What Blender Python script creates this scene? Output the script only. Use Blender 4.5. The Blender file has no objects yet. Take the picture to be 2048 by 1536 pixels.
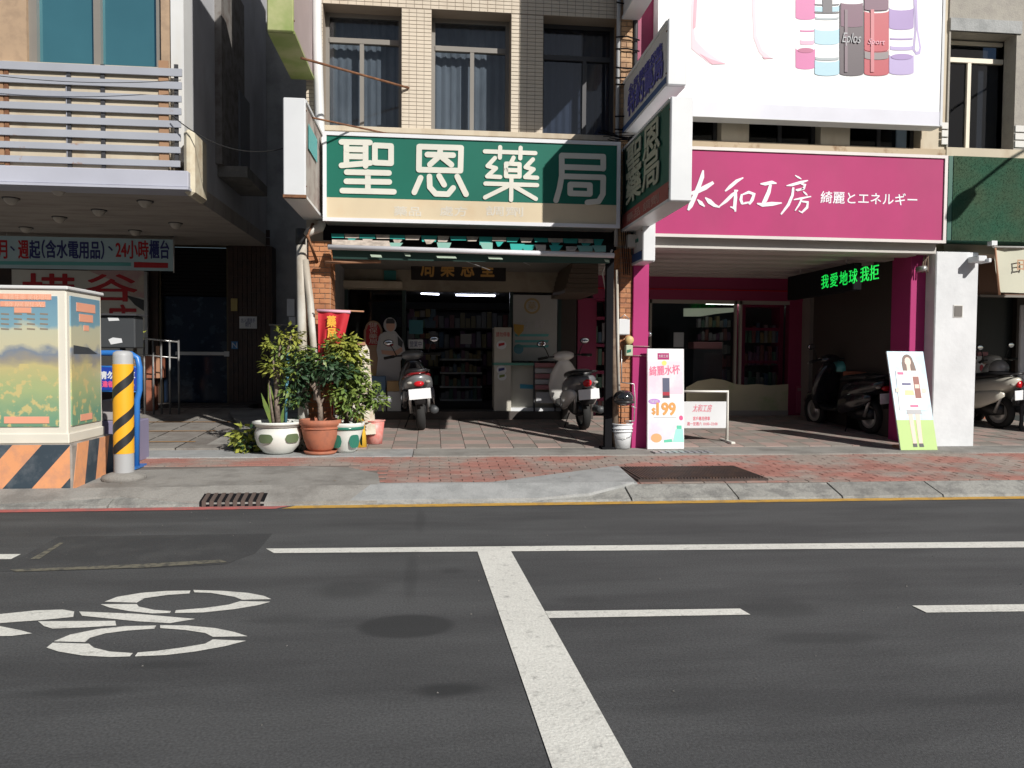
import bpy, math, random
from mathutils import Vector, Matrix
random.seed(7)
R_ = random.Random(11)
sc = bpy.context.scene
col = sc.collection
rad = math.radians

# ------------------------------------------------------------------ camera
F_PX, W_PX, H_PX = 1540.0, 2048.0, 1536.0
YAW, PITCH, ROLL = rad(6.0), math.atan(56/1540.0), 0.007
CAM = Vector((0, 0, 1.30))
fwd = Vector((math.sin(YAW)*math.cos(PITCH), math.cos(YAW)*math.cos(PITCH), -math.sin(PITCH)))
r0 = Vector((math.cos(YAW), -math.sin(YAW), 0)); u0 = r0.cross(fwd)
rgt = (r0*math.cos(ROLL) + u0*math.sin(ROLL)).normalized(); up = (u0*math.cos(ROLL) - r0*math.sin(ROLL)).normalized()
cd = bpy.data.cameras.new('camera'); cam = bpy.data.objects.new('camera', cd); col.objects.link(cam)
m3 = Matrix((rgt, up, -fwd)).transposed()
cam.matrix_world = Matrix.Translation(CAM) @ m3.to_4x4()
cd.sensor_width = 36; cd.lens = 36*F_PX/W_PX; cd.clip_end = 1000; cd.clip_start = 0.05
sc.camera = cam
# ------------------------------------------------------------------ sky and sun
TO_SUN = Vector((0.66, -1.0, 0.73)).normalized()
w = bpy.data.worlds.new('World'); sc.world = w; w.use_nodes = True
nt = w.node_tree; bg = nt.nodes['Background']
sky = nt.nodes.new('ShaderNodeTexSky'); sky.sky_type = 'NISHITA'; sky.sun_disc = False
sky.sun_elevation = math.asin(TO_SUN.z); sky.sun_rotation = math.atan2(TO_SUN.x, TO_SUN.y)
nt.links.new(sky.outputs[0], bg.inputs[0]); bg.inputs[1].default_value = 0.05
sl = bpy.data.lights.new('sun', 'SUN'); sl.energy = 4.9; sl.angle = rad(0.53); sl.color = (1, .955, .89)
so = bpy.data.objects.new('sun', sl); col.objects.link(so)
so.rotation_euler = TO_SUN.to_track_quat('Z', 'Y').to_euler(); so.location = (10, -10, 20)
sc.view_settings.view_transform = 'Standard'; sc.view_settings.look = 'None'
sc.view_settings.exposure = 0.0; sc.view_settings.gamma = 1; sc.view_settings.use_curve_mapping = False

# ------------------------------------------------------------------ pixel -> place
def ray(px, py): return fwd*F_PX + rgt*(px-W_PX/2) - up*(py-H_PX/2)
def P(px, py, Y):
    d = ray(px, py); return CAM + d*((Y-CAM.y)/d.y)
def G(px, py, z=0.0):
    d = ray(px, py); return CAM + d*((z-CAM.z)/d.z)
def RC(a, b, c, d, Y):
    mx, my = (a+c)/2, (b+d)/2
    return P(a, my, Y).x, P(c, my, Y).x, P(mx, d, Y).z, P(mx, b, Y).z

# ------------------------------------------------------------------ materials
MATS = {}
def mat(name, c, rough=.6, metal=0, c2=None, ns=5, thr=(.45, .62), st=(1, 1, 1), bump=0, bs=80, rnd=0, spec=.5, emit=0, fine=0, coat=0):
    if name in MATS: return MATS[name]
    m = bpy.data.materials.new(name); m.use_nodes = True; t = m.node_tree; N = t.nodes; L = t.links
    b = N['Principled BSDF']; b.inputs['Roughness'].default_value = rough; b.inputs['Metallic'].default_value = metal
    b.inputs['Specular IOR Level'].default_value = spec
    if coat: b.inputs['Coat Weight'].default_value = coat; b.inputs['Coat Roughness'].default_value = .08
    geo = N.new('ShaderNodeNewGeometry'); src = None
    rgb = N.new('ShaderNodeRGB'); rgb.outputs[0].default_value = (*c, 1); src = rgb.outputs[0]
    mp = N.new('ShaderNodeMapping'); mp.inputs['Scale'].default_value = st; L.new(geo.outputs['Position'], mp.inputs[0])
    # a little broad unevenness everywhere
    nz = N.new('ShaderNodeTexNoise'); nz.inputs['Scale'].default_value = ns; nz.inputs['Detail'].default_value = 5; nz.inputs['Roughness'].default_value = .62
    L.new(mp.outputs[0], nz.inputs[0])
    if c2:
        rp = N.new('ShaderNodeValToRGB'); rp.color_ramp.elements[0].position = thr[0]; rp.color_ramp.elements[1].position = thr[1]
        L.new(nz.outputs[0], rp.inputs[0])
        mx = N.new('ShaderNodeMix'); mx.data_type = 'RGBA'; L.new(rp.outputs[0], mx.inputs[0]); L.new(src, mx.inputs[6]); mx.inputs[7].default_value = (*c2, 1)
        src = mx.outputs[2]
    hv = N.new('ShaderNodeHueSaturation')
    mr = N.new('ShaderNodeMapRange'); mr.inputs['From Min'].default_value = .3; mr.inputs['From Max'].default_value = .7
    mr.inputs['To Min'].default_value = .93; mr.inputs['To Max'].default_value = 1.07
    n2 = N.new('ShaderNodeTexNoise'); n2.inputs['Scale'].default_value = 1.7; n2.inputs['Detail'].default_value = 6
    L.new(geo.outputs['Position'], n2.inputs[0]); L.new(n2.outputs[0], mr.inputs[0])
    val = mr.outputs[0]
    if rnd:
        oi = N.new('ShaderNodeObjectInfo'); m2 = N.new('ShaderNodeMapRange'); L.new(oi.outputs['Random'], m2.inputs[0])
        m2.inputs['To Min'].default_value = 1-rnd; m2.inputs['To Max'].default_value = 1+rnd
        mm = N.new('ShaderNodeMath'); mm.operation = 'MULTIPLY'; L.new(val, mm.inputs[0]); L.new(m2.outputs[0], mm.inputs[1]); val = mm.outputs[0]
    if fine:
        n3 = N.new('ShaderNodeTexNoise'); n3.inputs['Scale'].default_value = 90; n3.inputs['Detail'].default_value = 3
        L.new(geo.outputs['Position'], n3.inputs[0]); m2 = N.new('ShaderNodeMapRange'); L.new(n3.outputs[0], m2.inputs[0])
        m2.inputs['From Min'].default_value = .3; m2.inputs['From Max'].default_value = .7
        m2.inputs['To Min'].default_value = 1-fine; m2.inputs['To Max'].default_value = 1+fine
        mm = N.new('ShaderNodeMath'); mm.operation = 'MULTIPLY'; L.new(val, mm.inputs[0]); L.new(m2.outputs[0], mm.inputs[1]); val = mm.outputs[0]
    L.new(val, hv.inputs['Value']); L.new(src, hv.inputs['Color']); L.new(hv.outputs[0], b.inputs['Base Color'])
    if bump:
        n4 = N.new('ShaderNodeTexNoise'); n4.inputs['Scale'].default_value = bs; n4.inputs['Detail'].default_value = 4
        L.new(geo.outputs['Position'], n4.inputs[0]); bp = N.new('ShaderNodeBump'); bp.inputs['Strength'].default_value = bump; bp.inputs['Distance'].default_value = .01
        L.new(n4.outputs[0], bp.inputs['Height']); L.new(bp.outputs[0], b.inputs['Normal'])
    if emit:
        b.inputs['Emission Color'].default_value = (*c, 1); b.inputs['Emission Strength'].default_value = emit
    MATS[name] = m; return m

def glassmat(name, tint, ior=1.5, rough=.02):
    if name in MATS: return MATS[name]
    m = bpy.data.materials.new(name); m.use_nodes = True; t = m.node_tree; N = t.nodes; L = t.links
    N.remove(N['Principled BSDF']); o = N['Material Output']
    tr = N.new('ShaderNodeBsdfTransparent'); tr.inputs[0].default_value = (*tint, 1)
    gl = N.new('ShaderNodeBsdfGlossy'); gl.inputs['Roughness'].default_value = rough
    fr = N.new('ShaderNodeFresnel'); fr.inputs[0].default_value = ior
    gg = N.new('ShaderNodeNewGeometry'); iv = N.new('ShaderNodeMath'); iv.operation = 'SUBTRACT'; iv.inputs[0].default_value = 1; L.new(gg.outputs['Backfacing'], iv.inputs[1])
    mu = N.new('ShaderNodeMath'); mu.operation = 'MULTIPLY'; L.new(fr.outputs[0], mu.inputs[0]); L.new(iv.outputs[0], mu.inputs[1])
    mx = N.new('ShaderNodeMixShader'); L.new(mu.outputs[0], mx.inputs[0]); L.new(tr.outputs[0], mx.inputs[1]); L.new(gl.outputs[0], mx.inputs[2])
    L.new(mx.outputs[0], o.inputs[0]); MATS[name] = m; return m

M = dict(
 asphalt=None,
 paint=mat('road_paint', (.74, .74, .69), .7, c2=(.34, .34, .32), ns=16, thr=(.56, .80), bump=.3, fine=.12),
 yellow=mat('yellow_paint', (.62, .36, .06), .7, c2=(.42, .26, .08), ns=9, fine=.1),
 redp=mat('red_paint', (.50, .13, .12), .75, c2=(.32, .14, .13), ns=8),
 conc=mat('concrete', (.30, .29, .27), .9, c2=(.21, .20, .185), ns=2.4, bump=.6, bs=35, fine=.12),
 conc2=mat('concrete_light', (.36, .37, .37), .9, c2=(.29, .30, .30), ns=5, bump=.5, bs=60, fine=.1),
 conc3=mat('concrete_dark', (.17, .165, .155), .92, c2=(.25, .24, .22), ns=3, bump=.8, bs=30, fine=.14),
 kerb=mat('kerb_stone', (.30, .30, .28), .92, c2=(.20, .20, .19), ns=6, bump=1, bs=28, rnd=.12, fine=.15),
 mortar=mat('mortar', (.17, .145, .13), .95),
 brickred=mat('paver_red', (.35, .165, .135), .88, c2=(.30, .25, .22), ns=1.5, thr=(.44, .60), rnd=.14, bump=.4, fine=.1),
 tilep=mat('tile_pink', (.36, .265, .235), .8, c2=(.28, .24, .22), ns=3, rnd=.10, fine=.08),
 tileg=mat('tile_grey', (.25, .225, .20), .8, c2=(.29, .26, .235), ns=3, rnd=.10, fine=.08),
 slabg=mat('slab_grey', (.26, .245, .225), .85, c2=(.20, .18, .165), ns=3, rnd=.12, fine=.12),
 cream_tile=mat('cream_tile', (.62, .545, .44), .55, c2=(.52, .44, .34), ns=2.0, thr=(.5, .75), st=(1, 1, .4)),
 grout=mat('grout', (.30, .25, .20), .9),
 creamwall=mat('cream_render', (.55, .48, .37), .8, c2=(.42, .33, .23), ns=2.5, thr=(.52, .74), st=(1, 1, .35)),
 tan=mat('tan_tile', (.42, .30, .20), .7, c2=(.35, .25, .17), ns=7),
 white=mat('white_paint', (.66, .67, .67), .5, c2=(.62, .60, .56), ns=2.2, thr=(.55, .8), st=(1, 1, .3)),
 whitepil=mat('white_pillar', (.68, .70, .72), .85, c2=(.64, .66, .68), ns=5, bump=.4, bs=11),
 brightw=mat('sign_white', (.70, .72, .74), .35),
 lilac=mat('grey_blue_metal', (.37, .39, .44), .45, c2=(.33, .17, .09), ns=3.1, thr=(.64, .70), spec=.5),
 lilac2=mat('fascia_metal', (.45, .465, .54), .45),
 rust=mat('rust', (.16, .07, .035), .85, c2=(.25, .12, .06), ns=12),
 darkwall=mat('grey_side_wall', (.50, .51, .54), .85, c2=(.38, .38, .40), ns=1.3, thr=(.45, .7), st=(1, 1, .5)),
 alley=mat('alley_wall', (.40, .40, .40), .9, c2=(.3, .3, .3), ns=2),
 soffit=mat('soffit', (.40, .36, .32), .85, c2=(.32, .28, .25), ns=1.2, st=(1, 4, 1)),
 browntile=mat('dark_brown_tile', (.055, .03, .022), .5, c2=(.035, .022, .018), ns=5),
 orangebrick=mat('orange_brick_tile', (.43, .19, .085), .7, c2=(.32, .13, .06), ns=9, rnd=.1),
 green=mat('sign_green', (.010, .135, .095), .55, spec=.25),
 greend=mat('dark_green', (.012, .10, .07), .5),
 creamband=mat('sign_cream', (.62, .52, .36), .5, c2=(.60, .45, .28), ns=1.6, thr=(.5, .75)),
 offw=mat('letter_offwhite', (.66, .65, .58), .5),
 faint=mat('letter_faint', (.62, .58, .50), .5),
 pink=mat('sign_pink', (.43, .038, .155), .6, c2=(.40, .045, .15), ns=.8, st=(1, 1, .3), spec=.25),
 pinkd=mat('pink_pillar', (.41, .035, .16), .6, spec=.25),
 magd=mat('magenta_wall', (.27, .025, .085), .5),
 alu=mat('aluminium', (.50, .50, .49), .35, metal=.6),
 frame=mat('window_frame', (.22, .205, .185), .5),
 frameD=mat('dark_frame', (.05, .05, .055), .5),
 framec=mat('cream_frame', (.72, .66, .54), .5),
 curtain=mat('curtain', (.36, .36, .36), .95, c2=(.25, .25, .25), ns=3, st=(1, 1, .3)),
 curtaind=mat('curtain_dark', (.10, .11, .15), .95),
 black=mat('black', (.010, .010, .012), .9, spec=.12),
 rubber=mat('rubber', (.018, .018, .018), .8),
 bplast=mat('black_plastic', (.02, .02, .022), .35),
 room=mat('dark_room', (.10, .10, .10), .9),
 teal=mat('awning_teal', (.03, .36, .32), .7), awhite=mat('awning_white', (.55, .48, .42), .8, c2=(.35, .30, .26), ns=9),
 awgreen=mat('awning_green', (.02, .06, .05), .8),
 pipe=mat('pvc_pipe', (.58, .57, .53), .5, c2=(.40, .36, .30), ns=3, st=(1, 1, .4)),
 terra=mat('terracotta', (.42, .15, .085), .75, c2=(.34, .13, .08), ns=10),
 potw=mat('glazed_white', (.72, .74, .70), .15), potg=mat('pot_green', (.03, .17, .12), .2), potgold=mat('pot_gold_green', (.11, .15, .08), .25),
 soil=mat('soil', (.05, .035, .025), .95), bark=mat('bark', (.24, .19, .155), .9, c2=(.13, .10, .08), ns=18, bump=.8, bs=40),
 red=mat('red_cloth', (.52, .018, .03), .7), ytext=mat('yellow_print', (.80, .42, .05), .6),
 rdpink=mat('bucket_pink', (.74, .25, .22), .45, c2=(.76, .45, .40), ns=5), yel=mat('yellow_plastic', (.80, .48, .05), .4),
 polgrey=mat('galvanised', (.40, .41, .42), .5), yel2=mat('warn_yellow', (.85, .42, .02), .45), blk2=mat('warn_black', (.02, .022, .025), .5),
 orangep=mat('orange_stripe', (.75, .34, .16), .7, c2=(.62, .30, .17), ns=8), navyp=mat('navy_stripe', (.035, .055, .075), .7, c2=(.11, .13, .15), ns=6, thr=(.5, .75)),
 concbox=mat('concrete_base', (.32, .29, .26), .9, c2=(.22, .20, .18), ns=6),
 boxframe=mat('box_frame', (.72, .69, .60), .4), salmon=mat('salmon_print', (.78, .36, .24), .55),
 blue=mat('blue_tube', (.03, .17, .52), .35), bluep=mat('blue_panel', (.015, .05, .36), .4), pinkt=mat('pink_print', (.75, .10, .25), .5),
 dkbox=mat('dark_box', (.05, .055, .06), .5), paper=mat('paper', (.66, .68, .70), .7), tealprint=mat('teal_print', (.12, .42, .42), .6),
 navy=mat('navy_print', (.03, .04, .18), .6), redpr=mat('red_print', (.45, .02, .03), .6), lbl=mat('banner_blue', (.42, .58, .64), .7),
 boardw=mat('board_white', (.62, .61, .56), .6), brownwood=mat('brown_wood', (.33, .12, .07), .55), tanwood=mat('tan_wood', (.42, .22, .13), .6),
 gold=mat('gold_letter', (.60, .33, .09), .4, metal=.3), counter=mat('counter_cream', (.50, .48, .42), .5), counterg=mat('counter_green', (.10, .30, .24), .5),
 card=mat('cardboard', (.42, .28, .14), .8), skin=mat('skin_print', (.60, .36, .27), .7), greyprint=mat('grey_print', (.48, .49, .51), .7),
 hedge=mat('artificial_turf', (.018, .08, .045), .95, c2=(.04, .075, .04), ns=1.4, thr=(.42, .66)),
 canvas=mat('canvas_awning', (.58, .58, .47), .85), poleb=mat('brown_pole', (.13, .085, .06), .8, c2=(.20, .15, .11), ns=9),
 greywall=mat('grey_wall', (.36, .34, .30), .85, c2=(.32, .30, .27), ns=8, bump=.5, bs=50, fine=.08),
 slatgrey=mat('ceiling_panel', (.50, .46, .43), .5), panelw=mat('pale_panel', (.64, .63, .60), .5), wave=mat('wave_panel', (.56, .53, .36), .6, c2=(.35, .45, .20), ns=2.2, thr=(.52, .7)),
 led=mat('led_green', (.01, .60, .07), .5, emit=1.2), tube=mat('fluorescent_tube', (.82, .85, 1), .5, emit=9.0), neon=mat('neon_blue', (.35, .45, 1), .5, emit=1.0),
 tubew=mat('fluorescent_warm', (.90, .92, .80), .5, emit=10),
 grate=mat('iron_grate', (.075, .055, .05), .6, metal=.3, c2=(.13, .08, .06), ns=9), steel=mat('steel_grate', (.33, .35, .38), .4, metal=.6),
 scred=mat('scooter_red', (.22, .012, .015), .2, coat=1), scsilver=mat('scooter_silver', (.24, .25, .26), .35, metal=.4, coat=.6), scwhite=mat('scooter_white', (.72, .71, .68), .25, coat=1),
 scshade=mat('scooter_shade_grey', (.15, .155, .17), .3, coat=1), sccream=mat('scooter_cream', (.62, .60, .52), .25, coat=1), scdark=mat('scooter_dark', (.014, .014, .018), .25, coat=1),
 rlens=mat('red_lens', (.55, .012, .02), .15), olens=mat('clear_lens', (.40, .38, .34), .1), chrome=mat('mirror_chrome', (.75, .77, .80), .06, metal=1), plate=mat('plate_white', (.80, .82, .84), .4),
 helmt=mat('helmet_teal', (.10, .42, .38), .25, coat=.6), helmg=mat('helmet_grey', (.34, .34, .34), .3, coat=.6),
 manhole=mat('dark_asphalt', (.052, .054, .056), .9, bump=.5, bs=120, fine=.2), seam=mat('tar_seam', (.055, .057, .059), .88, c2=(.075, .077, .08), ns=3),
 patch=mat('asphalt_patch', (.046, .048, .051), .92, c2=(.062, .064, .066), ns=3, bump=.6, bs=100, fine=.2),
 gl_teal=None)
M['asphalt'] = mat('asphalt', (.082, .085, .088), .88, c2=(.056, .058, .061), ns=1.6, thr=(.40, .62), st=(.28, 1.3, 1), bump=.38, bs=190, fine=.30)
def leafmat(name, c, c2):
    m = mat(name, c, .5, c2=c2, ns=7, thr=(.35, .65), rnd=0)
    b = m.node_tree.nodes['Principled BSDF']; b.inputs['Subsurface Weight'].default_value = 0
    return m
M['leafy'] = leafmat('leaf_yellow_green', (.33, .34, .06), (.19, .24, .04)); M['leafg'] = leafmat('leaf_green', (.10, .18, .045), (.20, .25, .05)); M['leafd'] = leafmat('leaf_dark', (.025, .06, .03), (.05, .10, .04))
GL = dict(win=glassmat('window_glass', (.70, .74, .78), 1.7, .04), shop=glassmat('shop_glass', (.88, .90, .90)), dark=glassmat('dark_glass', (.45, .48, .52)))
def tealglass():
    m = mat('teal_glass', (.045, .14, .165), .06, spec=.9); b = m.node_tree.nodes['Principled BSDF']
    b.inputs['IOR'].default_value = 2.1; b.inputs['Specular Tint'].default_value = (.45, .85, 1, 1); return m
M['gl_teal'] = tealglass()

# ------------------------------------------------------------------ mesh helpers
ORG = {}
def things(): pass
def tag(o, label=None, cat=None, group=None, kind=None):
    if label: o['label'] = label
    if cat: o['category'] = cat
    if group: o['group'] = group
    if kind: o['kind'] = kind
    return o
def thing(name, label, cat, loc=(0, 0, 0), group=None, kind=None):
    o = bpy.data.objects.new(name, None); col.objects.link(o); o.location = loc; o.empty_display_size = .1
    ORG[o.name] = Vector(loc); return tag(o, label, cat, group, kind)

class MB:
    def __init__(s): s.v = []; s.f = []; s.sm = []
    def add(s, vs, fs, smooth=False):
        n = len(s.v); s.v += [tuple(p) for p in vs]; s.f += [tuple(i+n for i in f) for f in fs]; s.sm += [smooth]*len(fs); return s
    def box(s, x0, x1, y0, y1, z0, z1, ch=0):
        if x1 < x0: x0, x1 = x1, x0
        if z1 < z0: z0, z1 = z1, z0
        if y1 < y0: y0, y1 = y1, y0
        if ch <= 0:
            vs = [(x, y, z) for x in (x0, x1) for y in (y0, y1) for z in (z0, z1)]
            return s.add(vs, [(0, 1, 3, 2), (4, 6, 7, 5), (0, 4, 5, 1), (2, 3, 7, 6), (0, 2, 6, 4), (1, 5, 7, 3)])
        ch = min(ch, (x1-x0)/3, (y1-y0)/3, (z1-z0)/3)   # chamfered: hull of 24 points
        c = []; idx = {}
        for sx in (0, 1):
            for sy in (0, 1):
                for sz in (0, 1):
                    X = (x0, x1)[sx]; Y = (y0, y1)[sy]; Z = (z0, z1)[sz]; dx = ch*(1-2*sx); dy = ch*(1-2*sy); dz = ch*(1-2*sz)
                    for k, p in enumerate(((X, Y+dy, Z+dz), (X+dx, Y, Z+dz), (X+dx, Y+dy, Z))): idx[(sx, sy, sz, k)] = len(c); c.append(p)
        fs = []
        q = [(0, 0), (0, 1), (1, 1), (1, 0)]
        for a in (0, 1):
            fs.append([idx[(a, p, r, 0)] for p, r in q][::1 if a else -1])
            fs.append([idx[(p, a, r, 1)] for p, r in q][::-1 if a else 1])
            fs.append([idx[(p, r, a, 2)] for p, r in q][::1 if a else -1])
        for a in (0, 1):
            for b in (0, 1):
                fs.append((idx[(a, b, 0, 0)], idx[(a, b, 1, 0)], idx[(a, b, 1, 1)], idx[(a, b, 0, 1)]))
                fs.append((idx[(a, 0, b, 0)], idx[(a, 1, b, 0)], idx[(a, 1, b, 2)], idx[(a, 0, b, 2)]))
                fs.append((idx[(0, a, b, 1)], idx[(1, a, b, 1)], idx[(1, a, b, 2)], idx[(0, a, b, 2)]))
        for k in [(a, b, e) for a in (0, 1) for b in (0, 1) for e in (0, 1)]: fs.append([idx[(*k, j)] for j in (0, 1, 2)])
        return s.add(c, fs)
    def prism(s, pts, d):      # pts: 3D polygon, d: extrusion vector
        n = len(pts); d = Vector(d); a = [Vector(p) for p in pts]; b = [p+d for p in a]
        return s.add(a+b, [tuple(range(n))[::-1], tuple(range(n, 2*n))] + [(i, (i+1) % n, n+(i+1) % n, n+i) for i in range(n)])
    def poly(s, pts): return s.add(pts, [tuple(range(len(pts)))])
    def tube(s, pts, r, n=8, rs=None):
        pts = [Vector(p) for p in pts]; rings = []
        for i, p in enumerate(pts):
            t = (pts[min(i+1, len(pts)-1)] - pts[max(i-1, 0)]).normalized()
            a = Vector((0, 0, 1)) if abs(t.z) < .9 else Vector((1, 0, 0)); u = t.cross(a).normalized(); v = t.cross(u)
            rr = rs[i] if rs else r
            rings.append([p + (u*math.cos(2*math.pi*k/n) + v*math.sin(2*math.pi*k/n))*rr for k in range(n)])
        vs = [q for g in rings for q in g]; fs = []
        for i in range(len(pts)-1):
            for k in range(n): fs.append((i*n+k, i*n+(k+1) % n, (i+1)*n+(k+1) % n, (i+1)*n+k))
        s.add(vs, fs, True); m = (len(pts)-1)*n
        b = len(s.v)-len(vs)
        s.f += [tuple(b+k for k in range(n))[::-1], tuple(b+m+k for k in range(n))]; s.sm += [False, False]; return s
    def lathe(s, prof, c=(0, 0, 0), n=24, axis='Z', sx=1, sy=1):
        vs = []
        for r, h in prof:
            for k in range(n):
                a = 2*math.pi*k/n; p = (r*math.cos(a)*sx, r*math.sin(a)*sy, h)
                if axis == 'Y': p = (p[0], h, p[1])
                if axis == 'X': p = (h, p[0], p[1])
                vs.append((p[0]+c[0], p[1]+c[1], p[2]+c[2]))
        fs = [(i*n+k, i*n+(k+1) % n, (i+1)*n+(k+1) % n, (i+1)*n+k) for i in range(len(prof)-1) for k in range(n)]
        return s.add(vs, fs, True)
    def ell(s, c, r, n=14, m=9):
        prof = [(math.sin(math.pi*i/(m-1))+1e-4, -math.cos(math.pi*i/(m-1))) for i in range(m)]
        vs = []
        for q, h in prof:
            for k in range(n):
                a = 2*math.pi*k/n; vs.append((c[0]+r[0]*q*math.cos(a), c[1]+r[1]*q*math.sin(a), c[2]+r[2]*h))
        return s.add(vs, [(i*n+k, i*n+(k+1) % n, (i+1)*n+(k+1) % n, (i+1)*n+k) for i in range(m-1) for k in range(n)], True)
    def loft(s, secs, n=16, axis='Y', e=2.6):  # secs: (centre, half a, half b)
        vs = []
        for c, a, b in secs:
            for k in range(n):
                t = 2*math.pi*k/n; ca, sa = math.cos(t), math.sin(t)
                p = abs(ca)**(2/e)*math.copysign(1, ca)*a; q = abs(sa)**(2/e)*math.copysign(1, sa)*b
                o = {'Y': (p, 0, q), 'Z': (p, q, 0), 'X': (0, p, q)}[axis]
                vs.append((c[0]+o[0], c[1]+o[1], c[2]+o[2]))
        L = len(secs)
        s.add(vs, [(i*n+k, i*n+(k+1) % n, (i+1)*n+(k+1) % n, (i+1)*n+k) for i in range(L-1) for k in range(n)], True)
        b0 = len(s.v)-len(vs); s.f += [tuple(b0+k for k in range(n))[::-1], tuple(b0+(L-1)*n+k for k in range(n))]; s.sm += [True, True]; return s
    def fpx(s, pts, Y, th=.003, off=0):   # polygon given in photo pixels on the vertical plane Y, raised towards the street
        return s.prism([P(a, b, Y) + Vector((0, -off, 0)) for a, b in pts], (0, -th, 0))
    def gpx(s, pts, z): return s.poly([G(a, b, z) for a, b in pts])
    def build(s, name, m, parent=None, label=None, cat=None, group=None, kind=None):
        V = [Vector(p) for p in s.v]
        lo = Vector([min(p[i] for p in V) for i in range(3)]); hi = Vector([max(p[i] for p in V) for i in range(3)])
        c = (lo+hi)/2
        if parent is None: c.z = lo.z
        me = bpy.data.meshes.new(name); me.from_pydata([p-c for p in V], [], s.f)
        me.polygons.foreach_set('use_smooth', s.sm); me.materials.append(m); me.update()
        o = bpy.data.objects.new(name, me); col.objects.link(o)
        if parent is not None: o.parent = parent; o.location = c-ORG[parent.name]
        else: o.location = c
        ORG[o.name] = c.copy(); return tag(o, label, cat, group, kind)

def pbox(a, b, c, d, Y0, Y1, name, m, parent=None, ch=0, **k):
    x0, x1, z0, z1 = RC(a, b, c, d, Y0); return MB().box(x0, x1, Y0, Y1, z0, z1, ch).build(name, m, parent, **k)
def structure(name, mb, m): return mb.build(name, m, None, kind='structure')

FX = dict(u=Vector((1, 0, 0)), v=Vector((0, 0, 1)))
def text(s, o, W, H, m, parent, name='lettering', u=(1, 0, 0), v=(0, 0, 1), bold=0.0, ext=.004, shear=0, rot=0, label=None):
    c = bpy.data.curves.new('t', 'FONT'); c.body = s; c.resolution_u = 3; c.shear = shear; c.align_x = 'CENTER'
    if '\n' in s: c.space_line = .85
    t = bpy.data.objects.new('t', c); col.objects.link(t)
    dg = bpy.context.evaluated_depsgraph_get(); dg.update(); me = bpy.data.meshes.new_from_object(t.evaluated_get(dg))
    bpy.data.objects.remove(t); bpy.data.curves.remove(c)
    xs = [q.co.x for q in me.vertices]; ys = [q.co.y for q in me.vertices]
    if not xs: return None
    cx, cy = (min(xs)+max(xs))/2, (min(ys)+max(ys))/2; kx = W/max(1e-6, max(xs)-min(xs)); ky = H/max(1e-6, max(ys)-min(ys))
    u, v = Vector(u), Vector(v); n = u.cross(v).normalized(); o = Vector(o)
    cr, sr = math.cos(rot), math.sin(rot)
    org = ORG[parent.name] if parent is not None else Vector()
    vs = []
    for q in me.vertices:
        a, b = (q.co.x-cx)*kx, (q.co.y-cy)*ky; a, b = a*cr-b*sr, a*sr+b*cr
        vs.append(o + u*a + v*b + n*ext)
    fs = [tuple(p.vertices) for p in me.polygons]
    # side walls from boundary edges
    cnt = {}
    for f in fs:
        for i in range(len(f)):
            e = (f[i], f[(i+1) % len(f)]); cnt[e] = 1
    strips = []
    if bold > 0:
        bw = bold*H*(1.0 if '\n' not in s else .5)*1.0; k_ = 0
        for (a_, b_) in cnt:
            if (b_, a_) in cnt: continue
            pa_, pb2_ = vs[a_], vs[b_]; e_ = pb2_-pa_
            if e_.length < 1e-6: continue
            e_ = e_.normalized(); o_ = e_.cross(n)*bw; dz_ = n*(.00012*(k_ % 7)-.0010); k_ += 1
            strips.append([pa_-e_*bw*.5+dz_, pb2_+e_*bw*.5+dz_, pb2_+e_*bw*.25+o_+dz_, pa_-e_*bw*.25+o_+dz_])
    N = len(vs); vs2 = vs + [p - n*ext for p in vs]; sides = [(a, b, b+N, a+N)[::-1] for (a, b) in cnt if (b, a) not in cnt]
    mb = MB(); mb.add(vs2, fs+sides); bpy.data.meshes.remove(me)
    for q_ in strips: mb.add(q_, [(0, 1, 2, 3)])
    ob = mb.build(name, m, parent, label=label); return ob
def tpx(s, a, b, c, d, Y, m, parent, **k):   # text filling a photo rectangle on plane Y
    x0, x1, z0, z1 = RC(a, b, c, d, Y); return text(s, ((x0+x1)/2, Y, (z0+z1)/2), x1-x0, z1-z0, m, parent, **k)

def rr(a, b, c, d, r, n=4):
    pts = []
    for cx, cy, t0 in ((c-r, b+r, -90), (c-r, d-r, 0), (a+r, d-r, 90), (a+r, b+r, 180)):
        for i in range(n+1):
            t = rad(t0+90*i/n); pts.append((cx+r*math.cos(t), cy+r*math.sin(t)))
    return pts
def elp(cx, cy, rx, ry, n=24, t0=0): return [(cx+rx*math.cos(2*math.pi*i/n+t0), cy+ry*math.sin(2*math.pi*i/n+t0)) for i in range(n)]

YF = 9.5      # pharmacy tile facade
YB = 12.5     # shop fronts at the back of the arcade
def fz(Y):    # arcade floor height
    return .18 + .05*(Y-9.5)
def swz(Y):   # pavement height
    return .10 + (Y-7.05)*.07/2.35
SW0, SW1, SW2 = 6.74, 7.05, 9.40
CZ = 2.66     # arcade ceiling

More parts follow.
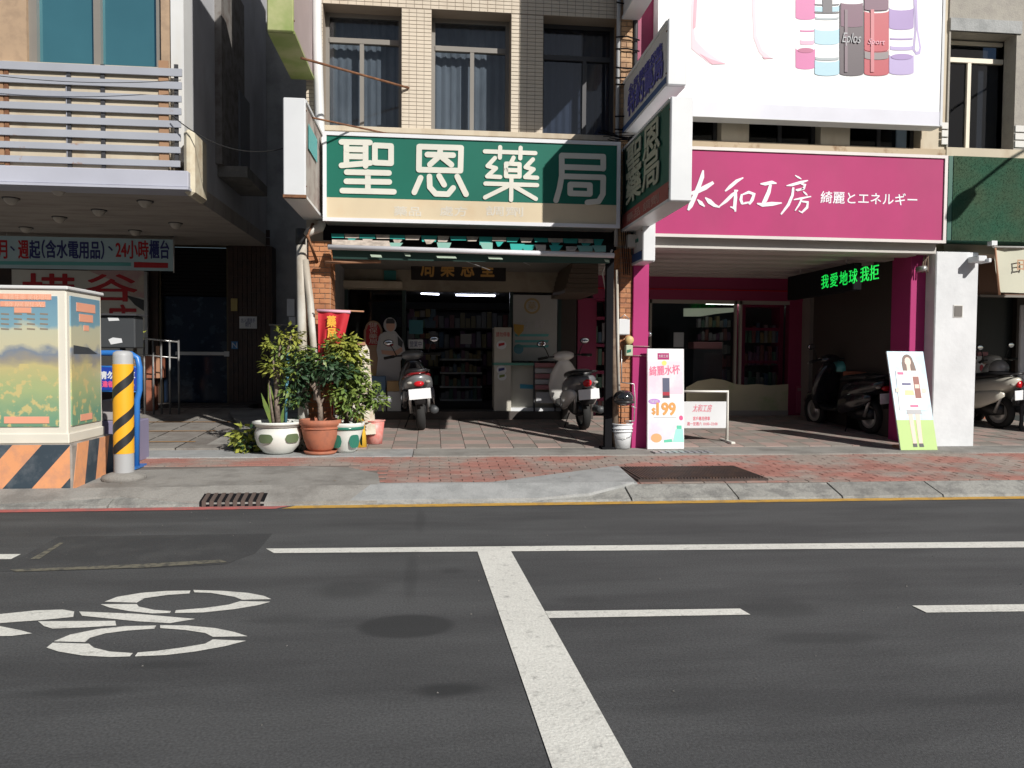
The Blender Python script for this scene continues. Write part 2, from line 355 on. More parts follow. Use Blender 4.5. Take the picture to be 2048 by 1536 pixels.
# ================================================================== GROUND
structure('ground', MB().box(-150, 150, -150, 150, -.30, -.03), M['conc3'])
road = structure('road', MB().poly([(-60, -8, 0), (60, -8, 0), (60, SW0+.01, 0), (-60, SW0+.01, 0)]), M['asphalt'])
z1 = .004
MB().gpx([(532, 1097), (2400, 1079.5), (2400, 1092), (548, 1106)], z1).build('edge_line', M['paint'], road)
MB().gpx([(-300, 1110), (42, 1108), (22, 1118), (-300, 1121)], z1).build('edge_line', M['paint'], road)
MB().gpx([(955, 1103), (1022, 1102), (1140, 1312), (1265, 1536), (1359, 1705), (1164, 1705), (1105, 1536), (1036, 1336)], z1).build('stop_line', M['paint'], road)
MB().gpx([(1090, 1222), (1480, 1217), (1501, 1229), (1098, 1236)], z1).build('dashed_line', M['paint'], road)
MB().gpx([(1824, 1211), (2400, 1204), (2400, 1218), (1853, 1225)], z1).build('dashed_line', M['paint'], road)
MB().poly([(-1.25, 6.60, z1), (20, 6.60, z1), (20, 6.72, z1), (-1.15, 6.72, z1)]).build('yellow_line', M['yellow'], road)
MB().poly([(-20, 6.58, z1), (-1.30, 6.60, z1), (-1.20, 6.72, z1), (-20, 6.72, z1)]).build('red_line', M['redp'], road)
bz = [((535,930),(600,905),(720,885),(850,875),(975,873),(970,888),(860,895),(740,912),(700,935)),
 ((990,870),(1150,875),(1270,885),(1350,900),(1390,917),(1240,920),(1200,905),(1080,885),(995,882)),
 ((515,943),(560,960),(660,978),(780,990),(870,988),(875,978),(790,972),(710,955),(700,942)),
 ((895,988),(1040,985),(1200,968),(1320,948),(1385,930),(1230,927),(1170,945),(1050,962),(900,974)),
 ((275,1133),(360,1098),(500,1070),(640,1055),(800,1052),(790,1068),(650,1078),(540,1092),(460,1115),(435,1137)),
 ((820,1050),(960,1052),(1100,1065),(1200,1085),(1268,1107),(1090,1110),(1050,1090),(950,1075),(820,1065)),
 ((238,1165),(300,1185),(420,1205),(560,1213),(665,1210),(680,1193),(560,1185),(480,1165),(455,1145),(270,1140)),
 ((690,1210),(850,1203),(1000,1185),(1150,1158),(1260,1130),(1090,1123),(1050,1145),(930,1165),(800,1182),(705,1190)),
 ((405,980),(700,992),(1000,1018),(870,1040),(700,1030),(420,1002)),
 ((-160,1010),(180,975),(320,970),(380,980),(375,1008),(200,1025),(-120,1048)),
 ((195,1030),(590,1028),(595,1052),(420,1062),(270,1068),(225,1055)),
 ((-120,1050),(0,1055),(100,1075),(165,1092),(60,1105),(-120,1108))]
for q in bz: MB().gpx([(a/2.56, 840+b/2.56) for a, b in q], z1).build('bicycle_marking', M['paint'], road)
MB().gpx([(-120, 1150), (-60, 1120), (45, 1113), (118, 1073), (545, 1067), (512, 1106), (452, 1128), (300, 1136), (20, 1142)], .002).build('asphalt_patch', M['patch'], road)
MB().gpx([(20, 1139), (280, 1128), (440, 1119), (455, 1124), (290, 1135), (30, 1143)], .0045).build('seam_line', mat('pale_seam', (.17, .16, .12), .9, c2=(.07, .07, .065), ns=22), road)
MB().gpx([(60, 1118), (120, 1085), (128, 1085), (78, 1118)], .0045).build('seam_line', MATS['pale_seam'], road)
# soft oil stains, repairs, tar seams and painted shadow bands, part of the asphalt surface itself
def stains_and_shade(m, lst):
    t = m.node_tree; N = t.nodes; L = t.links; b = N['Principled BSDF']; src = b.inputs['Base Color'].links[0].from_socket
    g = N.new('ShaderNodeNewGeometry'); nz = N.new('ShaderNodeTexNoise'); nz.inputs['Scale'].default_value = 3.2; nz.inputs['Detail'].default_value = 4; L.new(g.outputs['Position'], nz.inputs[0])
    sb_ = N.new('ShaderNodeVectorMath'); sb_.operation = 'SUBTRACT'; L.new(nz.outputs['Color'], sb_.inputs[0]); sb_.inputs[1].default_value = (.5, .5, .5)
    acc = None
    for x, y, rx, ry, ang, k, rag, soft in lst:
        mp = N.new('ShaderNodeMapping'); mp.vector_type = 'TEXTURE'; mp.inputs['Location'].default_value = (x, y, 0); mp.inputs['Rotation'].default_value = (0, 0, ang); mp.inputs['Scale'].default_value = (rx, ry, 1000); L.new(g.outputs['Position'], mp.inputs[0])
        sc2 = N.new('ShaderNodeVectorMath'); sc2.operation = 'MULTIPLY_ADD'; L.new(sb_.outputs[0], sc2.inputs[0]); sc2.inputs[1].default_value = (rag, rag, 0); L.new(mp.outputs[0], sc2.inputs[2])
        ln = N.new('ShaderNodeVectorMath'); ln.operation = 'LENGTH'; L.new(sc2.outputs[0], ln.inputs[0])
        mr = N.new('ShaderNodeMapRange'); mr.interpolation_type = 'SMOOTHSTEP'; mr.inputs['From Min'].default_value = 1; mr.inputs['From Max'].default_value = 1-soft; mr.inputs['To Max'].default_value = k; L.new(ln.outputs['Value'], mr.inputs[0])
        if acc is None: acc = mr.outputs[0]
        else:
            mm = N.new('ShaderNodeMath'); mm.operation = 'MAXIMUM'; L.new(acc, mm.inputs[0]); L.new(mr.outputs[0], mm.inputs[1]); acc = mm.outputs[0]
    mx = N.new('ShaderNodeMix'); mx.data_type = 'RGBA'; L.new(acc, mx.inputs[0]); L.new(src, mx.inputs[6]); mx.inputs[7].default_value = (.026, .028, .030, 1); L.new(mx.outputs[2], b.inputs['Base Color'])
def st(px, py, rpx, rpy, k, rag=.9, soft=.7, ang=0):
    c = G(px, py); return (c.x, c.y, abs(G(px+rpx, py).x-c.x), abs(G(px, py-rpy).y-c.y)*.9, ang, k, rag, soft)
stains_and_shade(M['asphalt'], [st(812, 1252, 108, 28, .75, .10, .25), st(905, 1378, 95, 22, .85), st(700, 1180, 110, 26, .50), st(905, 1143, 34, 9, .40), st(1560, 1215, 130, 26, .48), st(1640, 1275, 160, 18, .42),
    st(150, 1385, 190, 16, .60, .6), st(330, 1330, 120, 12, .5, .6), st(840, 1040, 16, 34, .38, .5), st(822, 1150, 20, 60, .36, .5), st(1150, 1200, 60, 12, .25), st(560, 1240, 100, 14, .26), st(1900, 1400, 200, 20, .22), st(1350, 1420, 160, 20, .22), st(1250, 1045, 220, 10, .22), st(300, 1040, 200, 9, .2)])  # first two here paint soft cast-shadow bands into the asphalt colour
# grit and scraps on the asphalt
mb = MB()
for i in range(160):
    x, y = R_.uniform(-5, 9), R_.uniform(1.6, 6.5); s = R_.uniform(.003, .007); a = R_.uniform(0, 3)
    pts = [(x+s*math.cos(a+k*2.1), y+s*math.sin(a+k*2.1), .003) for k in range(3)]; mb.add(pts+[(x, y, .003+s*.8)], [(0, 1, 3), (1, 2, 3), (2, 0, 3)])
mb.build('road_grit', mat('grit', (.17, .165, .155), .9), None, kind='stuff')

# ---- pavement
def clip(pts, Y, keep_above):
    out = []
    for i in range(len(pts)):
        a, b = pts[i], pts[(i+1) % len(pts)]; ia = (a[1] >= Y) == keep_above; ib = (b[1] >= Y) == keep_above
        if ia: out.append(a)
        if ia != ib:
            t = (Y-a[1])/(b[1]-a[1]); out.append((a[0]+t*(b[0]-a[0]), Y))
    return out
def kz(Y): return .012 + (Y-SW0)*(.10-.012)/(SW1-SW0)
pav = structure('pavement', MB().add([(-40, SW1, swz(SW1)-.008), (40, SW1, swz(SW1)-.008), (40, SW2, swz(SW2)-.008), (-40, SW2, swz(SW2)-.008), (-40, SW1, -.2), (40, SW1, -.2)], [(0, 1, 2, 3), (0, 4, 5, 1)]), M['mortar'])
def slabpx(pts, m, name, off):
    g = []
    for a, b in pts:
        q = G(a, b, .10)
        for _ in range(4): q = G(a, b, swz(q.y) if q.y > SW1 else kz(q.y))
        g.append((q.x, q.y))
    hi = clip(g, SW1, True); lo = clip(g, SW1, False)
    mb = MB()
    if len(hi) > 2: mb.prism([(x, y, swz(y)-.02) for x, y in hi], (0, 0, .02+off))
    if len(lo) > 2: mb.prism([(x, max(y, SW0+.002+off*.5), kz(max(y, SW0))-.02) for x, y in lo], (0, 0, .036+off))
    mb.build(name, m, pav)
kerb = structure('kerb', MB().add([(-40, SW0, -.05), (40, SW0, -.05), (40, SW1, .085), (-40, SW1, .085), (-40, SW0, .0), (40, SW0, .0)], [(0, 1, 5, 4), (4, 5, 2, 3)]), M['conc3'])
x = -9.0; q = random.Random(5)
gap0, gap1 = G(385, 1012, .05).x, G(512, 1012, .05).x
while x < 11:
    L = 1.0 if x > 1.5 else .9
    x1 = min(x+L, 11)
    segs = [(x+.008, x1-.008)]
    if x1 > gap0 and x < gap1: segs = [(x+.008, gap0)] if x < gap0 else []; segs += [(gap1, x1-.008)] if x1 > gap1 else []
    for a, b in segs:
        if b-a < .05: continue
        j = q.uniform(-.006, .006)
        MB().add([(a, SW0, .0), (b, SW0, .0), (b, SW0+.012, .022+j), (a, SW0+.012, .022+j), (b, SW1-.01, .103+j), (a, SW1-.01, .103+j), (a, SW1+.004, .05), (b, SW1+.004, .05)],
                 [(0, 1, 2, 3), (3, 2, 4, 5), (5, 4, 7, 6), (0, 3, 5, 6), (1, 7, 4, 2)]).build('kerb_stone', M['kerb'], kerb)
    x = x1
# slotted gully in the kerb
dg_ = thing('drain_inlet', 'slotted black drain inlet cut into the concrete kerb', 'drain', ((gap0+gap1)/2, SW0, 0))
MB().prism([(gap0-.01, SW0+.001, .006), (gap1+.01, SW0+.001, .006), (gap1+.01, SW0+.012, .045), (gap1+.01, SW0+.16, .085), (gap0-.01, SW0+.16, .085), (gap0-.01, SW0+.012, .045)], (0, 0, -.02)).build('gully_pit', M['black'], dg_); MB().prism([(gap0-.01, SW0+.16, .088), (gap1+.01, SW0+.16, .088), (gap1+.01, SW1+.02, .126), (gap0-.01, SW1+.02, .126)], (0, 0, -.06)).build('gully_lintel', M['conc'], dg_)
for i in range(8):
    xx = gap0+(gap1-gap0)*(i+.5)/8; MB().add([(xx-.02, SW0-.004, .0), (xx+.012, SW0-.004, .0), (xx+.012, SW0+.155, .092), (xx-.02, SW0+.155, .092), (xx-.02, SW0-.004, .05), (xx+.012, SW0-.004, .05)],
        [(0, 1, 5, 4), (4, 5, 2, 3), (0, 4, 3), (1, 2, 5)]).build('grate_bar', mat('gully_bar', (.10, .075, .065), .8), dg_)
# red pavers
cells = []
bl, bw = .21, .105
ry = SW1+.06; row = 0
lightpatch = [(722, 1001), (700, 985), (760, 968), (985, 966), (1130, 947), (1236, 933), (1275, 968), (1180, 977), (1080, 990), (900, 1003)]
while ry < 8.72:
    xx = -4.74 + (bl/2 if row % 2 else 0)
    while xx < 9:
        cx, cy = xx+bl/2, ry+bw/2
        left_edge = -.78 + .05*math.sin(row*1.7)
        ok = cx > left_edge or (cy > 8.25 and cx < -.78)
        if 7.98 > cy and cx < -.5: ok = False
        if ok: cells.append((xx, ry))
        xx += bl
    ry += bw; row += 1
vis = [c for c in cells if c[0] < 6.0]; vis.sort(key=lambda c: c[1]); first, rest = vis[:299], vis[299:]+[c for c in cells if c[0] >= 6.0]
def paver(mb, c, g=.005):
    x, y = c; j = random.uniform(-.002, .002); a, b, d, e = x+g, x+bl-g, y+g, y+bw-g
    zt = lambda yy: swz(yy)+j
    mb.add([(a, d, zt(d)-.03), (b, d, zt(d)-.03), (b, e, zt(e)-.03), (a, e, zt(e)-.03), (a, d, zt(d)), (b, d, zt(d)), (b, e, zt(e)), (a, e, zt(e))],
           [(4, 5, 6, 7), (0, 1, 5, 4), (1, 2, 6, 5), (2, 3, 7, 6), (3, 0, 4, 7)])
for c in first:
    mb = MB(); paver(mb, c); mb.build('paver', M['brickred'], pav)
mb = MB()
for c in rest: paver(mb, c)
mb.build('pavers', M['brickred'], pav, kind='stuff')
# concrete patches, bands
slabpx([(240, 938), (240, 985), (-200, 1002), (-200, 940)], M['conc'], 'concrete_slab', .004)
slabpx([(240, 942), (590, 933), (700, 936), (756, 948), (762, 978), (748, 999), (515, 1010), (385, 1004), (240, 985)], M['conc'], 'concrete_slab', .006)
slabpx(lightpatch, M['conc2'], 'concrete_patch', .010)
MB().prism([(x_, y_, .165) for x_, y_ in [(-.2, 8.72), (11, 8.72), (11, SW2), (-.2, SW2)]], (0, 0, -.1)).build('concrete_band', M['conc'], pav)
MB().prism([(x_, y_, .163) for x_, y_ in [(-9, 8.76), (-.21, 8.76), (-.21, SW2), (-9, SW2)]], (0, 0, -.1)).build('concrete_band', M['conc2'], pav)
a0 = G(505, 912, .12).x; a1 = G(640, 912, .12).x
# iron grate in the pavers
g0 = G(1243, 934, .14); g1 = G(1478, 934, .14); yy0 = G(1370, 959, .12).y; yy1 = G(1370, 933, .13).y
gr = thing('iron_grating', 'rusty dark iron grating set in the red pavers', 'grating', ((g0.x+g1.x)/2, (yy0+yy1)/2, swz(yy0)))
zz = swz((yy0+yy1)/2)+.006
MB().box(g0.x-.02, g1.x+.02, yy0-.02, yy1+.02, zz-.05, zz+.004).build('frame', M['grate'], gr)
mbp = [MB() for _ in range(3)]
nb = 40
for i in range(nb):
    xx = g0.x + (g1.x-g0.x)*(i+.5)/nb; MB().box(xx-.009, xx+.009, yy0+.01, yy1-.01, zz+.004, zz+.016).build('grate_bar', M['grate'], gr)
g0 = G(1320, 915, .15); g1 = G(1445, 915, .15)
gr = thing('steel_grating', 'small bright steel drain grating in front of the pink shop', 'grating', ((g0.x+g1.x)/2, 8.85, .165))
MB().box(g0.x, g1.x, 8.76, 8.96, .16, .171).build('frame', M['conc3'], gr)
for i in range(9):
    xx = g0.x + (g1.x-g0.x)*(i+.5)/9; MB().box(xx-.028, xx+.028, 8.77, 8.95, .171, .179).build('grate_bar', M['steel'], gr)

# ---- arcade floors
def floor(name, xa, xb, ta, checker, nx, ny, ya=SW2, yb=YB):
    base = structure(name, MB().add([(xa, ya, fz(ya)-.012), (xb, ya, fz(ya)-.012), (xb, yb, fz(yb)-.012), (xa, yb, fz(yb)-.012), (xa, ya, 0), (xb, ya, 0)], [(0, 1, 2, 3), (0, 4, 5, 1)]), M['mortar'])
    dx, dy = (xb-xa)/nx, (yb-ya)/ny
    for i in range(nx):
        for j in range(ny):
            a, b, d, e = xa+i*dx+.004, xa+(i+1)*dx-.004, ya+j*dy+.004, ya+(j+1)*dy-.004
            m = ta[(i+j) % 2] if checker else ta[0]; k = random.uniform(-.0015, .0015)
            MB().add([(a, d, fz(d)+k), (b, d, fz(d)+k), (b, e, fz(e)+k), (a, e, fz(e)+k), (a, d, fz(d)-.03), (b, d, fz(d)-.03), (b, e, fz(e)-.03), (a, e, fz(e)-.03)],
                     [(0, 1, 2, 3), (4, 5, 1, 0), (5, 6, 2, 1), (6, 7, 3, 2), (7, 4, 0, 3)]).build('floor_tile', m, base)
    return base
floor('arcade_floor', -1.66, 2.50, (M['tilep'], M['tileg']), True, 14, 11)
floor('arcade_floor', 2.504, 6.30, (M['tilep'], M['tileg']), True, 13, 11)
floor('arcade_floor', 6.304, 9.6, (M['tilep'], M['tileg']), True, 11, 11)
# ramped forecourt at the left
def lz(Y): return .165 + (Y-9.0)*.05
lf = structure('forecourt', MB().add([(-9, 9.404, .158), (-1.664, 9.404, .158), (-1.664, 13.5, lz(13.5)-.012), (-9, 13.5, lz(13.5)-.012)], [(0, 1, 2, 3)]), M['mortar'])
for i in range(14):
    for j in range(9):
        a = -9.0+i*.5; d = 9.41+j*.45
        if a > -2.45 and False: continue
        if a+.5 > -1.664 or a > -2.1-.35*(j-4): continue
        MB().add([(a+.008, d+.008, lz(d)), (a+.492, d+.008, lz(d)), (a+.492, d+.442, lz(d+.45)), (a+.008, d+.442, lz(d+.45)), (a+.008, d+.008, .1), (a+.492, d+.008, .1)],
                 [(0, 1, 2, 3), (0, 4, 5, 1)]).build('floor_slab', M['slabg'], lf)
for k, yy in enumerate((9.86, 10.76, 11.66)):
    MB().add([(-4.6, yy-.025, lz(yy)+.006), (-2.9+.3*k*0, yy-.025, lz(yy)+.006), (-2.9, yy+.025, lz(yy)+.008), (-4.6, yy+.025, lz(yy)+.008)], [(0, 1, 2, 3)]).build('orange_strip', mat('orange_tile_strip', (.45, .25, .10), .7), lf)
# sloping concrete ramp slab
pts = [G(463, 905, .17), G(640, 905, .17)]
rampa = MB(); A = Vector((-2.75, 9.42, .165)); B = Vector((-1.68, 9.42, .165)); Cc = Vector((-1.68, 13.2, .42)); D = Vector((-3.2, 12.6, .40)); E_ = Vector((-2.55, 10.6, .33))
rampa.add([A, B, Cc, D, E_, (B.x, 11.0, .38)], [(0, 1, 5, 4), (4, 5, 2, 3)]); rampa.build('ramp_slab', M['conc'], lf)
MB().box(-9, -3.1, 13.5, 14.3, .2, .42).build('door_step', mat('dark_step', (.07, .06, .055), .8), lf)

# ================================================================== LEFT BUILDING
YL = 9.7
XS = P(370, 200, YL).x            # right side of the left building
ZS = P(300, 372, YL-.3).z         # soffit height
lb = thing('apartment_building', 'tan tiled building at left with louvred balcony and blue-green window', 'building', (-6, 12, 0))
x0, x1, zb, zt = RC(50, -400, 320, 130, YL)
zt = 6.9
zpar = P(180, 138, YL).z
MB().box(-9.5, x0, YL, YL+.3, zpar, 9).box(x0, x1, YL, YL+.3, zt, 9).box(x1, P(343, 60, YL).x, YL, YL+.3, zpar, 9).build('wall', M['tan'], lb)
wn = MB().box(x0, x0+.09, YL+.05, YL+.2, zb, zt).box(x1-.07, x1, YL+.05, YL+.2, zb, zt).box((x0+x1)/2-.03, (x0+x1)/2+.05, YL+.05, YL+.2, zb, zt).box(x0, x1, YL+.06, YL+.19, zb-.05, zb+.03).build('window_frame', M['frame'], lb)
MB().box(x0+.09, (x0+x1)/2-.03, YL+.12, YL+.14, zb+.03, zt).build('pane', M['gl_teal'], wn)
MB().box((x0+x1)/2+.05, x1-.07, YL+.12, YL+.14, zb+.03, zt).build('pane', M['gl_teal'], wn)
MB().box(x0-.1, x1+.05, YL+.35, YL+.4, zb-.2, zt).build('room_back', M['black'], lb)
MB().box(P(343, 60, YL).x, XS, YL-.03, YL+.3, ZS+.35, 9).build('corner_column', M['white'], lb)
MB().box(-9.5, P(343, 60, YL).x, YL-.17, YL+.28, ZS+.2, zpar-.004).build('parapet', M['creamwall'], lb)
tanpx = mat('orange_tan_tile', (.36, .21, .12), .7)
for a, c in ((3, 20), (326, 345)):
    x0, x1, z0, z1_ = RC(a, 130, c, 335, YL-.05); MB().box(x0, x1, YL-.190, YL-.171, z0+.01, z1_).build('pier', tanpx, lb)
# slats
ys0 = [(123, 137), (150, 163), (178, 189), (203, 215), (229, 241), (255, 268), (282, 293), (310, 321)]
xr = P(362, 200, YL-.25).x
for i, (a, b) in enumerate(ys0):
    zt_, zb_ = P(180, a+4, YL-.25).z, P(180, b+6, YL-.25).z
    MB().box(-9.5, xr-.004*i, YL-.215, YL-.193, zb_, zt_, .003).build('louvre_slat', M['lilac'], lb)
for px in (-120, 12, 137, 205, 352):
    x_ = P(px, 220, YL-.2).x; MB().box(x_-.022, x_+.022, YL-.192, YL-.172, P(px, 335, YL-.2).z, P(px, 128, YL-.2).z).build('louvre_post', M['frameD'] if px != 12 else M['rust'], lb)
for px in (137, 207): 
    x_ = P(px, 220, YL-.2).x; MB().box(x_-.03, x_-.005, YL-.191, YL-.173, P(px, 325, YL-.2).z, P(px, 150, YL-.2).z).build('louvre_bracket', M['lilac2'], lb)
MB().box(-9.5, P(378, 355, YL-.35).x, YL-.38, YL-.172, ZS-.02, ZS+.17, .01).build('fascia', M['lilac2'], lb)
MB().box(-9.5, P(380, 372, YL-.35).x, YL-.41, YL-.03, ZS-.05, ZS-.022).build('fascia_trim', M['lilac2'], lb)
MB().box(P(371, 300, YL-.2).x, P(393, 300, YL-.2).x, YL-.30, YL+.25, ZS-.09, P(380, 262, YL-.2).z, .05).build('corner_panel', mat('cream_panel', (.62, .57, .44), .7, c2=(.5, .42, .3), ns=4), lb)
MB().box(-9.5, XS, YL-.02, 14.3, ZS-.01, ZS+.2).build('soffit', M['soffit'], lb)
MB().box(XS-.25, XS, YL+.3, 14.3, ZS+.2, 9).build('side_wall', M['darkwall'], lb)
# recess pieces on the side wall
sw = MB().box(XS-.02, XS+.09, 11.0, 12.3, 3.9, 6.6).build('side_window', mat('shutter_grey', (.20, .19, .18), .7, c2=(.13, .11, .10), ns=6), lb)
MB().box(XS+.09, XS+.12, 11.9, 12.5, 4.0, 5.2).build('louvre_panel', mat('vent_grey', (.16, .165, .18), .6), sw)
MB().box(XS, XS+.4, 11.1, 12.4, 3.75, 3.9).build('ledge', M['conc3'], lb)
MB().box(-9.5, XS, YL+.3, 18, 8.9, 9).build('roof', M['conc3'], lb)
# ground floor back wall
MB().box(-9.5, P(300, 600, 14.3).x, 14.3, 14.6, 0, ZS-.01).build('back_wall', M['browntile'], lb)
dx0, dx1, dz0, dz1 = RC(318, 490, 458, 806, 14.3)
MB().box(dx0-.14, dx0, 14.25, 14.6, 0, ZS-.01).build('door_pier', M['browntile'], lb)
MB().box(dx1, XS+.1, 14.25, 14.6, 0, ZS-.01).build('door_pier', M['browntile'], lb)
MB().box(dx0-.3, dx1+.3, 14.7, 14.75, 0, ZS).build('door_room', M['black'], lb)
MB().box(dx0, dx1, 14.28, 14.6, dz1, ZS-.01).build('door_lintel', M['browntile'], lb)
tl = MB()
for i in range(9):
    for j in range(22):
        a = dx1+.02+i*.08; tl.box(a, a+.072, 14.235, 14.25, .45+j*.14, .45+j*.14+.13)
tl.build('wall_tiles', M['browntile'], lb, kind='stuff')
dr = MB().box(dx0, dx0+.04, 14.30, 14.36, dz0, dz1).box(dx1-.04, dx1, 14.30, 14.36, dz0, dz1).box(dx0, dx1, 14.3, 14.36, dz1-.03, dz1).build('door_frame', mat('bronze', (.10, .08, .05), .4, metal=.5), lb)
zsh = P(390, 590, 14.3).z
n = 14
for i in range(n):
    a = zsh+(dz1-.03-zsh)*i/n; b = zsh+(dz1-.03-zsh)*(i+1)/n-.012; MB().box(dx0+.04, dx1-.04, 14.36, 14.375, a, b, .003).build('shutter_slat', mat('shutter_black', (.018, .018, .02), .9, spec=.1), lb)
d2 = MB().box(dx0+.04, dx1-.04, 14.42, 14.44, dz0, zsh-.02).build('glass_door', mat('patterned_navy_glass', (.012, .022, .045), .12, c2=(.03, .05, .08), ns=4.5, thr=(.55, .6)), lb)
zh = P(400, 707, 14.3).z; MB().box(dx0+.25, dx1-.03, 14.38, 14.41, zh-.03, zh+.03).build('push_bar', M['alu'], d2)
MB().box(dx1-.07, dx1+.02, 14.22, 14.25, zh-.05, zh+.04).build('handle', M['alu'], d2)
# small notices on the brown wall
def notice(name, label, cat, a, b, c, d, Y, m, txt=None, tm=None, th=.012):
    x0, x1, z0, z1_ = RC(a, b, c, d, Y); t = thing(name, label, cat, ((x0+x1)/2, Y, z0))
    MB().box(x0, x1, Y-th, Y, z0, z1_).build('sheet', m, t)
    if txt: text(txt, ((x0+x1)/2, Y-th, (z0+z1_)/2), (x1-x0)*.8, (z1_-z0)*.7, tm or M['navy'], t, ext=.001)
    return t
notice('notice', 'white notice sheet on the dark brown tiled wall', 'notice', 479, 633, 514, 657, 14.23, M['paper'], '出入請隨手\n關門', M['navy'])
notice('notice_plate', 'small yellow plate beside the top of the dark glass door', 'plate', 462, 597, 475, 622, 14.22, mat('yellow_plate', (.42, .33, .12), .6))
notice('sticker', 'small blue square sticker beside the glass door handle', 'sticker', 463, 683, 476, 698, 14.22, mat('blue_sticker', (.05, .20, .45), .5), 'N', M['paper'])
# downlights in the soffit
zc = ZS-.01
for a, b in ((22, 402), (117, 383), (290, 408), (198, 426), (119, 440), (52, 461), (351, 452), (270, 467), (-60, 420), (-40, 455)):
    g = G(a, b-6, zc); t = thing('downlight', 'round white downlight in the left soffit', 'downlight', (g.x, g.y, zc-.1), group='downlights in the soffit of the tan building')
    MB().lathe([(.085, -.012), (.10, -.012), (.10, 0), (.085, 0)], (g.x, g.y, zc), 18).build('trim_ring', M['frameD'], t)
    MB().lathe([(.085, 0), (.075, -.04), (.045, -.075), (.02, -.085), (.0, -.086)], (g.x, g.y, zc), 18).build('lamp_bulb', mat('lamp_glass', (.5, .46, .40), .3), t)
lab = ['beside the louvre edge, at far left', 'nearest the louvre edge, left of the pair', 'nearest the balcony corner', 'in the middle of the ceiling', 'second back row, above the blue banner middle', 'close to the banner, at far left', 'at the right end, closest to the alley', 'above the right part of the blue banner', 'far left out of view', 'far left by the banner']
for o, l in zip([o for o in col.objects if o.name.startswith('downlight')], lab): o['label'] = 'white downlight under the soffit, ' + l
# banner and board
x0, x1, z0, z1_ = RC(-120, 474, 348, 538, 13.2)
bn = thing('hanging_banner', 'long pale blue banner with navy and red lettering under the soffit', 'banner', ((x0+x1)/2, 13.2, z0))
MB().box(x0, x1, 13.2, 13.22, z0, z1_).build('cloth', M['lbl'], bn)
MB().tube([(x1, 13.19, z0-.03), (x1, 13.19, ZS-.01)], .012).build('pole', M['alu'], bn)
MB().tube([(x0+1, 13.21, z1_), (x0+1, 13.21, ZS-.01)], .006).build('cord', M['alu'], bn)
for s, a, c, m in (('月', -4, 14, 'redpr'), ('、', 20, 30, 'navy'), ('週', 37, 57, 'redpr'), ('起', 59, 80, 'navy'), ('（含水電用品）', 84, 208, 'navy'), ('、', 216, 226, 'navy'), ('24小時', 232, 297, 'redpr'), ('櫃台', 299, 338, 'navy')):
    tpx(s, a, 481, c, 517, 13.199, M[m], bn, bold=.02) if s != '、' else tpx(s, a, 492, c, 502, 13.199, M[m], bn)
MB().fpx([(-110, 521), (262, 525), (262, 532), (-110, 528)], 13.199).build('print', M['tealprint'], bn)
MB().fpx([(268, 524), (336, 526), (336, 536), (268, 535)], 13.199).build('print', M['redpr'], bn)
x0, x1, z0, z1_ = RC(25, 541, 290, 760, 14.1)
bd = thing('name_board', 'white board with large red characters behind the painted utility box', 'sign', ((x0+x1)/2, 14.1, z0))
MB().box(x0, x1, 14.1, 14.14, z0, z1_).build('panel', M['boardw'], bd)
MB().box(x1, x1+.05, 14.08, 14.16, z0-.6, z1_).build('frame', M['alu'], bd)
MB().fpx([(175, 541), (288, 541), (288, 596), (262, 592), (235, 565)], 14.099).build('print', mat('blossom_print', (.50, .33, .33), .6, c2=(.55, .50, .42), ns=4), bd)
MB().fpx([(252, 590), (288, 600), (288, 622), (270, 610)], 14.099, off=.003).build('print', M['dkbox'], bd)
tpx('樺', 44, 548, 150, 622, 14.096, M['redpr'], bd, bold=.014); tpx('谷', 172, 549, 274, 602, 14.096, M['redpr'], bd, bold=.02)
tpx('店', 214, 610, 272, 670, 14.096, M['redpr'], bd, bold=.02)
# alley
al = thing('alley_wall', 'dark concrete wall closing the narrow alley between two buildings', 'wall', (-2.4, 14.5, 0))
MB().box(XS-.4, -1.50, 14.62, 14.8, 0, 9).build('wall', M['alley'], al)
notice('paper_sheet', 'white paper sheet in the dark alley, above a smaller one', 'paper', 574, 598, 589, 632, 13.0, M['paper'])
notice('paper_sheet', 'small white paper in the alley just above the shrub', 'paper', 578, 634, 591, 650, 13.0, M['paper'])
bk = thing('alley_cabinet', 'dark grey cabinet standing in the alley behind the tall shrub', 'cabinet', (-2.0, 13.1, .4)); 
x0, x1, z0, z1_ = RC(541, 652, 612, 800, 13.02); MB().box(x0, x1, 13.02, 13.5, .38, z1_).build('body', mat('cab_grey', (.12, .12, .13), .6), bk); MB().box(x0-.02, x1+.02, 13.0, 13.5, z1_, z1_+.03).build('lid', M['frame'], bk)

# railing
rl = thing('metal_railing', 'thin grey metal railing in front of the dark glass door', 'railing', (-4.3, 12.6, .38))
Yr = 12.6; zf = lz(Yr)
def tubepx(mb, pts, r, n=8): return mb.tube([P(a, b, Y) for a, b, Y in pts], r, n)
tubepx(MB(), [(278, 676, Yr), (357, 684, Yr)], .014).build('rail', M['alu'], rl)
tubepx(MB(), [(268, 708, Yr), (355, 716, Yr)], .010).build('rail', M['alu'], rl)
for px in (288, 306, 322, 339, 357):
    a = P(px, 680, Yr); MB().tube([(a.x, Yr, a.z), (a.x, Yr, zf-.02)], .016).build('post', mat('rail_grey', (.20, .20, .20), .5, metal=.4), rl)
ws = thing('wooden_stand', 'brown wooden stand with a light edge behind the railing', 'stand', (-4.6, 13.0, .38))
x0, x1, z0, z1_ = RC(285, 712, 318, 757, 13.0); MB().box(x0, x1, 13, 13.3, z0, z1_, .01).build('body', M['brownwood'], ws)
x0, x1, a, b = RC(312, 692, 319, 756, 12.95); MB().box(x0, x1, 12.95, 13, a, b).build('edge_board', M['tanwood'], ws)
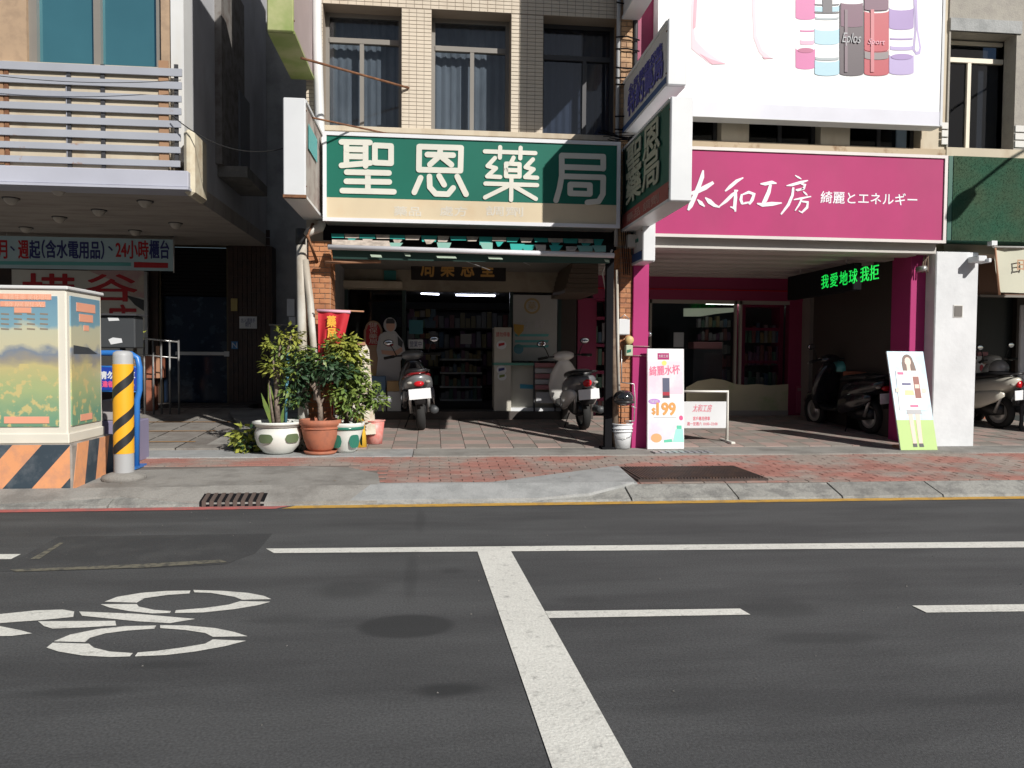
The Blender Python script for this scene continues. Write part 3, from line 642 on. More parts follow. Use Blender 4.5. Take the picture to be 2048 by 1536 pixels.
x0, x1, a, b = RC(287, 760, 306, 800, 13.02); MB().box(x0, x1, 13.02, 13.25, lz(13.0)-.01, b).build('base', M['brownwood'], ws)

# ================================================================== PHARMACY
ph = thing('pharmacy_building', 'cream tiled shop building with three recessed windows above the green sign', 'building', (.45, 9.5, 0))
XA = P(612, 150, YF).x; XM = P(1243, 150, YF).x
wins = [(646, 13, 803, 254), (863, 22, 1022, 262), (1086, 33, 1236, 270)]
zsill = [P((a+c)/2, d, YF).z for a, b, c, d in wins]; zhead = [P((a+c)/2, b, YF).z for a, b, c, d in wins]
xs = [(P(a, 140, YF).x, P(c, 140, YF).x) for a, b, c, d in wins]
zlow = P(930, 292, YF).z
ZH = sum(zhead)/3; ZB_ = sum(zsill)/3
piers = [(XA, xs[0][0]), (xs[0][1], xs[1][0]), (xs[1][1], xs[2][0]), (xs[2][1], XM)]
for a, b in piers:
    MB().box(a, b, YF, YF+.32, ZB_, ZH).build('pier', M['grout'], ph)
MB().box(XA, XM, YF, YF+.32, ZH, 9).build('lintel', M['grout'], ph)
MB().box(XA, XM, YF-.015, YF+.32, CZ+.0, ZB_-.07).build('lower_wall', M['creamwall'], ph)
MB().box(XA, XM, YF-.04, YF+.32, ZB_-.068, ZB_-.002, .006).build('sill', M['creamwall'], ph)
th_, tw_ = .046, .098
mbt = MB()
def tiles(mb, a, b, z0, z1, Y):
    n = max(1, round((b-a)/tw_)); w_ = (b-a)/n; z = z0
    while z+th_*.6 < z1:
        for i in range(n): mb.add([(a+i*w_+.003, Y-.006, z+.003), (a+(i+1)*w_-.003, Y-.006, z+.003), (a+(i+1)*w_-.003, Y-.006, min(z+th_, z1)-.004), (a+i*w_+.003, Y-.006, min(z+th_, z1)-.004),
             (a+i*w_+.003, Y, z+.003), (a+(i+1)*w_-.003, Y, z+.003), (a+(i+1)*w_-.003, Y, min(z+th_, z1)-.004), (a+i*w_+.003, Y, min(z+th_, z1)-.004)],
             [(0, 1, 2, 3), (4, 5, 1, 0), (5, 6, 2, 1), (6, 7, 3, 2), (7, 4, 0, 3)])
        z += th_
for a, b in piers[1:3]: tiles(mbt, a, b, ZB_, ZH, YF)
tiles(mbt, piers[0][0], piers[0][1], ZB_, ZH, YF); tiles(mbt, XA, XM, ZH, 6.6, YF)
mbt.build('wall_tiles', M['cream_tile'], ph, kind='stuff')
def window(par, a, b, z0, z1, Y, zt, fm, pane, cur, split=.5, right_gap=.0):
    f = MB(); t = .045
    f.box(a, a+t, Y, Y+.06, z0, z1).box(b-t, b, Y, Y+.06, z0, z1).box(a+t, b-t, Y, Y+.06, z1-t, z1).box(a+t, b-t, Y, Y+.06, z0, z0+t*.7).box(a+t, b-t, Y-.012, Y+.055, zt-.03, zt+.03)
    xm = a+(b-a)*split; f.box(xm-.025, xm+.025, Y-.008, Y+.05, z0+t*.7, zt-.03); fr = f.build('window', fm, par)
    for (p, q, r, s) in ((a+t, b-t, zt+.03, z1-t), (a+t, xm-.025, z0+t*.7, zt-.03), (xm+.025, b-t, z0+t*.7, zt-.03)):
        MB().box(p, q, Y+.025, Y+.031, r, s).build('pane', pane, fr)
    if cur:
        n = 60; vs = []; fs = []
        for i in range(n+1):
            xx = a+(b-a)*i/n; yy = Y+.16+.011*math.sin(i*1.05)+.008*math.sin(i*2.7+a)
            pinch = .10*math.sin(math.pi*i/n) 
            vs += [(xx, yy, z0), (xx, yy, (z0+z1)/2), (xx, yy, z1)]
        for i in range(n): fs += [(3*i, 3*i+3, 3*i+4, 3*i+1), (3*i+1, 3*i+4, 3*i+5, 3*i+2)]
        MB().add(vs, fs, True).build('curtain', cur, fr)
    return fr
for i, (a, b) in enumerate(xs):
    zt_ = P(sum(wins[i][::2])/2, (83, 100, 118)[i], YF+.24).z
    window(ph, a, b, ZB_, ZH, YF+.24, zt_, M['frame'] if i < 2 else M['frameD'], GL['win'], M['curtain'] if i < 2 else M['curtaind'], (.47, .52, .60)[i])
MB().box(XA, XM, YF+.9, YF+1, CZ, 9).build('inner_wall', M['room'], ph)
MB().box(XA, XM, YF+.32, 19.2, 8.9, 9).build('roof', M['conc3'], ph)
MB().box(XA, XA+.12, YF+.32, 19.2, 0, 8.9).build('side_wall', M['alley'], ph)
# left brick pillar (orange tiles)
def brickpillar(par, a, b, z0, z1, Y, m, d=.4, bh=.062, bw_=.12, name='pillar'):
    MB().box(a, b, Y, Y+d, z0, z1).build(name, M['grout'], par)
    mb = MB(); z = z0+.01; row = 0
    while z+bh < z1:
        n = max(1, round((b-a)/bw_)); w_ = (b-a)/n; off = (row % 2)*.5*w_; x_ = a-off
        while x_ < b-.005:
            p, q = max(a, x_)+.004, min(b, x_+w_)-.004
            if q-p > .01: mb.box(p, q, Y-.008-R_.uniform(0, .003), Y, z+.004, z+bh-.005)
            x_ += w_
        # left / right returns
        yy = Y
        while yy < Y+d-.02:
            for X_, s_ in ((a, -1), (b, 1)):
                mb.box(X_, X_+s_*.008, yy+.004, min(yy+bw_, Y+d)-.004, z+.004, z+bh-.005)
            yy += bw_
        z += bh; row += 1
    mb.build('brick_tiles', m, par, kind='stuff')
pa, pb, _, _ = RC(618, 500, 661, 900, YF-.1)
brickpillar(ph, pa, pb, fz(YF)-.02, CZ, YF-.1, M['orangebrick'])
pa2, pb2, _, _ = RC(1238, 560, 1262, 890, YF-.1)
brickpillar(ph, pa2, pb2, fz(YF)-.02, CZ, YF-.1, M['orangebrick'])
# ceiling + beams of arcade
MB().box(XA, XM, YF-.0, YB+.2, CZ, CZ+.12).build('arcade_ceiling', mat('arcade_ceiling', (.20, .19, .17), .9), ph)
bz0, bz1 = P(900, 582, YB).z, P(900, 528, YB).z
MB().box(XA+.12, 2.62, YB-.05, YB+.2, bz0, CZ).build('shopfront_beam', mat('beige_beam', (.33, .29, .22), .8, c2=(.25, .21, .16), ns=3), ph)
x0, x1, z0, z1_ = RC(686, 562, 805, 576, YB-.1); MB().box(x0, x1, YB-.18, YB-.05, z0, z1_, .01).build('shutter_rail', M['creamwall'], ph)
x0, x1, z0, z1_ = RC(768, 541, 792, 560, YB-.09); MB().box(x0, x1, YB-.09, YB-.05, z0, z1_).build('alarm_box', mat('alarm_teal', (.03, .20, .19), .5), ph)
# shop room
rm = MB(); X0r, X1r = XA+.12, 2.60
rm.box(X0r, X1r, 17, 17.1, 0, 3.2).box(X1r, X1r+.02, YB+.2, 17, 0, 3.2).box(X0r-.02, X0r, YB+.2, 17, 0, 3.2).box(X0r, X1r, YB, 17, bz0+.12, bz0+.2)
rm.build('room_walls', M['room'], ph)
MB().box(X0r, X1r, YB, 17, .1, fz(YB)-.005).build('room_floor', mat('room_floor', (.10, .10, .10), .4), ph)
# shopfront frames and glass
sf = MB()
for px in (692, 808, 1022, 1118): 
    x_ = P(px, 700, YB).x; sf.box(x_-.03, x_+.03, YB-.03, YB+.05, fz(YB)-.01, bz0)
sff = sf.build('shopfront_frame', mat('dark_green_frame', (.02, .045, .04), .4), ph)
MB().box(P(695, 700, YB).x+.03, P(808, 700, YB).x-.03, YB, YB+.01, fz(YB), bz0).build('pane', GL['dark'], sff)
MB().box(XA+.12, P(692, 700, YB).x-.03, YB-.02, YB+.1, 0, bz0).build('side_panel', mat('side_brown', (.05, .04, .035), .7), ph)
MB().box(P(1118, 700, YB).x+.03, P(1152, 700, YB).x, YB-.02, YB+.2, 0, bz0).build('side_panel', MATS['side_brown'], ph)
PZ = .43
MB().box(XA+.12, 2.56, 12.0, YB-.04, .2, PZ, .008).build('entry_platform', mat('dark_step', (.07, .06, .055), .8), ph)
# roll-down shutter case in the arcade, right
x0 = P(1128, 560, 11.4).x
sc_ = MB()
for i in range(7): sc_.box(x0-.05+.02*i, 2.40, 11.0, 12.3, 2.22+.07*i, 2.285+.07*i)
sc_.build('shutter_case', mat('shutter_brown', (.10, .075, .055), .6), ph)
# white wall panels
x0, x1, z0, z1_ = RC(1026, 590, 1114, 722, YB-.06)
pn = thing('wall_poster', 'large pale poster with a golden round emblem and teal stripes in the pharmacy front', 'poster', ((x0+x1)/2, YB-.06, z0))
MB().box(x0, x1, YB-.06, YB-.035, z0, z1_).build('sheet', mat('poster_grey', (.42, .43, .42), .6), pn)
MB().fpx(elp(1064, 612, 16, 16, 28), YB-.06).build('emblem', mat('emblem_gold', (.40, .30, .14), .5), pn)
MB().fpx(elp(1064, 612, 12, 12, 24), YB-.063).build('emblem', MATS['poster_grey'], pn)
tpx('藥', 1056, 604, 1072, 620, YB-.066, MATS['emblem_gold'], pn)
tpx('好 評', 1040, 640, 1090, 656, YB-.061, M['greyprint'], pn)
for b in (668, 680, 690): MB().fpx([(1030, b), (1098, b), (1096, b+5), (1030, b+5)], YB-.06).build('print', M['tealprint'], pn)
MB().fpx([(1027, 648), (1048, 650), (1047, 662), (1037, 672), (1028, 662)], YB-.07).build('print', mat('gold_sticker', (.50, .30, .05), .5), pn)
MB().fpx(elp(1037, 698, 10, 10, 18), YB-.06).build('print', mat('blue_sticker2', (.10, .28, .36), .5), pn)
# counter at the doorway
x0, x1, z0, z1_ = RC(988, 655, 1124, 820, 12.05)
ct = thing('glass_counter', 'pale counter with green edge and round stickers, right of the doorway', 'counter', ((x0+x1)/2, 12.2, PZ))
xm = P(1023, 700, 12.05).x
MB().box(x0, xm, 12.05, 12.42, PZ, z1_, .008).build('end_cabinet', M['counter'], ct)
MB().box(xm, x1, 12.2, 12.42, PZ, P(1060, 728, 12.05).z, .008).build('body', M['counter'], ct)
MB().box(x0-.005, x1+.02, 12.035, 12.42, P(1000, 728, 12.05).z-.02, P(1000, 728, 12.05).z+.02).build('edge_trim', M['counterg'], ct)
for (a, b, r, m) in ((1003, 690, 10, 'redpr'), (1003, 740, 10, 'navy'), (1004, 753, 9, 'leafg')):
    q = MB(); q.fpx(elp(a, b, r, r*.9, 20), 12.05); q.build('sticker', M['paper'], ct)
    MB().fpx([(a-r*.6, b-r*.3), (a+r*.6, b-r*.5), (a+r*.6, b), (a-r*.6, b+r*.3)], 12.047).build('print', M[m], ct)
tpx('請勿停車', 992, 664, 1020, 674, 12.05, M['redpr'], ct)
MB().fpx([(1040, 768), (1072, 770), (1072, 778), (1040, 777)], 12.2).build('print', mat('cyan_label', (.05, .30, .45), .5), ct)
MB().box(x0, x1, 12.07, 12.42, PZ, PZ+.05).build('plinth', M['paper'], ct)
# newspaper rack
x0, x1, z0, z1_ = RC(1068, 722, 1112, 808, 12.02)
nr = thing('newspaper_rack', 'rack of pink and white printed papers beside the white scooter', 'rack', ((x0+x1)/2, 12.05, PZ))
MB().box(x0, x0+.02, 12.02, 12.14, PZ, z1_).box(x1-.02, x1, 12.02, 12.14, PZ, z1_).build('frame', M['frameD'], nr)
for i in range(5):
    b = 726+i*11; x0a, x1a, a_, b_ = RC(1070, b, 1110, b+9, 12.025); MB().box(x0a, x1a, 12.01, 12.12, a_, b_).build('paper_pile', [mat('paper_rose', (.45, .20, .22), .7), M['greyprint']][i % 2], nr)
x0a, x1a, a_, b_ = RC(1072, 784, 1108, 806, 12.02); MB().box(x0a, x1a, 12.0, 12.02, a_, b_).build('front_panel', M['greyprint'], nr)
# plaque
x0, x1, z0, z1_ = RC(822, 526, 1012, 561, 11.9)
pq = thing('name_plaque', 'dark carved wooden plaque with golden characters above the pharmacy door', 'plaque', ((x0+x1)/2, 11.9, z0))
MB().box(x0, x1, 11.9, 11.95, z0, z1_+.18, .01).build('board', mat('plaque_black', (.018, .014, .013), .35), pq)
MB().box(x0-.02, x1+.02, 11.89, 11.94, z1_+.18, z1_+.21).build('frame', M['gold'], pq)
for k, s in enumerate('局藥恩聖'): tpx(s, 842+k*40, 512, 868+k*40, 553, 11.899, M['gold'], pq, bold=.02)
# tubes
def fluo(a, b, c, Y, label, m='tube', r=.014, dy=1.6):
    p, q = P(a, b, Y), P(c, b+dy, Y); t = thing('fluorescent_lamp', label, 'lamp', ((p.x+q.x)/2, Y, p.z))
    MB().tube([p, q], r, 8).build('tube', M[m], t); MB().box(p.x-.02, q.x+.02, Y-.03, Y+.03, max(p.z, q.z)+r+.002, max(p.z, q.z)+r+.04).build('batten', M['paper'], t)
fluo(842, 587, 878, 14.5, 'short bright fluorescent tube, left one in the pharmacy')
fluo(912, 590, 990, 14.5, 'longer bright fluorescent tube, right one in the pharmacy')
# shelves & goods in the pharmacy
sh = thing('medicine_shelf', 'white glass shelving with small boxes inside the pharmacy', 'shelf', (.9, 16.5, fz(YB)))
for i, b in enumerate((799, 773, 745, 718)):
    x0, x1, z0, z1_ = RC(880, b, 964, b+3, 14.2); MB().box(x0, x1, 14.2, 14.6, z0, z1_+.005).build('shelf_board', mat('shelf_white', (.55, .57, .56), .5), sh)
x0, x1, z0, z1_ = RC(878, 700, 966, 806, 16.6); MB().box(x0, x1, 16.6, 16.63, fz(YB), z1_).build('back_panel', M['room'], sh)
cols = [tuple(x*.40+.05 for x in c_) for c_ in [(.45, .10, .08), (.5, .5, .45), (.10, .25, .40), (.10, .32, .20), (.52, .40, .12), (.55, .55, .58), (.30, .10, .25)]]
gm = [mat('goods_%s' % n_, c, .5) for n_, c in zip(('red', 'white', 'blue', 'green', 'yellow', 'silver', 'purple'), cols)]
def goods(label, a, b, c, d, Y, rows, n, hmax=.9, name='shelf_goods'):
    t = thing(name, label, 'goods', P((a+c)/2, d, Y)); mbs = [MB() for _ in gm]
    for r in range(rows):
        yb = b+(d-b)*(r+1)/rows; h = (d-b)/rows
        for i in range(n):
            px = a+(c-a)*i/n; w_ = (c-a)/n; k = R_.randrange(len(gm)); hh = h*R_.uniform(.45, hmax)
            x0, x1, z0, z1_ = RC(px+.08*w_, yb-hh, px+w_*.92, yb, Y); mbs[k].box(x0, x1, Y, Y+.1, z0, z1_)
    for q, m in zip(mbs, gm):
        if q.v: q.build('packets', m, t, kind='stuff')
goods('rows of small medicine packets on the white shelving', 882, 695, 962, 799, 14.25, 4, 10)
goods('mixed packets on the wall rack behind the red scooter', 818, 612, 872, 720, 13.6, 5, 5, .8)
bb = thing('back_shelves', 'dark back wall shelves deep inside the pharmacy', 'shelf', (0, 16.8, .3))
for i in range(5): MB().box(X0r+.3, X1r-.3, 16.5, 16.98, .6+i*.42, .63+i*.42).build('shelf_board', MATS['side_brown'], bb)
goods('dim rows of boxes on the back wall shelves of the pharmacy', 760, 620, 1080, 770, 16.6, 4, 30)
notice('price_card', 'white blank card hanging above the medicine shelving', 'card', 921, 668, 943, 688, 14, M['paper'])
notice('window_sign', 'white and blue oblong sign beside the cardboard figure', 'sign', 817, 679, 846, 697, 12.3, M['paper'], '營業中', M['navy'])
notice('teal_sign', 'round teal sticker above the blue and white sign', 'sticker', 818, 640, 846, 668, 12.35, mat('teal_dark', (.03, .16, .20), .5))
# red rounded board + cutout + boxes
sb = thing('rounded_sign', 'tall red sign with a round top beside the cardboard figure', 'sign', P(746, 740, 12.3))
MB().fpx([(p, q) for p, q in [(728, 738), (728, 660)] + [(746.5-16.5*math.cos(t*math.pi/12), 658-16.5*math.sin(t*math.pi/12)) for t in range(11)] + [(765, 660), (765, 738)]], 12.3, .03).build('board', mat('sign_tan', (.42, .27, .18), .6), sb)
MB().fpx([(p, q) for p, q in [(732, 690), (732, 660)] + [(746.5-12.5*math.cos(t*math.pi/12), 658-12.5*math.sin(t*math.pi/12)) for t in range(11)] + [(761, 660), (761, 690)]], 12.269, .003).build('print', M['redpr'], sb)
for k, s in enumerate('健保藥局'): tpx(s, 738, 645+k*11, 755, 655+k*11, 12.265, M['offw'], sb, ext=.001)
MB().box(P(732, 740, 12.3).x, P(761, 740, 12.3).x, 12.26, 12.4, PZ, P(746, 738, 12.3).z).build('stand', M['card'], sb)
cu = thing('cardboard_figure', 'life-size cardboard cutout of a person in a pale shirt with folded arms', 'cutout', P(783, 770, 12.2))
outl = elp(780, 650, 13, 15, 20)
body = [(768, 664), (758, 672), (753, 700), (756, 716), (752, 760), (753, 775), (803, 775), (801, 722), (811, 704), (806, 682), (795, 668), (790, 662)]
MB().fpx(outl, 12.2, .012).fpx(body, 12.2, .0125).build('board', M['greyprint'], cu)
MB().fpx(elp(781, 651, 9, 12, 16), 12.188, .002).build('print', M['skin'], cu); MB().fpx([(762, 700), (790, 702), (803, 694), (806, 702), (792, 712), (764, 708)], 12.187, .002).build('print', M['skin'], cu)
MB().fpx([(772, 642), (775, 637), (786, 637), (790, 643), (789, 647), (772, 647)], 12.185, .002).build('print', M['dkbox'], cu); MB().fpx([(795, 672), (806, 684), (804, 695), (796, 690)], 12.186, .002).build('print', M['dkbox'], cu)
MB().fpx([(760, 668), (772, 666), (790, 668), (794, 698), (762, 698)], 12.187, .0008).build('print', mat('shirt_print', (.55, .55, .55), .7), cu)
MB().fpx(elp(779, 689, 8, 4, 12), 12.186, .001).build('print', M['redpr'], cu)
MB().fpx([(757, 718), (800, 720), (802, 765), (754, 765)], 12.187, .001).build('print', mat('apron_print', (.45, .45, .47), .7), cu)
MB().box(P(758, 770, 12.2).x, P(798, 770, 12.2).x, 12.21, 12.42, PZ, P(780, 700, 12.2).z-.2).build('strut', M['card'], cu)
def boxthing(label, a, b, c, d, Y, dp, m, z0=None, name='cardboard_box'):
    x0, x1, zz0, z1_ = RC(a, b, c, d, Y); zz0 = z0 if z0 is not None else zz0
    t = thing(name, label, 'box', ((x0+x1)/2, Y+dp/2, zz0)); MB().box(x0, x1, Y, Y+dp, zz0, z1_, .006).build('carton', m, t)
    MB().box((x0+x1)/2-.025, (x0+x1)/2+.025, Y-.002, Y+dp+.002, z1_, z1_+.002).build('tape', M['card'], t); return z1_+.002
zz = boxthing('white carton at the bottom of the stack by the cardboard figure', 775, 783, 802, 816, 12.04, .14, M['greyprint'], PZ)
boxthing('brown carton on the white one by the cardboard figure', 774, 762, 803, 782, 12.04, .14, M['card'], zz)
zz = boxthing('grey carton at the bottom behind the green shrub', 742, 786, 772, 816, 12.04, .14, mat('carton_grey', (.28, .29, .31), .8), PZ)
boxthing('blue topped carton above the grey one behind the shrub', 742, 752, 771, 785, 12.04, .14, mat('carton_blue', (.10, .17, .27), .8), zz)

# green main sign
YS = 9.12
x0, x1, z0, z1_ = RC(648, 276, 1238, 448, YS)
gs = thing('pharmacy_sign', 'green and cream shop sign reading 聖恩藥局 in white rounded characters', 'sign', ((x0+x1)/2, YS, z0))
zmid = P(930, 402, YS).z
MB().box(x0, x1, YS, YF-.02, z0, z1_).build('box', M['alu'], gs)
MB().box(x0+.03, x1-.03, YS-.012, YS, zmid, z1_-.03).build('green_panel', M['green'], gs)
MB().box(x0+.03, x1-.03, YS-.012, YS, z0+.03, zmid-.002).build('cream_panel', M['creamband'], gs)
fr = MB(); t_ = .032
fr.box(x0-.01, x1+.01, YS-.03, YS, z1_-t_, z1_+.01).box(x0-.01, x1+.01, YS-.03, YS, z0-.01, z0+t_).box(x0-.01, x0+t_, YS-.03, YS, z0+t_, z1_-t_).box(x1-t_, x1+.01, YS-.03, YS, z0+t_, z1_-t_)
fr.build('frame', mat('frame_white', (.72, .73, .76), .4), gs)
def rstroke(mb, pts, w_, Y, k):
    for i in range(len(pts)-1):
        (x0_, y0_), (x1_, y1_) = pts[i], pts[i+1]; an = math.atan2(y1_-y0_, x1_-x0_); r_ = w_/2
        q_ = [(x0_+r_*math.cos(an+math.pi/2+t*math.pi/6), y0_+r_*math.sin(an+math.pi/2+t*math.pi/6)) for t in range(7)] + [(x1_+r_*math.cos(an-math.pi/2+t*math.pi/6), y1_+r_*math.sin(an-math.pi/2+t*math.pi/6)) for t in range(7)]
        mb.fpx([(560+a/2.844, b/2.844) for a, b in q_], Y, .010+.0003*((k*3+i) % 11))
GLY = {'聖': (32, [[(350,808),(512,812)],[(378,808),(378,930)],[(487,812),(487,945)],[(378,850),(487,852)],[(378,890),(487,892)],[(350,942),(515,928)],[(540,828),(632,832),(632,930),(540,926),(540,828)],[(380,980),(620,985)],[(500,980),(500,1085)],[(378,1032),(622,1036)],[(355,1085),(648,1092)]]),
 '恩': (32, [[(792,835),(1030,842),(1026,972),(790,966),(792,835)],[(838,880),(985,884)],[(912,848),(908,888),(852,938)],[(915,890),(975,938)],[(800,1012),(764,1095)],[(850,1005),(852,1065),(885,1103),(955,1106),(985,1070)],[(905,1002),(934,1052)],[(1008,1005),(1058,1106)]]),
 '藥': (24, [[(1165,862),(1452,872)],[(1252,838),(1250,898)],[(1368,842),(1366,902)],[(1328,898),(1312,930)],[(1285,932),(1362,935),(1362,1005),(1285,1003),(1285,932)],[(1285,968),(1362,970)],[(1222,900),(1180,945),(1228,958),(1178,1004),(1252,1008)],[(1438,908),(1396,952),(1442,964),(1394,1008),(1462,1012)],[(1168,1045),(1462,1054)],[(1316,1015),(1314,1138)],[(1292,1062),(1166,1124)],[(1338,1064),(1455,1132)]]),
 '局': (31, [[(1602,885),(1838,892)],[(1838,892),(1838,960)],[(1602,950),(1838,958)],[(1602,885),(1602,1000),(1590,1070),(1570,1140)],[(1602,1003),(1838,1010)],[(1838,1010),(1836,1105),(1812,1146),(1748,1152)],[(1650,1050),(1762,1054),(1762,1104),(1650,1100),(1650,1050)]])}
for ch_, (w_, L2) in GLY.items():
    mbc = MB()
    for k_, st_ in enumerate(L2): rstroke(mbc, st_, w_, YS-.012, k_)
    mbc.build('character', M['offw'], gs)
for s, a, c in (('藥品', 788, 842), ('處方', 880, 934), ('調劑', 972, 1046)): tpx(s, a, 413, c, 432, YS-.012, M['faint'], gs, bold=.02, ext=.002)

# torn awning below sign
YA = 9.05
aw = thing('torn_awning', 'torn green and white striped awning with a white roller bar over the pharmacy', 'awning', P(940, 530, YA))
mb = [M['teal'], M['awhite'], mat('awning_mint', (.22, .42, .36), .8)]
qa = random.Random(3)
def aq(m, a, c, t0, t1, Ya_, Yb_, j0=0, j1=0): MB().add([P(a, t0+(a-660)*.021, Ya_), P(c, t0+(c-660)*.021, Ya_), P(c+j1, t1+(c-660)*.021, Yb_), P(a+j0, t1+(a-660)*.021+j0*.2, Yb_)], [(0, 1, 2, 3)]).build('torn_canvas', m, aw)
a = 662; k = 0
while a < 1205:
    w_ = qa.uniform(24, 34); c = min(a+w_, 1208); dip = qa.choice([0, 0, 2, 7, 14]) if a > 760 else 0
    aq(mb[k % 2], a, c-.3, 467, 475+dip*.6, 9.38, 9.28, qa.uniform(0, 3), -qa.uniform(0, 6) if dip else 0)
    if a > 760 and qa.random() < .55: aq(mb[(k+qa.randrange(2)) % 2] if qa.random() < .6 else mb[2], a+qa.uniform(-6, 8), c+qa.uniform(-4, 10), 484+qa.uniform(-6, 0), 492, 9.20, 9.10, qa.uniform(0, 8), -qa.uniform(0, 8))
    if qa.random() < .35: aq(mb[1-k % 2], a+6, c-4, 475, 483+qa.uniform(-2, 4), 9.30, 9.22, 5, -9)
    a = c; k += 1
aq(mb[1], 664, 778, 479, 492, 9.2, 9.10, 0, 4); aq(mb[0], 672, 684, 482, 486, 9.19, 9.16); aq(mb[0], 745, 762, 481, 487, 9.19, 9.15)
tubepx(MB(), [(656, 494, YA), (1228, 511, YA)], .030, 12).build('roller_bar', mat('roller_white', (.66, .66, .70), .4), aw)
MB().prism([P(664, 498, 9.10), P(1222, 515, 9.10), P(1218, 527, 9.14), P(1000, 524, 9.14), P(820, 521, 9.14), P(666, 517, 9.14)], (0, .02, 0)).build('valance', M['awgreen'], aw)
mbx = MB()
for a, b, w_ in ((740, 512, 22), (808, 510, 12), (872, 514, 38), (975, 516, 28), (1208, 522, 10)):
    mbx.prism([P(a, b-3, 9.09), P(a+w_, b-2, 9.09), P(a+w_*1.1, b+3, 9.09), P(a+3, b+2, 9.09)], (0, -.004, 0))
mbx.build('torn_scrap', mat('scrap_mint', (.40, .50, .40), .8), aw)
mbx = MB(); tubepx(mbx, [(870, 500, 9.2), (980, 540, 9.6)], .005, 6); tubepx(mbx, [(985, 500, 9.2), (1060, 530, 9.6)], .005, 6); mbx.build('awning_wire', M['alu'], aw)
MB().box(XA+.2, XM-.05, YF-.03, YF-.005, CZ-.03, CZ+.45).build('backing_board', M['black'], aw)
mbx = MB(); tubepx(mbx, [(650, 525, 9.3), (762, 523, 9.35)], .02, 8); mbx.build('wooden_bar', M['tanwood'], aw)
tubepx(MB(), [(1224, 500, 9.1), (1205, 545, 9.5), (1215, 600, 9.5)], .012).build('awning_arm', M['alu'], aw)

# projecting signs ---------------------------------------------------------
def projsign(name, label, xa, xb, ya, yb, z0, z1, body, face, top_label=None):
    t = thing(name, label, 'sign', ((xa+xb)/2, yb, z0))
    MB().box(xa+.012, xb-.012, ya+.012, yb, z0+.012, z1-.012).build('light_box', face, t)
    MB().box(xa, xb, ya, ya+.05, z0, z1, .01).build('end_panel', body, t)
    for q0 in (z0, z1-.03): MB().box(xa-.004, xb+.004, ya+.05, yb, q0, q0+.03).build('edge_frame', body, t)
    for zz in (z0+.12, z1-.12): MB().box(xa-.006, xb+.006, ya+.03, ya+.055, zz, zz+.01).build('clamp', M['rust'], t)
    return t
# left: white sign
Ya = 8.1
x0, x1, z0, z1_ = RC(566, 195, 611, 395, Ya)
t = projsign('projecting_sign', 'weathered white projecting sign on the left corner of the pharmacy', x0, x1, Ya, 9.4, z0, z1_, M['brightw'], mat('faded_panel', (.42, .38, .35), .7, c2=(.28, .22, .20), ns=4))
MB().box(x0-.003, x1+.003, Ya-.003, Ya+.06, z0-.0, z0+.03).build('rust_edge', M['rust'], t)
MB().box(x1, x1+.003, Ya+.2, Ya+.8, z0+.55, z1_-.2).build('print', M['tealprint'], t)
MB().tube([(x0+.1, 9.4, z0-.05), (x0+.1, 9.0, z0-.25), (x0+.15, 9.4, z0-.5)], .02).build('bracket', M['rust'], t)
LSX = (x0+x1)/2
# yellow-green sign above
Yb2 = 8.05
x0, x1, z0, z1_ = RC(533, -300, 586, 62, Yb2); 
t = projsign('projecting_sign', 'yellow-green light box high on the left edge of the pharmacy', x0, x1, Yb2, 9.42, z0, z0+2.7, mat('lime_panel', (.27, .34, .11), .5, c2=(.40, .42, .20), ns=2), mat('pink_grey_panel', (.40, .33, .33), .6))  # unseen upper part stretched above the frame to shade the side wall
# bracing rods
def rod(name, label, pts, r, m=M['rust'], cat='rod', **k):
    t = thing(name, label, cat, pts[0], **k); MB().tube([Vector(p) for p in pts], r, 8).build('bar', m, t); return t
rod('bracing_rod', 'upper rusty rod from the lime sign to the tiled pier', [P(602, 116, 8.5), P(818, 176, YF-.02)], .014)
rod('bracing_rod', 'lower rusty rod from the white sign to the top of the green sign', [P(618, 234, 8.6), P(778, 268, YF-.06)], .011)

# right: signs between the shops
Yc = 7.42
x0, x1, z0, z1_ = RC(1341, 193, 1385, 402, Yc)
t = projsign('projecting_sign', 'tall green projecting sign with white front edge between the two shops', x0, x1, Yc, 9.38, z0, z1_, M['brightw'], M['greend'])
ym = (Yc+.06+9.38)/2; zr = z0+.20
MB().box(x0-.002, x0+.012, Yc+.055, 9.38, z0+.031, zr).build('red_panel', mat('red_faded', (.30, .07, .06), .6), t)
text('聖恩\n藥局', (x0-.001, ym, (zr+z1_)/2), 1.35, (z1_-zr)*.82, mat('letter_aged', (.40, .42, .33), .6), t, u=(0, -1, 0), bold=.03, ext=.012)
text('藥品 調劑', (x0-.003, ym, z0+.11), 1.3, .10, mat('letter_pale', (.42, .25, .22), .6), t, u=(0, -1, 0), ext=.004)
Yd = 7.55
x0, x1, z0, z1_ = RC(1336, 36, 1374, 170, Yd)
t = projsign('projecting_sign', 'white and blue projecting sign above the green one between the shops', x0, x1, Yd, 9.38, z0, z1_, M['brightw'], mat('white_panel', (.60, .60, .60), .5))
text('全民健康保險', (x0+.006, ym, z1_-.20), 1.35, .12, mat('letter_blue', (.09, .09, .36), .6), t, u=(0, -1, 0), ext=.008)
text('特約藥局', (x0+.006, ym, z0+.28), 1.4, .26, MATS['letter_blue'], t, u=(0, -1, 0), bold=.03, ext=.008)
MB().box(x0-.002, x0+.012, Yd+.055, 9.38, z0+.031, z0+.10).build('blue_band', mat('blue_band', (.03, .08, .22), .6), t)
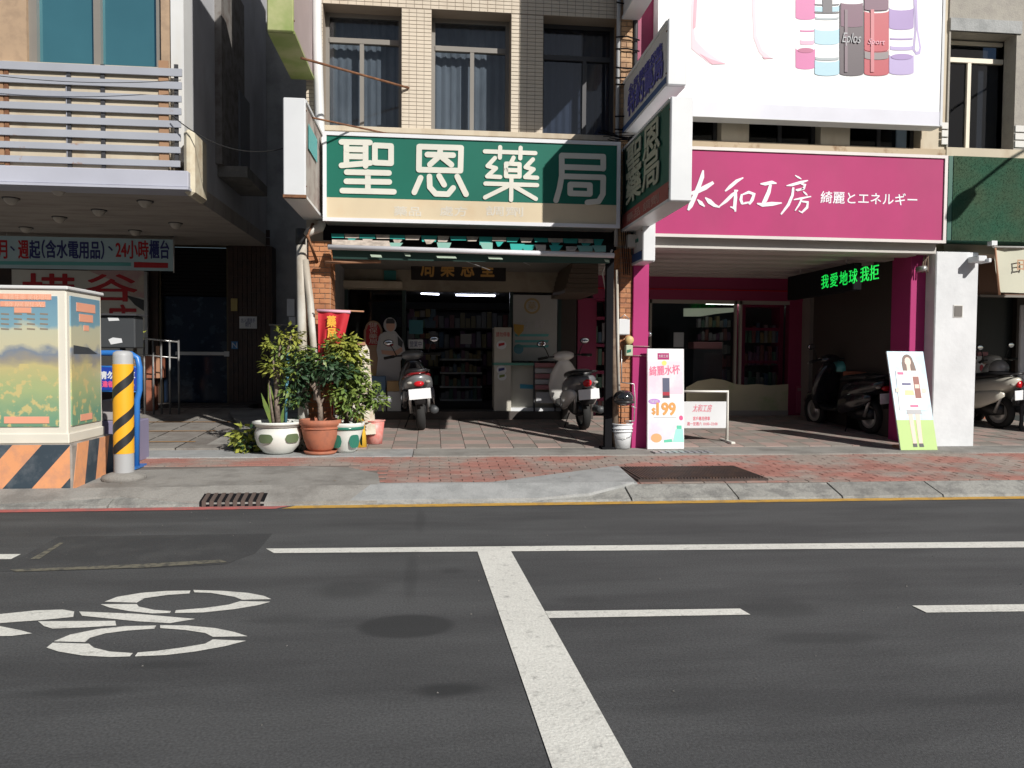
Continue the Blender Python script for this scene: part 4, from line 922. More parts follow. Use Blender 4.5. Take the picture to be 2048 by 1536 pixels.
# one more sign higher up the same column (out of frame, throws the shadow on the third window)
t = projsign('projecting_sign', 'white projecting sign highest on the column, above the frame', x0-.02, x1, 7.6, 9.38, 5.42, 7.6, M['brightw'], MATS['white_panel'])
# small light box under them
Ye = 8.9
x0, x1, z0, z1_ = RC(1286, 440, 1311, 522, Ye)
t = projsign('small_light_box', 'small white and blue light box hanging below the green projecting sign', x0, x1, Ye, 9.45, z0, z1_, M['brightw'], MATS['white_panel'])
MB().box(x0-.003, x0+.012, Ye+.055, 9.45, z0+.03, z0+.13).build('blue_band', MATS['blue_band'], t)
MB().box(x0-.003, x0+.012, Ye+.25, Ye+.4, z0+.26, z0+.30).build('print', M['potg'], t)

# column between the shops with pipes and cables
cx0, cx1, _, _ = RC(1241, 0, 1263, 280, YF-.12)
cl = thing('tiled_column', 'narrow orange tiled column with black cables between the two shops', 'column', ((cx0+cx1)/2, YF, CZ))
brickpillar(cl, cx0, cx1, CZ, 9, YF-.12, mat('column_tile', (.46, .28, .15), .7, c2=(.30, .17, .09), ns=7), d=.3, name='core')
MB().tube([(cx0-.035, YF-.13, CZ), (cx0-.035, YF-.13, 9)], .024).build('grey_pipe', M['polgrey'], cl)
MB().tube([(cx1+.05, YF-.1, CZ-.1), (cx1+.05, YF-.1, 9)], .03).build('dark_pipe', M['frameD'], cl)
for px_y in (12, 76, 100, 140, 158, 172, 235, 262): 
    z = P(1250, px_y, YF-.12).z; MB().tube([(cx0-.07, YF-.15, z+R_.uniform(-.03, .03)), ((cx0+cx1)/2, YF-.17, z), (cx1+.09, YF-.14, z+R_.uniform(-.03, .03))], .009, 6).build('cable_tie', M['black'], cl)
cb = thing('cable_bundle', 'bundle of thin black cables looping around the tiled column', 'cables', P(1240, 290, 9.3))
qc = random.Random(9); mb = MB()
for i in range(9):
    a = P(1215+qc.uniform(-20, 20), 262+qc.uniform(-8, 20), 9.2); b = P(1300+qc.uniform(-20, 30), 262+qc.uniform(-20, 40), 9.3); m_ = (a+b)/2 - Vector((0, .1, qc.uniform(.02, .16)))
    pts = [a*(1-t)**2 + m_*2*t*(1-t) + b*t*t for t in [k/8 for k in range(9)]]; mb.tube(pts, .006, 5)
for i in range(4):
    x_ = P(1248+i*4, 300, 9.25).x; mb.tube([(x_, 9.3, 3.9), (x_+.02, 9.26, 3.4), (x_-.02, 9.28, 2.9), (x_+.03, 9.3, 2.3)], .006, 5)
mb.build('cables', M['black'], cb)
cable = lambda pts, r, label, m: rod('cable', label, pts, r, m, 'cable')
def sag(a, b, s, n=12): return [a.lerp(b, t/n) - Vector((0, 0, s*4*(t/n)*(1-t/n))) for t in range(n+1)]
cable(sag(P(345, 232, 9.4), P(570, 296, 9.0), .18), .006, 'thin black cable sagging from the louvred balcony to the white sign', M['rubber'])
cable(sag(P(1120, 285, 9.35), P(1290, 262, 9.2), .08), .007, 'grey cable sagging to the column above the green sign', M['dkbox'])
cable(sag(P(0, 152, 9.3), P(362, 160, 9.36), .05), .004, 'thin dark wire hanging along the top louvre slats', M['rubber'])

# pipes at the left corner
pp = thing('drain_pipes', 'white plastic drain pipes down the left corner of the pharmacy', 'pipe', P(603, 900, 9.3))
tubepx(MB(), [(632, -260, 9.4), (634, 60, 9.4), (640, 262, 9.4), (644, 300, 9.4), (646, 440, 9.4)], .055, 12).build('upper_pipe', M['white'], pp)
tubepx(MB(), [(646, 440, 9.4), (640, 456, 9.35), (622, 462, 9.32), (608, 470, 9.3)], .052, 12).build('elbow', M['pipe'], pp)
tubepx(MB(), [(603, 462, 9.3), (604, 600, 9.3), (606, 760, 9.3), (607, 898, 9.3)], .060, 12).build('lower_pipe', M['pipe'], pp)
tubepx(MB(), [(610, 520, 9.28), (620, 600, 9.25), (630, 720, 9.22), (634, 800, 9.2)], .042, 12).build('slanted_pipe', M['pipe'], pp)
pb_ = mat('pipe_black', (.03, .03, .032), .6)
tubepx(MB(), [(602, 458, 9.3), (602.5, 490, 9.3)], .064, 12).build('pipe_collar', pb_, pp)
# steel post + brown pole
po = thing('steel_post', 'black steel post in front of the orange brick pillar', 'post', P(1219, 890, 9.3))
x0, x1, _, _ = RC(1212, 530, 1226, 890, 9.25); MB().box(x0, x1, 9.25, 9.35, fz(9.5)-.02, CZ).build('shaft', M['black'], po)
MB().box(x0-.04, x1+.04, 9.2, 9.4, fz(9.5)-.02, fz(9.5)+.01).build('foot_plate', M['black'], po)
po = thing('wooden_pole', 'weathered brown pole and cream conduit beside the black post', 'pole', P(1232, 890, 9.3))
tubepx(MB(), [(1222, 560, 9.3), (1227, 700, 9.3), (1231, 897, 9.28)], .04, 10).build('shaft', M['poleb'], po)
tubepx(MB(), [(1234, 540, 9.26), (1236, 700, 9.26), (1238, 790, 9.26)], .018, 8).build('conduit', M['pipe'], po)
# mail bits on the pillar
t = thing('meter_box', 'white meter cover hung on the orange brick pillar', 'box', P(1246, 670, 9.36)); x0, x1, z0, z1_ = RC(1236, 638, 1259, 670, 9.32); MB().box(x0, x1, 9.30, 9.39, z0, z1_, .012).build('cover', M['paper'], t); MB().tube([(x0+.01, 9.3, z1_), ((x0+x1)/2, 9.29, z1_+.05), (x1-.01, 9.3, z1_)], .006).build('hanger', M['alu'], t)
t = thing('doorbell_dome', 'small round yellowed bell on the pillar edge', 'bell', P(1259, 690, 9.3)); MB().ell(P(1259, 680, 9.32), (.055, .03, .055)).build('dome', mat('aged_cream', (.55, .40, .18), .5), t); MB().box(P(1256, 680, 9.3).x, P(1262, 680, 9.3).x, 9.32, 9.39, P(1259, 684, 9.3).z, P(1259, 676, 9.3).z).build('base', M['frame'], t)
t = thing('letter_box', 'small pale green box with an emblem beside the pink pillar', 'box', P(1258, 712, 9.3)); x0, x1, z0, z1_ = RC(1251, 690, 1265, 712, 9.3); MB().box(x0, x1, 9.28, 9.39, z0, z1_, .008).build('body', mat('mint_box', (.45, .50, .36), .5), t); MB().fpx([(1254, 700), (1262, 698), (1262, 704), (1254, 706)], 9.279).build('emblem', M['potg'], t)
t = thing('wire_rack', 'grey wire rack mounted on the brick pillar', 'rack', P(1255, 830, 9.2))
mb = MB(); tubepx(mb, [(1243, 765, 9.2), (1268, 768, 9.2), (1270, 800, 9.2), (1268, 842, 9.2)], .008, 6); tubepx(mb, [(1243, 765, 9.35), (1243, 700, 9.35)], .008, 6); tubepx(mb, [(1250, 842, 9.2), (1268, 842, 9.2)], .008, 6); tubepx(mb, [(1262, 812, 9.2), (1272, 816, 9.2)], .008, 6); mb.build('wire', M['alu'], t)
t = thing('motorcycle_helmet', 'black open helmet hanging on the brick pillar above the white bucket', 'helmet', P(1246, 812, 9.1))
c = P(1247, 796, 9.1); MB().ell(c, (.125, .13, .10), 16, 11).build('shell', mat('helmet_black', (.015, .015, .017), .15, coat=1), t); MB().ell((c.x, c.y-.05, c.z-.045), (.128, .10, .03), 16, 7).build('rim', M['bplast'], t); MB().box(c.x-.03, c.x+.03, c.y-.135, c.y-.12, c.z+.0, c.z+.02).build('badge', M['chrome'], t)
# white bucket
def bucket(name, label, px, py, Y, z, r0, r1, h, m, rim=True, handle=None, lid=None):
    c = P(px, py, Y); c = Vector((c.x, Y, z)); t = thing(name, label, 'bucket', c)
    MB().lathe([(0, 0), (r0, 0), (r0+(r1-r0)*.5, h*.5), (r1, h), (r1-.008, h), (r0-.005, .012), (0, .012)], c, 28).build('body', m, t)
    MB().lathe([(r1, h-.012), (r1+.01, h-.008), (r1+.01, h+.004), (r1-.006, h+.004)], c, 28).build('rim', m, t)
    if rim: MB().lathe([(r1-.006, h*.8), (r1+.008, h*.8), (r1+.008, h*.83), (r1-.006, h*.83)], c, 28).lathe([(r1-.01, h*.68), (r1+.006, h*.68), (r1+.006, h*.71), (r1-.01, h*.71)], c, 28).build('rib', m, t)
    if handle: MB().tube([(c.x-r1, c.y-.02, c.z+h*.75), (c.x-r1*.7, c.y-r1*.8, c.z+h*.5), (c.x, c.y-r1-.01, c.z+h*.42), (c.x+r1*.7, c.y-r1*.8, c.z+h*.5), (c.x+r1, c.y-.02, c.z+h*.75)], .004, 6).build('handle', M['alu'], t)
    return t
bucket('bucket', 'white plastic bucket at the foot of the brick pillar', 1243, 893, 9.30, fz(9.4), .105, .13, .30, M['paper'], True, True)

# ================================================================== PINK SHOP
pk = thing('pink_shop_building', 'shop building with magenta pillars, slatted arcade ceiling and a huge billboard', 'building', (4.4, 9.5, 0))
XP0, XP1 = XM, P(1868, 300, YF).x
XR = P(1893, 200, YF).x
# upper wall with a row of windows peeking between billboard and sign
zw0, zw1 = P(1640, 290, YF).z, P(1640, 60, YF).z
ops = [(1300, 1443), (1498, 1642), (1700, 1842)]
ox = [(P(a, 262, YF).x, P(b, 262, YF).x) for a, b in ops]
pv = [(cx1, ox[0][0]), (ox[0][1], ox[1][0]), (ox[1][1], ox[2][0]), (ox[2][1], XR)]
for a, b in pv: MB().box(a, b, YF, YF+.3, zw0, zw1).build('pier', M['creamwall'], pk)
MB().box(cx1, XR, YF, YF+.3, zw1, 9).build('upper_wall', M['creamwall'], pk)
MB().box(cx1, XR, YF-.02, YF+.3, CZ+.02, zw0-.002).build('lower_wall', mat('stained_sill', (.45, .36, .25), .8, c2=(.22, .12, .06), ns=5, thr=(.55, .7)), pk)
for a, b in ox: 
    f = MB().box(a, a+.05, YF+.15, YF+.2, zw0, zw1).box(b-.05, b, YF+.15, YF+.2, zw0, zw1).box((a+b)/2-.025, (a+b)/2+.025, YF+.15, YF+.2, zw0, zw1).build('window', M['frameD'], pk)
    MB().box(a+.05, (a+b)/2-.025, YF+.17, YF+.18, zw0, zw1).build('pane', GL['dark'], f); MB().box((a+b)/2+.025, b-.05, YF+.17, YF+.18, zw0, zw1).build('pane', GL['dark'], f)
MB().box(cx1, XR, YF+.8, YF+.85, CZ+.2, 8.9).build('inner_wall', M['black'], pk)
MB().box(cx1, XR, YF+.3, 19.2, 8.9, 9).build('roof', M['conc3'], pk)
x0, x1, _, _ = RC(1795, 245, 1815, 285, YF+.1)
MB().box(x0, x1, YF+.12, YF+.14, zw0+.02, zw1-.1).build('curtain', mat('curtain_blue', (.25, .33, .42), .9), pk)
# pillars
a, b, _, _ = RC(1265, 530, 1296, 890, YF-.15); PKA = b
MB().box(a, b, YF-.15, YF+.3, fz(YF)-.02, CZ, .006).build('pillar', M['pinkd'], pk)
a2_, b2_, _, _ = RC(1818, 520, 1849, 890, YF)
MB().box(a2_, b2_+.02, YF, YF+.42, fz(YF)-.02, CZ, .006).build('pillar', M['pinkd'], pk)
wp0, wp1, _, wz1 = RC(1868, 490, 1953, 893, YF-.2)
# ceiling slats
MB().box(PKA-.25, wp0, YF-.1, YB+.2, CZ+.05, CZ+.12).build('ceiling_deck', mat('deck_dark', (.22, .20, .19), .8), pk)
ny = 13
for i in range(ny):
    a = YF-.1+(YB-YF+.1)*i/ny; b = YF-.1+(YB-YF+.1)*(i+1)/ny-.02; MB().box(PKA-.25, a2_, a, b, CZ+(.035 if i % 2 else -.03), CZ+.049, .003).build('ceiling_slat', M['slatgrey'], pk)
MB().box(PKA-.3, P(1868, 500, 9.28).x, 9.24, YF-.1, CZ-.02, CZ+.13).build('front_fascia', mat('fascia_grey', (.52, .50, .47), .6), pk)
# shopfront
fb0, fb1 = P(1450, 601, YB).z, CZ+.02
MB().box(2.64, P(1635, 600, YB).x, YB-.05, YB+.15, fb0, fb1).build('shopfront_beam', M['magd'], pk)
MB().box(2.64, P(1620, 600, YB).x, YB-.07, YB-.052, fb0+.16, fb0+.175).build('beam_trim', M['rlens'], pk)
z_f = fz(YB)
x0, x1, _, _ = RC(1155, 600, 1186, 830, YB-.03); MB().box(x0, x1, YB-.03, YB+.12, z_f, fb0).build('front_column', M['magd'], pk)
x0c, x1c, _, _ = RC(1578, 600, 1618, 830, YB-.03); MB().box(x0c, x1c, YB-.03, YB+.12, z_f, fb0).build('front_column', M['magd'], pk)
a_, b_, _, _ = RC(1618, 600, 1641, 835, YB-.3); MB().box(a_, b_, YB-.3, YB+.1, fz(YB-.3), CZ+.02).build('grey_column', M['frame'], pk)
sfm = MB()
for px in (1300, 1470, 1480): x_ = P(px, 700, YB).x; sfm.box(x_-.02, x_+.02, YB-.02, YB+.04, z_f, fb0)
sfm.box(2.9, x0c, YB-.02, YB+.04, fb0-.06, fb0).box(2.9, x0c, YB-.04, YB+.06, z_f-.02, z_f+.08)
sfo = sfm.build('shopfront_frame', mat('pale_frame', (.35, .33, .29), .5), pk)
MB().box(2.95, P(1470, 700, YB).x-.02, YB, YB+.008, z_f+.08, fb0-.06).build('pane', GL['shop'], sfo)
MB().box(P(1480, 700, YB).x+.02, x0c, YB, YB+.008, z_f+.08, fb0-.06).build('pane', GL['shop'], sfo)
# wave panel
wpts = [(1372, 823), (1372, 775), (1395, 762), (1425, 757), (1448, 760), (1470, 768), (1490, 770), (1515, 768), (1540, 771), (1576, 768), (1576, 823)]
MB().fpx(wpts, YB-.012, .012).build('wave_panel', M['wave'], pk)
# room
rm2 = MB(); rm2.box(2.62, 6.3, 17, 17.1, 0, 3.2).box(6.3, 6.4, YB+.2, 17, 0, 3.2).box(2.62, 6.3, YB+.1, 17, 2.95, 3.0).build('room_walls', M['room'], pk)
MB().box(2.64, 6.3, YB+.1, 17, .1, z_f-.004).build('room_floor', MATS['room_floor'], pk)
MB().box(b_, 6.3, YB+.1, YB+.2, z_f, 3.0).build('dark_opening', M['black'], pk)  # black sheet standing in for the dark of the open passage
# recessed interior wall magenta display unit
def display(label, a, b, c, d, Y, rows):
    x0, x1, z0, z1_ = RC(a, b, c, d, Y); z0 = z_f-.01; t = thing('display_unit', label, 'display shelf', ((x0+x1)/2, Y, z0))
    MB().box(x0, x0+.07, Y, Y+.35, z0, z1_).box(x1-.07, x1, Y, Y+.35, z0, z1_).box(x0+.07, x1-.07, Y, Y+.35, z1_-.08, z1_).build('surround', M['magd'], t)
    MB().box(x0+.07, x1-.07, Y+.33, Y+.35, z0, z1_-.08).build('back_panel', M['room'], t)
    for i in range(rows): zz = z0+(z1_-z0)*(i+.6)/(rows+.4); MB().box(x0+.07, x1-.07, Y+.02, Y+.33, zz-.03, zz+.02).build('shelf_board', M['magd'], t)
display('magenta display unit lit inside the pink shop window', 1482, 605, 1566, 790, YB+.35, 3)
display('narrow magenta display unit seen behind the white scooter', 1184, 592, 1222, 830, YB+.1, 4)
goods('bottles and boxes on the magenta display unit', 1488, 640, 1560, 776, YB+.4, 3, 9)
goods('small products on the shelves deep in the pink shop', 1395, 628, 1462, 760, YB+1.4, 5, 9)
goods('dim items behind the white scooter on the narrow display unit', 1188, 640, 1220, 820, YB+.15, 4, 4)
fluo(1470, 604, 1572, YB+.5, 'wide bright fluorescent tube over the pink display', 'tubew', .016, 2)
fluo(1412, 607, 1470, YB+.6, 'short fluorescent tube left of the wide one in the pink shop', 'tubew', .014, 1)
fluo(1186, 596, 1216, YB+.2, 'small bright tube above the narrow display unit', 'tubew', .018, 1)
# reflected bright ceiling panel, painted as a faintly glowing sheet
t = thing('reflection_sheet', 'pale lit cabinet top high inside the pink shop', 'cabinet', P(1420, 640, 14.5)); MB().fpx([(1367, 617), (1470, 616), (1467, 624), (1430, 628), (1400, 633), (1367, 633)], 15, .04).build('glow_sheet', mat('glow_sheet', (.62, .66, .50), .6, emit=.25), t)
notice('window_card', 'pale card taped inside the pink shop window', 'card', 1347, 665, 1367, 694, YB-.03, mat('card_grey', (.36, .40, .42), .6))
t = thing('pink_shelf_box', 'row of pink boxes on the counter in the pink shop', 'box', P(1415, 697, 13.5)); x0, x1, z0, z1_ = RC(1387, 684, 1445, 698, 13.5); MB().box(x0, x1, 13.5, 13.8, z0, z1_, .01).build('cartons', mat('carton_pink', (.55, .25, .27), .7), t); MB().box(x0, x1, 13.49, 14.1, z_f, z0-.005).build('counter', mat('counter_dark', (.07, .07, .08), .5), t)
notice('round_sticker', 'small square sticker on the magenta front column', 'sticker', 1604, 712, 1615, 724, YB-.035, M['tilep'])
notice('pink_label', 'pale pink panel low on the magenta front column', 'panel', 1592, 772, 1614, 826, YB-.04, mat('panel_rose', (.35, .07, .13), .5))
tpx('營業時間', 1595, 776, 1611, 782, YB-.052, M['tilep'], bpy.data.objects['pink_label'])

# pink sign
YK = 9.15
xk0, xk1, zk0, zk1 = RC(1250, 302, 1890, 478, YK)
ks = thing('pink_shop_sign', 'large pink shop sign with white brush characters 太和工房', 'sign', ((xk0+xk1)/2, YK, zk0))
xk0 = P(1300, 400, YK).x
MB().box(xk0, xk1, YK, YF-.03, zk0, zk1).build('box', M['alu'], ks)
MB().box(xk0+.02, xk1-.035, YK-.012, YK, zk0+.03, zk1-.03).build('pink_panel', M['pink'], ks)
MB().box(xk0-.01, xk1+.01, YK-.03, YK, zk1-.028, zk1+.01).box(xk0-.01, xk1+.01, YK-.03, YK, zk0-.01, zk0+.026).box(xk1-.03, xk1+.01, YK-.03, YK, zk0+.026, zk1-.028).build('frame', mat('frame_pale', (.66, .62, .60), .4), ks)
def brush(mb, pts, Y, sc_, ox_, oy_, th=.006):
    # pts: (x, y, width) in a traced space
    L = []; Rr = []
    for i, (x_, y_, w_) in enumerate(pts):
        a = pts[max(i-1, 0)]; b = pts[min(i+1, len(pts)-1)]; dx, dy = b[0]-a[0], b[1]-a[1]; l = math.hypot(dx, dy) or 1; nx, ny_ = -dy/l, dx/l
        L.append((x_+nx*w_/2, y_+ny_*w_/2)); Rr.append((x_-nx*w_/2, y_-ny_*w_/2))
    for i in range(len(pts)-1):
        q = [L[i], L[i+1], Rr[i+1], Rr[i]]; mb.fpx([(ox_+a*sc_, oy_+b*sc_) for a, b in q], Y, th+.0004*(brush.k % 5)); brush.k += 1
brush.k = 0
S4 = dict(Y=YK-.012, sc_=1/5.12, ox_=1200, oy_=240)
mbs = {k: MB() for k in '太和工房'}
for s, l in {'太': [[(1055, 515, 16), (1045, 580, 42), (1010, 680, 44), (965, 790, 46), (925, 880, 46), (900, 925, 20)], [(905, 760, 26), (990, 735, 44), (1080, 690, 50), (1160, 640, 30)],
                  [(995, 815, 10), (1030, 850, 40), (1070, 888, 12)], [(1075, 795, 12), (1120, 835, 50), (1170, 875, 34), (1225, 895, 14)]],
             '和': [[(1465, 592, 12), (1400, 625, 34), (1330, 685, 36), (1280, 730, 14)], [(1215, 890, 12), (1290, 830, 34), (1350, 770, 34), (1410, 720, 14)], [(1385, 715, 26), (1385, 800, 36), (1378, 880, 34), (1385, 940, 16)], [(1330, 890, 10), (1370, 900, 28), (1390, 935, 8)],
                  [(1450, 760, 20), (1440, 815, 32), (1455, 860, 26)], [(1455, 765, 14), (1520, 740, 30), (1575, 760, 36), (1555, 820, 34), (1525, 865, 20)], [(1450, 862, 12), (1490, 850, 22), (1540, 840, 12)]],
             '工': [[(1640, 655, 12), (1690, 655, 34), (1760, 640, 36), (1805, 650, 12)], [(1745, 660, 26), (1725, 740, 40), (1690, 820, 44), (1665, 855, 26)], [(1605, 855, 12), (1660, 870, 40), (1760, 860, 42), (1860, 850, 12)]]}.items():
    for st_ in l: brush(mbs[s], st_, **S4)
S6 = dict(Y=YK-.012, sc_=.2676, ox_=1500, oy_=300)
for st_ in [[(335, 190, 6), (360, 205, 14), (382, 218, 6)], [(270, 268, 6), (310, 262, 20), (380, 242, 22), (432, 228, 8)], [(375, 250, 10), (410, 262, 22), (400, 288, 20), (350, 305, 12)],
            [(322, 280, 16), (315, 340, 20), (285, 410, 22), (230, 482, 12)], [(340, 300, 12), (380, 292, 12), (410, 282, 8)], [(395, 310, 8), (415, 328, 14), (428, 340, 6)], [(325, 372, 8), (380, 362, 16), (455, 348, 8)],
            [(385, 365, 12), (365, 410, 14), (335, 455, 8)], [(385, 385, 12), (430, 390, 20), (425, 430, 20), (385, 468, 14), (362, 455, 8)]]: brush(mbs['房'], st_, **S6)
for k, m_ in mbs.items(): m_.build('character', M['offw'] if 0 else mat('letter_white', (.80, .79, .84), .5), ks)
tpx('綺麗とエネルギー', 1641, 385, 1834, 409, YK-.012, MATS['letter_white'], ks, bold=.01)

# billboard
YBb = 9.2
xb0, xb1, zb0, zb1 = RC(1317, -260, 1889, 240, YBb)
bbd = thing('billboard', 'huge white billboard with coloured drinking flasks printed on it', 'billboard', ((xb0+xb1)/2, YBb, zb0))
MB().box(xb0, xb1, YBb, YBb+.2, zb0, zb1).build('panel', mat('billboard_white', (.76, .77, .78), .5), bbd)
MB().box(xb0, xb1, YBb-.004, YBb, zb0, zb0+.17).build('pale_band', mat('billboard_lilac', (.62, .63, .71), .5), bbd)
MB().box(xb1-.02, xb1+.012, YBb-.01, YBb+.2, zb0-.01, zb1).box(xb0-.01, xb1, YBb-.01, YBb+.2, zb0-.012, zb0-.001).build('frame', M['paper'], bbd)
def fl(pts, nm, m, o=0): MB().fpx(pts, YBb, .003, o).build(nm, m, bbd)
pinkp = mat('print_pink', (.55, .13, .33), .5); purp = mat('print_purple', (.30, .20, .46), .5); lav = mat('print_lavender', (.40, .32, .58), .5); lb_ = mat('print_lightblue', (.36, .56, .66), .5); char = mat('print_char', (.05, .03, .045), .5); redf = mat('print_redf', (.42, .025, .05), .5)
maroon = mat('print_maroon', (.12, .03, .08), .5); gryb = mat('print_gryband', (.20, .17, .18), .5); silv = mat('print_silver', (.33, .38, .41), .5); rose = mat('print_rose', (.70, .36, .44), .5); rose2 = mat('print_rosefaint', (.75, .55, .62), .5)
def cylp(a, b, c, d, e=5): # flask band outline with elliptical bottom and top
    n = 8; w_ = (c-a)/2; cx = (a+c)/2
    return [(cx-w_*math.cos(math.pi*i/n), d-e+e*math.sin(math.pi*i/n)) for i in range(n+1)] + [(cx+w_*math.cos(math.pi*i/n), b+e*math.sin(math.pi*i/n)) for i in range(n+1)]
fl(cylp(1591, -60, 1630, 40), 'flask_print', pinkp); fl(cylp(1600, 60, 1628, 64, 1), 'flask_print', pinkp, 0); fl(cylp(1600, 80, 1628, 90, 2), 'flask_print', mat('print_palepink', (.64, .38, .52), .5), 0); fl(cylp(1591, 97, 1630, 139), 'flask_print', pinkp); fl(elp(1611, 101, 16, 5, 20), 'flask_print', mat('print_deep_pink', (.42, .08, .20), .5), .003)
fl(cylp(1629, 57, 1678, 90), 'flask_print', lb_, .001); fl(cylp(1629, 12, 1678, 24, 2), 'flask_print', lb_, .001); fl(cylp(1629, 120, 1678, 152), 'flask_print', lb_, .004); fl([(1645, -20), (1664, -20), (1664, 26), (1645, 26)], 'flask_print', mat('print_lid', (.08, .075, .09), .5), .005); fl(cylp(1629, 8, 1678, 11, 1), 'flask_print', MATS['print_lid'], .004); fl(cylp(1629, 24, 1678, 27, 1), 'flask_print', MATS['print_lid'], .0045); fl(cylp(1630, 34, 1677, 40, 2), 'flask_print', silv, .002); fl(cylp(1630, 114, 1677, 121, 2), 'flask_print', silv, .003)
fl(cylp(1679, 10, 1727, 152), 'flask_print', char, .004); fl(cylp(1681, 6, 1725, 55, 3), 'flask_print', maroon, .007); fl(cylp(1728, 100, 1777, 152), 'flask_print', redf, .004); fl(cylp(1728, 22, 1777, 104), 'flask_print', redf, .006); fl(cylp(1728, 102, 1776, 120, 4), 'flask_print', gryb, .009); fl(cylp(1728, -30, 1776, 22, 3), 'flask_print', maroon, .009)
fl(cylp(1778, 16, 1827, 60), 'flask_print', purp, .001); fl(cylp(1780, 76, 1825, 80, 1), 'flask_print', purp, .001); fl(cylp(1780, 92, 1825, 101, 2), 'flask_print', lav, .001); fl(cylp(1778, 110, 1827, 150), 'flask_print', lav, .002); fl(elp(1803, 114, 22, 6, 20), 'flask_print', purp, .006)
fl([(1826, -20), (1833, -20), (1836, 60), (1842, 95), (1840, 108), (1832, 110), (1825, 100), (1829, 60)], 'strap_print', lav); fl([(1829, 10), (1832, 60), (1838, 96), (1836, 103), (1831, 104), (1829, 98), (1832, 60)], 'strap_print', MATS['billboard_white'], .003)
for a, c, m_ in ((1688, 1694, 'print_lidhl'), (1740, 1747, 'print_redhl')): fl([(a, 20), (c, 20), (c, 145), (a, 145)], 'flask_print', mat(m_, (.14, .09, .12) if 'lid' in m_ else (.50, .14, .17), .5), .0125)
tpx('Eplos', 1684, 66, 1722, 92, YBb-.0165, M['greyprint'], bbd, shear=.3); tpx('Sport', 1736, 78, 1770, 92, YBb-.0165, rose, bbd, shear=.3)
# soft hand shapes (printed)
fl([(1383, -30), (1396, -30), (1393, 40), (1388, 60), (1391, 80), (1410, 100), (1430, 115), (1452, 128), (1420, 128), (1400, 112), (1383, 98)], 'hand_print', rose2)
fl([(1388, 0), (1394, 0), (1391, 55), (1386, 58)], 'hand_print', rose, .003); fl([(1400, 108), (1420, 118), (1450, 128), (1424, 129)], 'hand_print', rose, .003)
fl([(1503, -20), (1509, -20), (1513, 70), (1524, 100), (1540, 114), (1546, 117), (1530, 117), (1518, 105), (1507, 76)], 'hand_print', rose2); fl([(1525, 114), (1546, 117), (1528, 118)], 'hand_print', rose, .003)
# magenta band left of billboard
x0, x1, z0, z1_ = RC(1268, -200, 1317, 205, YF-.05)
vb = thing('magenta_panel', 'dark magenta vertical panel between the column and the billboard', 'panel', ((x0+x1)/2, YF-.05, z0)); MB().box(x0, x1+.05, YF-.08, YF-.005, z0, z1_).build('sheet', M['magd'], vb)
for k in range(3): MB().box(x0, x1+.05, YF-.086, YF-.08, z0+.5+k*1.1, z0+.51+k*1.1).build('seam', M['pinkd'], vb)

# LED sign
XL = 5.50
ls = thing('led_sign', 'black LED display with glowing green characters under the pink shop ceiling', 'sign', (XL, 10.4, 2.1))
ya, yb = 9.62, 11.5; zl0, zl1 = P(1778, 581, 9.6).z, P(1778, 526, 9.6).z
MB().box(XL, XL+.12, ya, yb, zl0, zl1, .01).build('case', M['black'], ls)
for s, px in (('我', 1650), ('愛', 1668), ('地', 1687), ('球', 1706), ('我', 1729), ('拒', 1748)):
    # find Y where the panel column sits
    d = ray(px, 570); yy = XL/d.x*d.y
    text(s, (XL, yy, (zl0+zl1)/2), .20, .19, M['led'], ls, name='lit_character', u=(0, -1, 0), bold=.0, ext=.004)
MB().tube([(XL+.06, 9.9, zl1), (XL+.06, 9.9, CZ+.02)], .012).build('hanger', M['alu'], ls); MB().tube([(XL+.06, 11.2, zl1), (XL+.06, 11.2, CZ+.02)], .012).build('hanger', M['alu'], ls)
nn = thing('neon_sign', 'square blue-white neon outline glowing in the dark passage', 'neon sign', P(1650, 668, 12.2))
tubepx(MB(), [(1628, 635, 12.2), (1658, 637, 12.2), (1664, 642, 12.2), (1663, 662, 12.2), (1659, 667, 12.2), (1630, 664, 12.2)], .016, 8).build('tube', M['neon'], nn); MB().ell(P(1652, 644, 12.2), (.045, .012, .07)).build('drop', M['neon'], nn)
MB().box(P(1625, 650, 12.25).x, P(1668, 650, 12.25).x, 12.25, 12.28, P(1650, 672, 12.25).z, P(1650, 630, 12.25).z).build('backplate', M['black'], nn)
notice('pale_poster', 'tall narrow pale sheet right below the neon outline', 'poster', 1664, 668, 1676, 697, 12.3, mat('poster_dim', (.28, .26, .19), .7))
t = thing('fan_heater', 'dim grey appliances hanging in the dark passage', 'appliance', P(1708, 720, 12.2)); x0, x1, z0, z1_ = RC(1693, 696, 1718, 718, 12.2); MB().box(x0, x1, 12.2, 12.4, z0, z1_, .02).build('body', mat('dim_grey', (.22, .22, .23), .6), t); MB().ell(P(1708, 690, 12.2), (.1, .08, .07)).build('head', MATS['dim_grey'], t)
t = thing('low_counter', 'brown counter top in the dark arcade behind the parked scooter', 'counter', P(1750, 860, 11)); x0, x1, z0, z1_ = RC(1722, 744, 1792, 760, 10.6); MB().box(x0, x1, 10.6, 11.1, z0, z1_, .01).build('top', M['brownwood'], t); MB().box(x0+.05, x1-.05, 10.65, 11.05, fz(10.6), z0).build('body', M['black'], t)

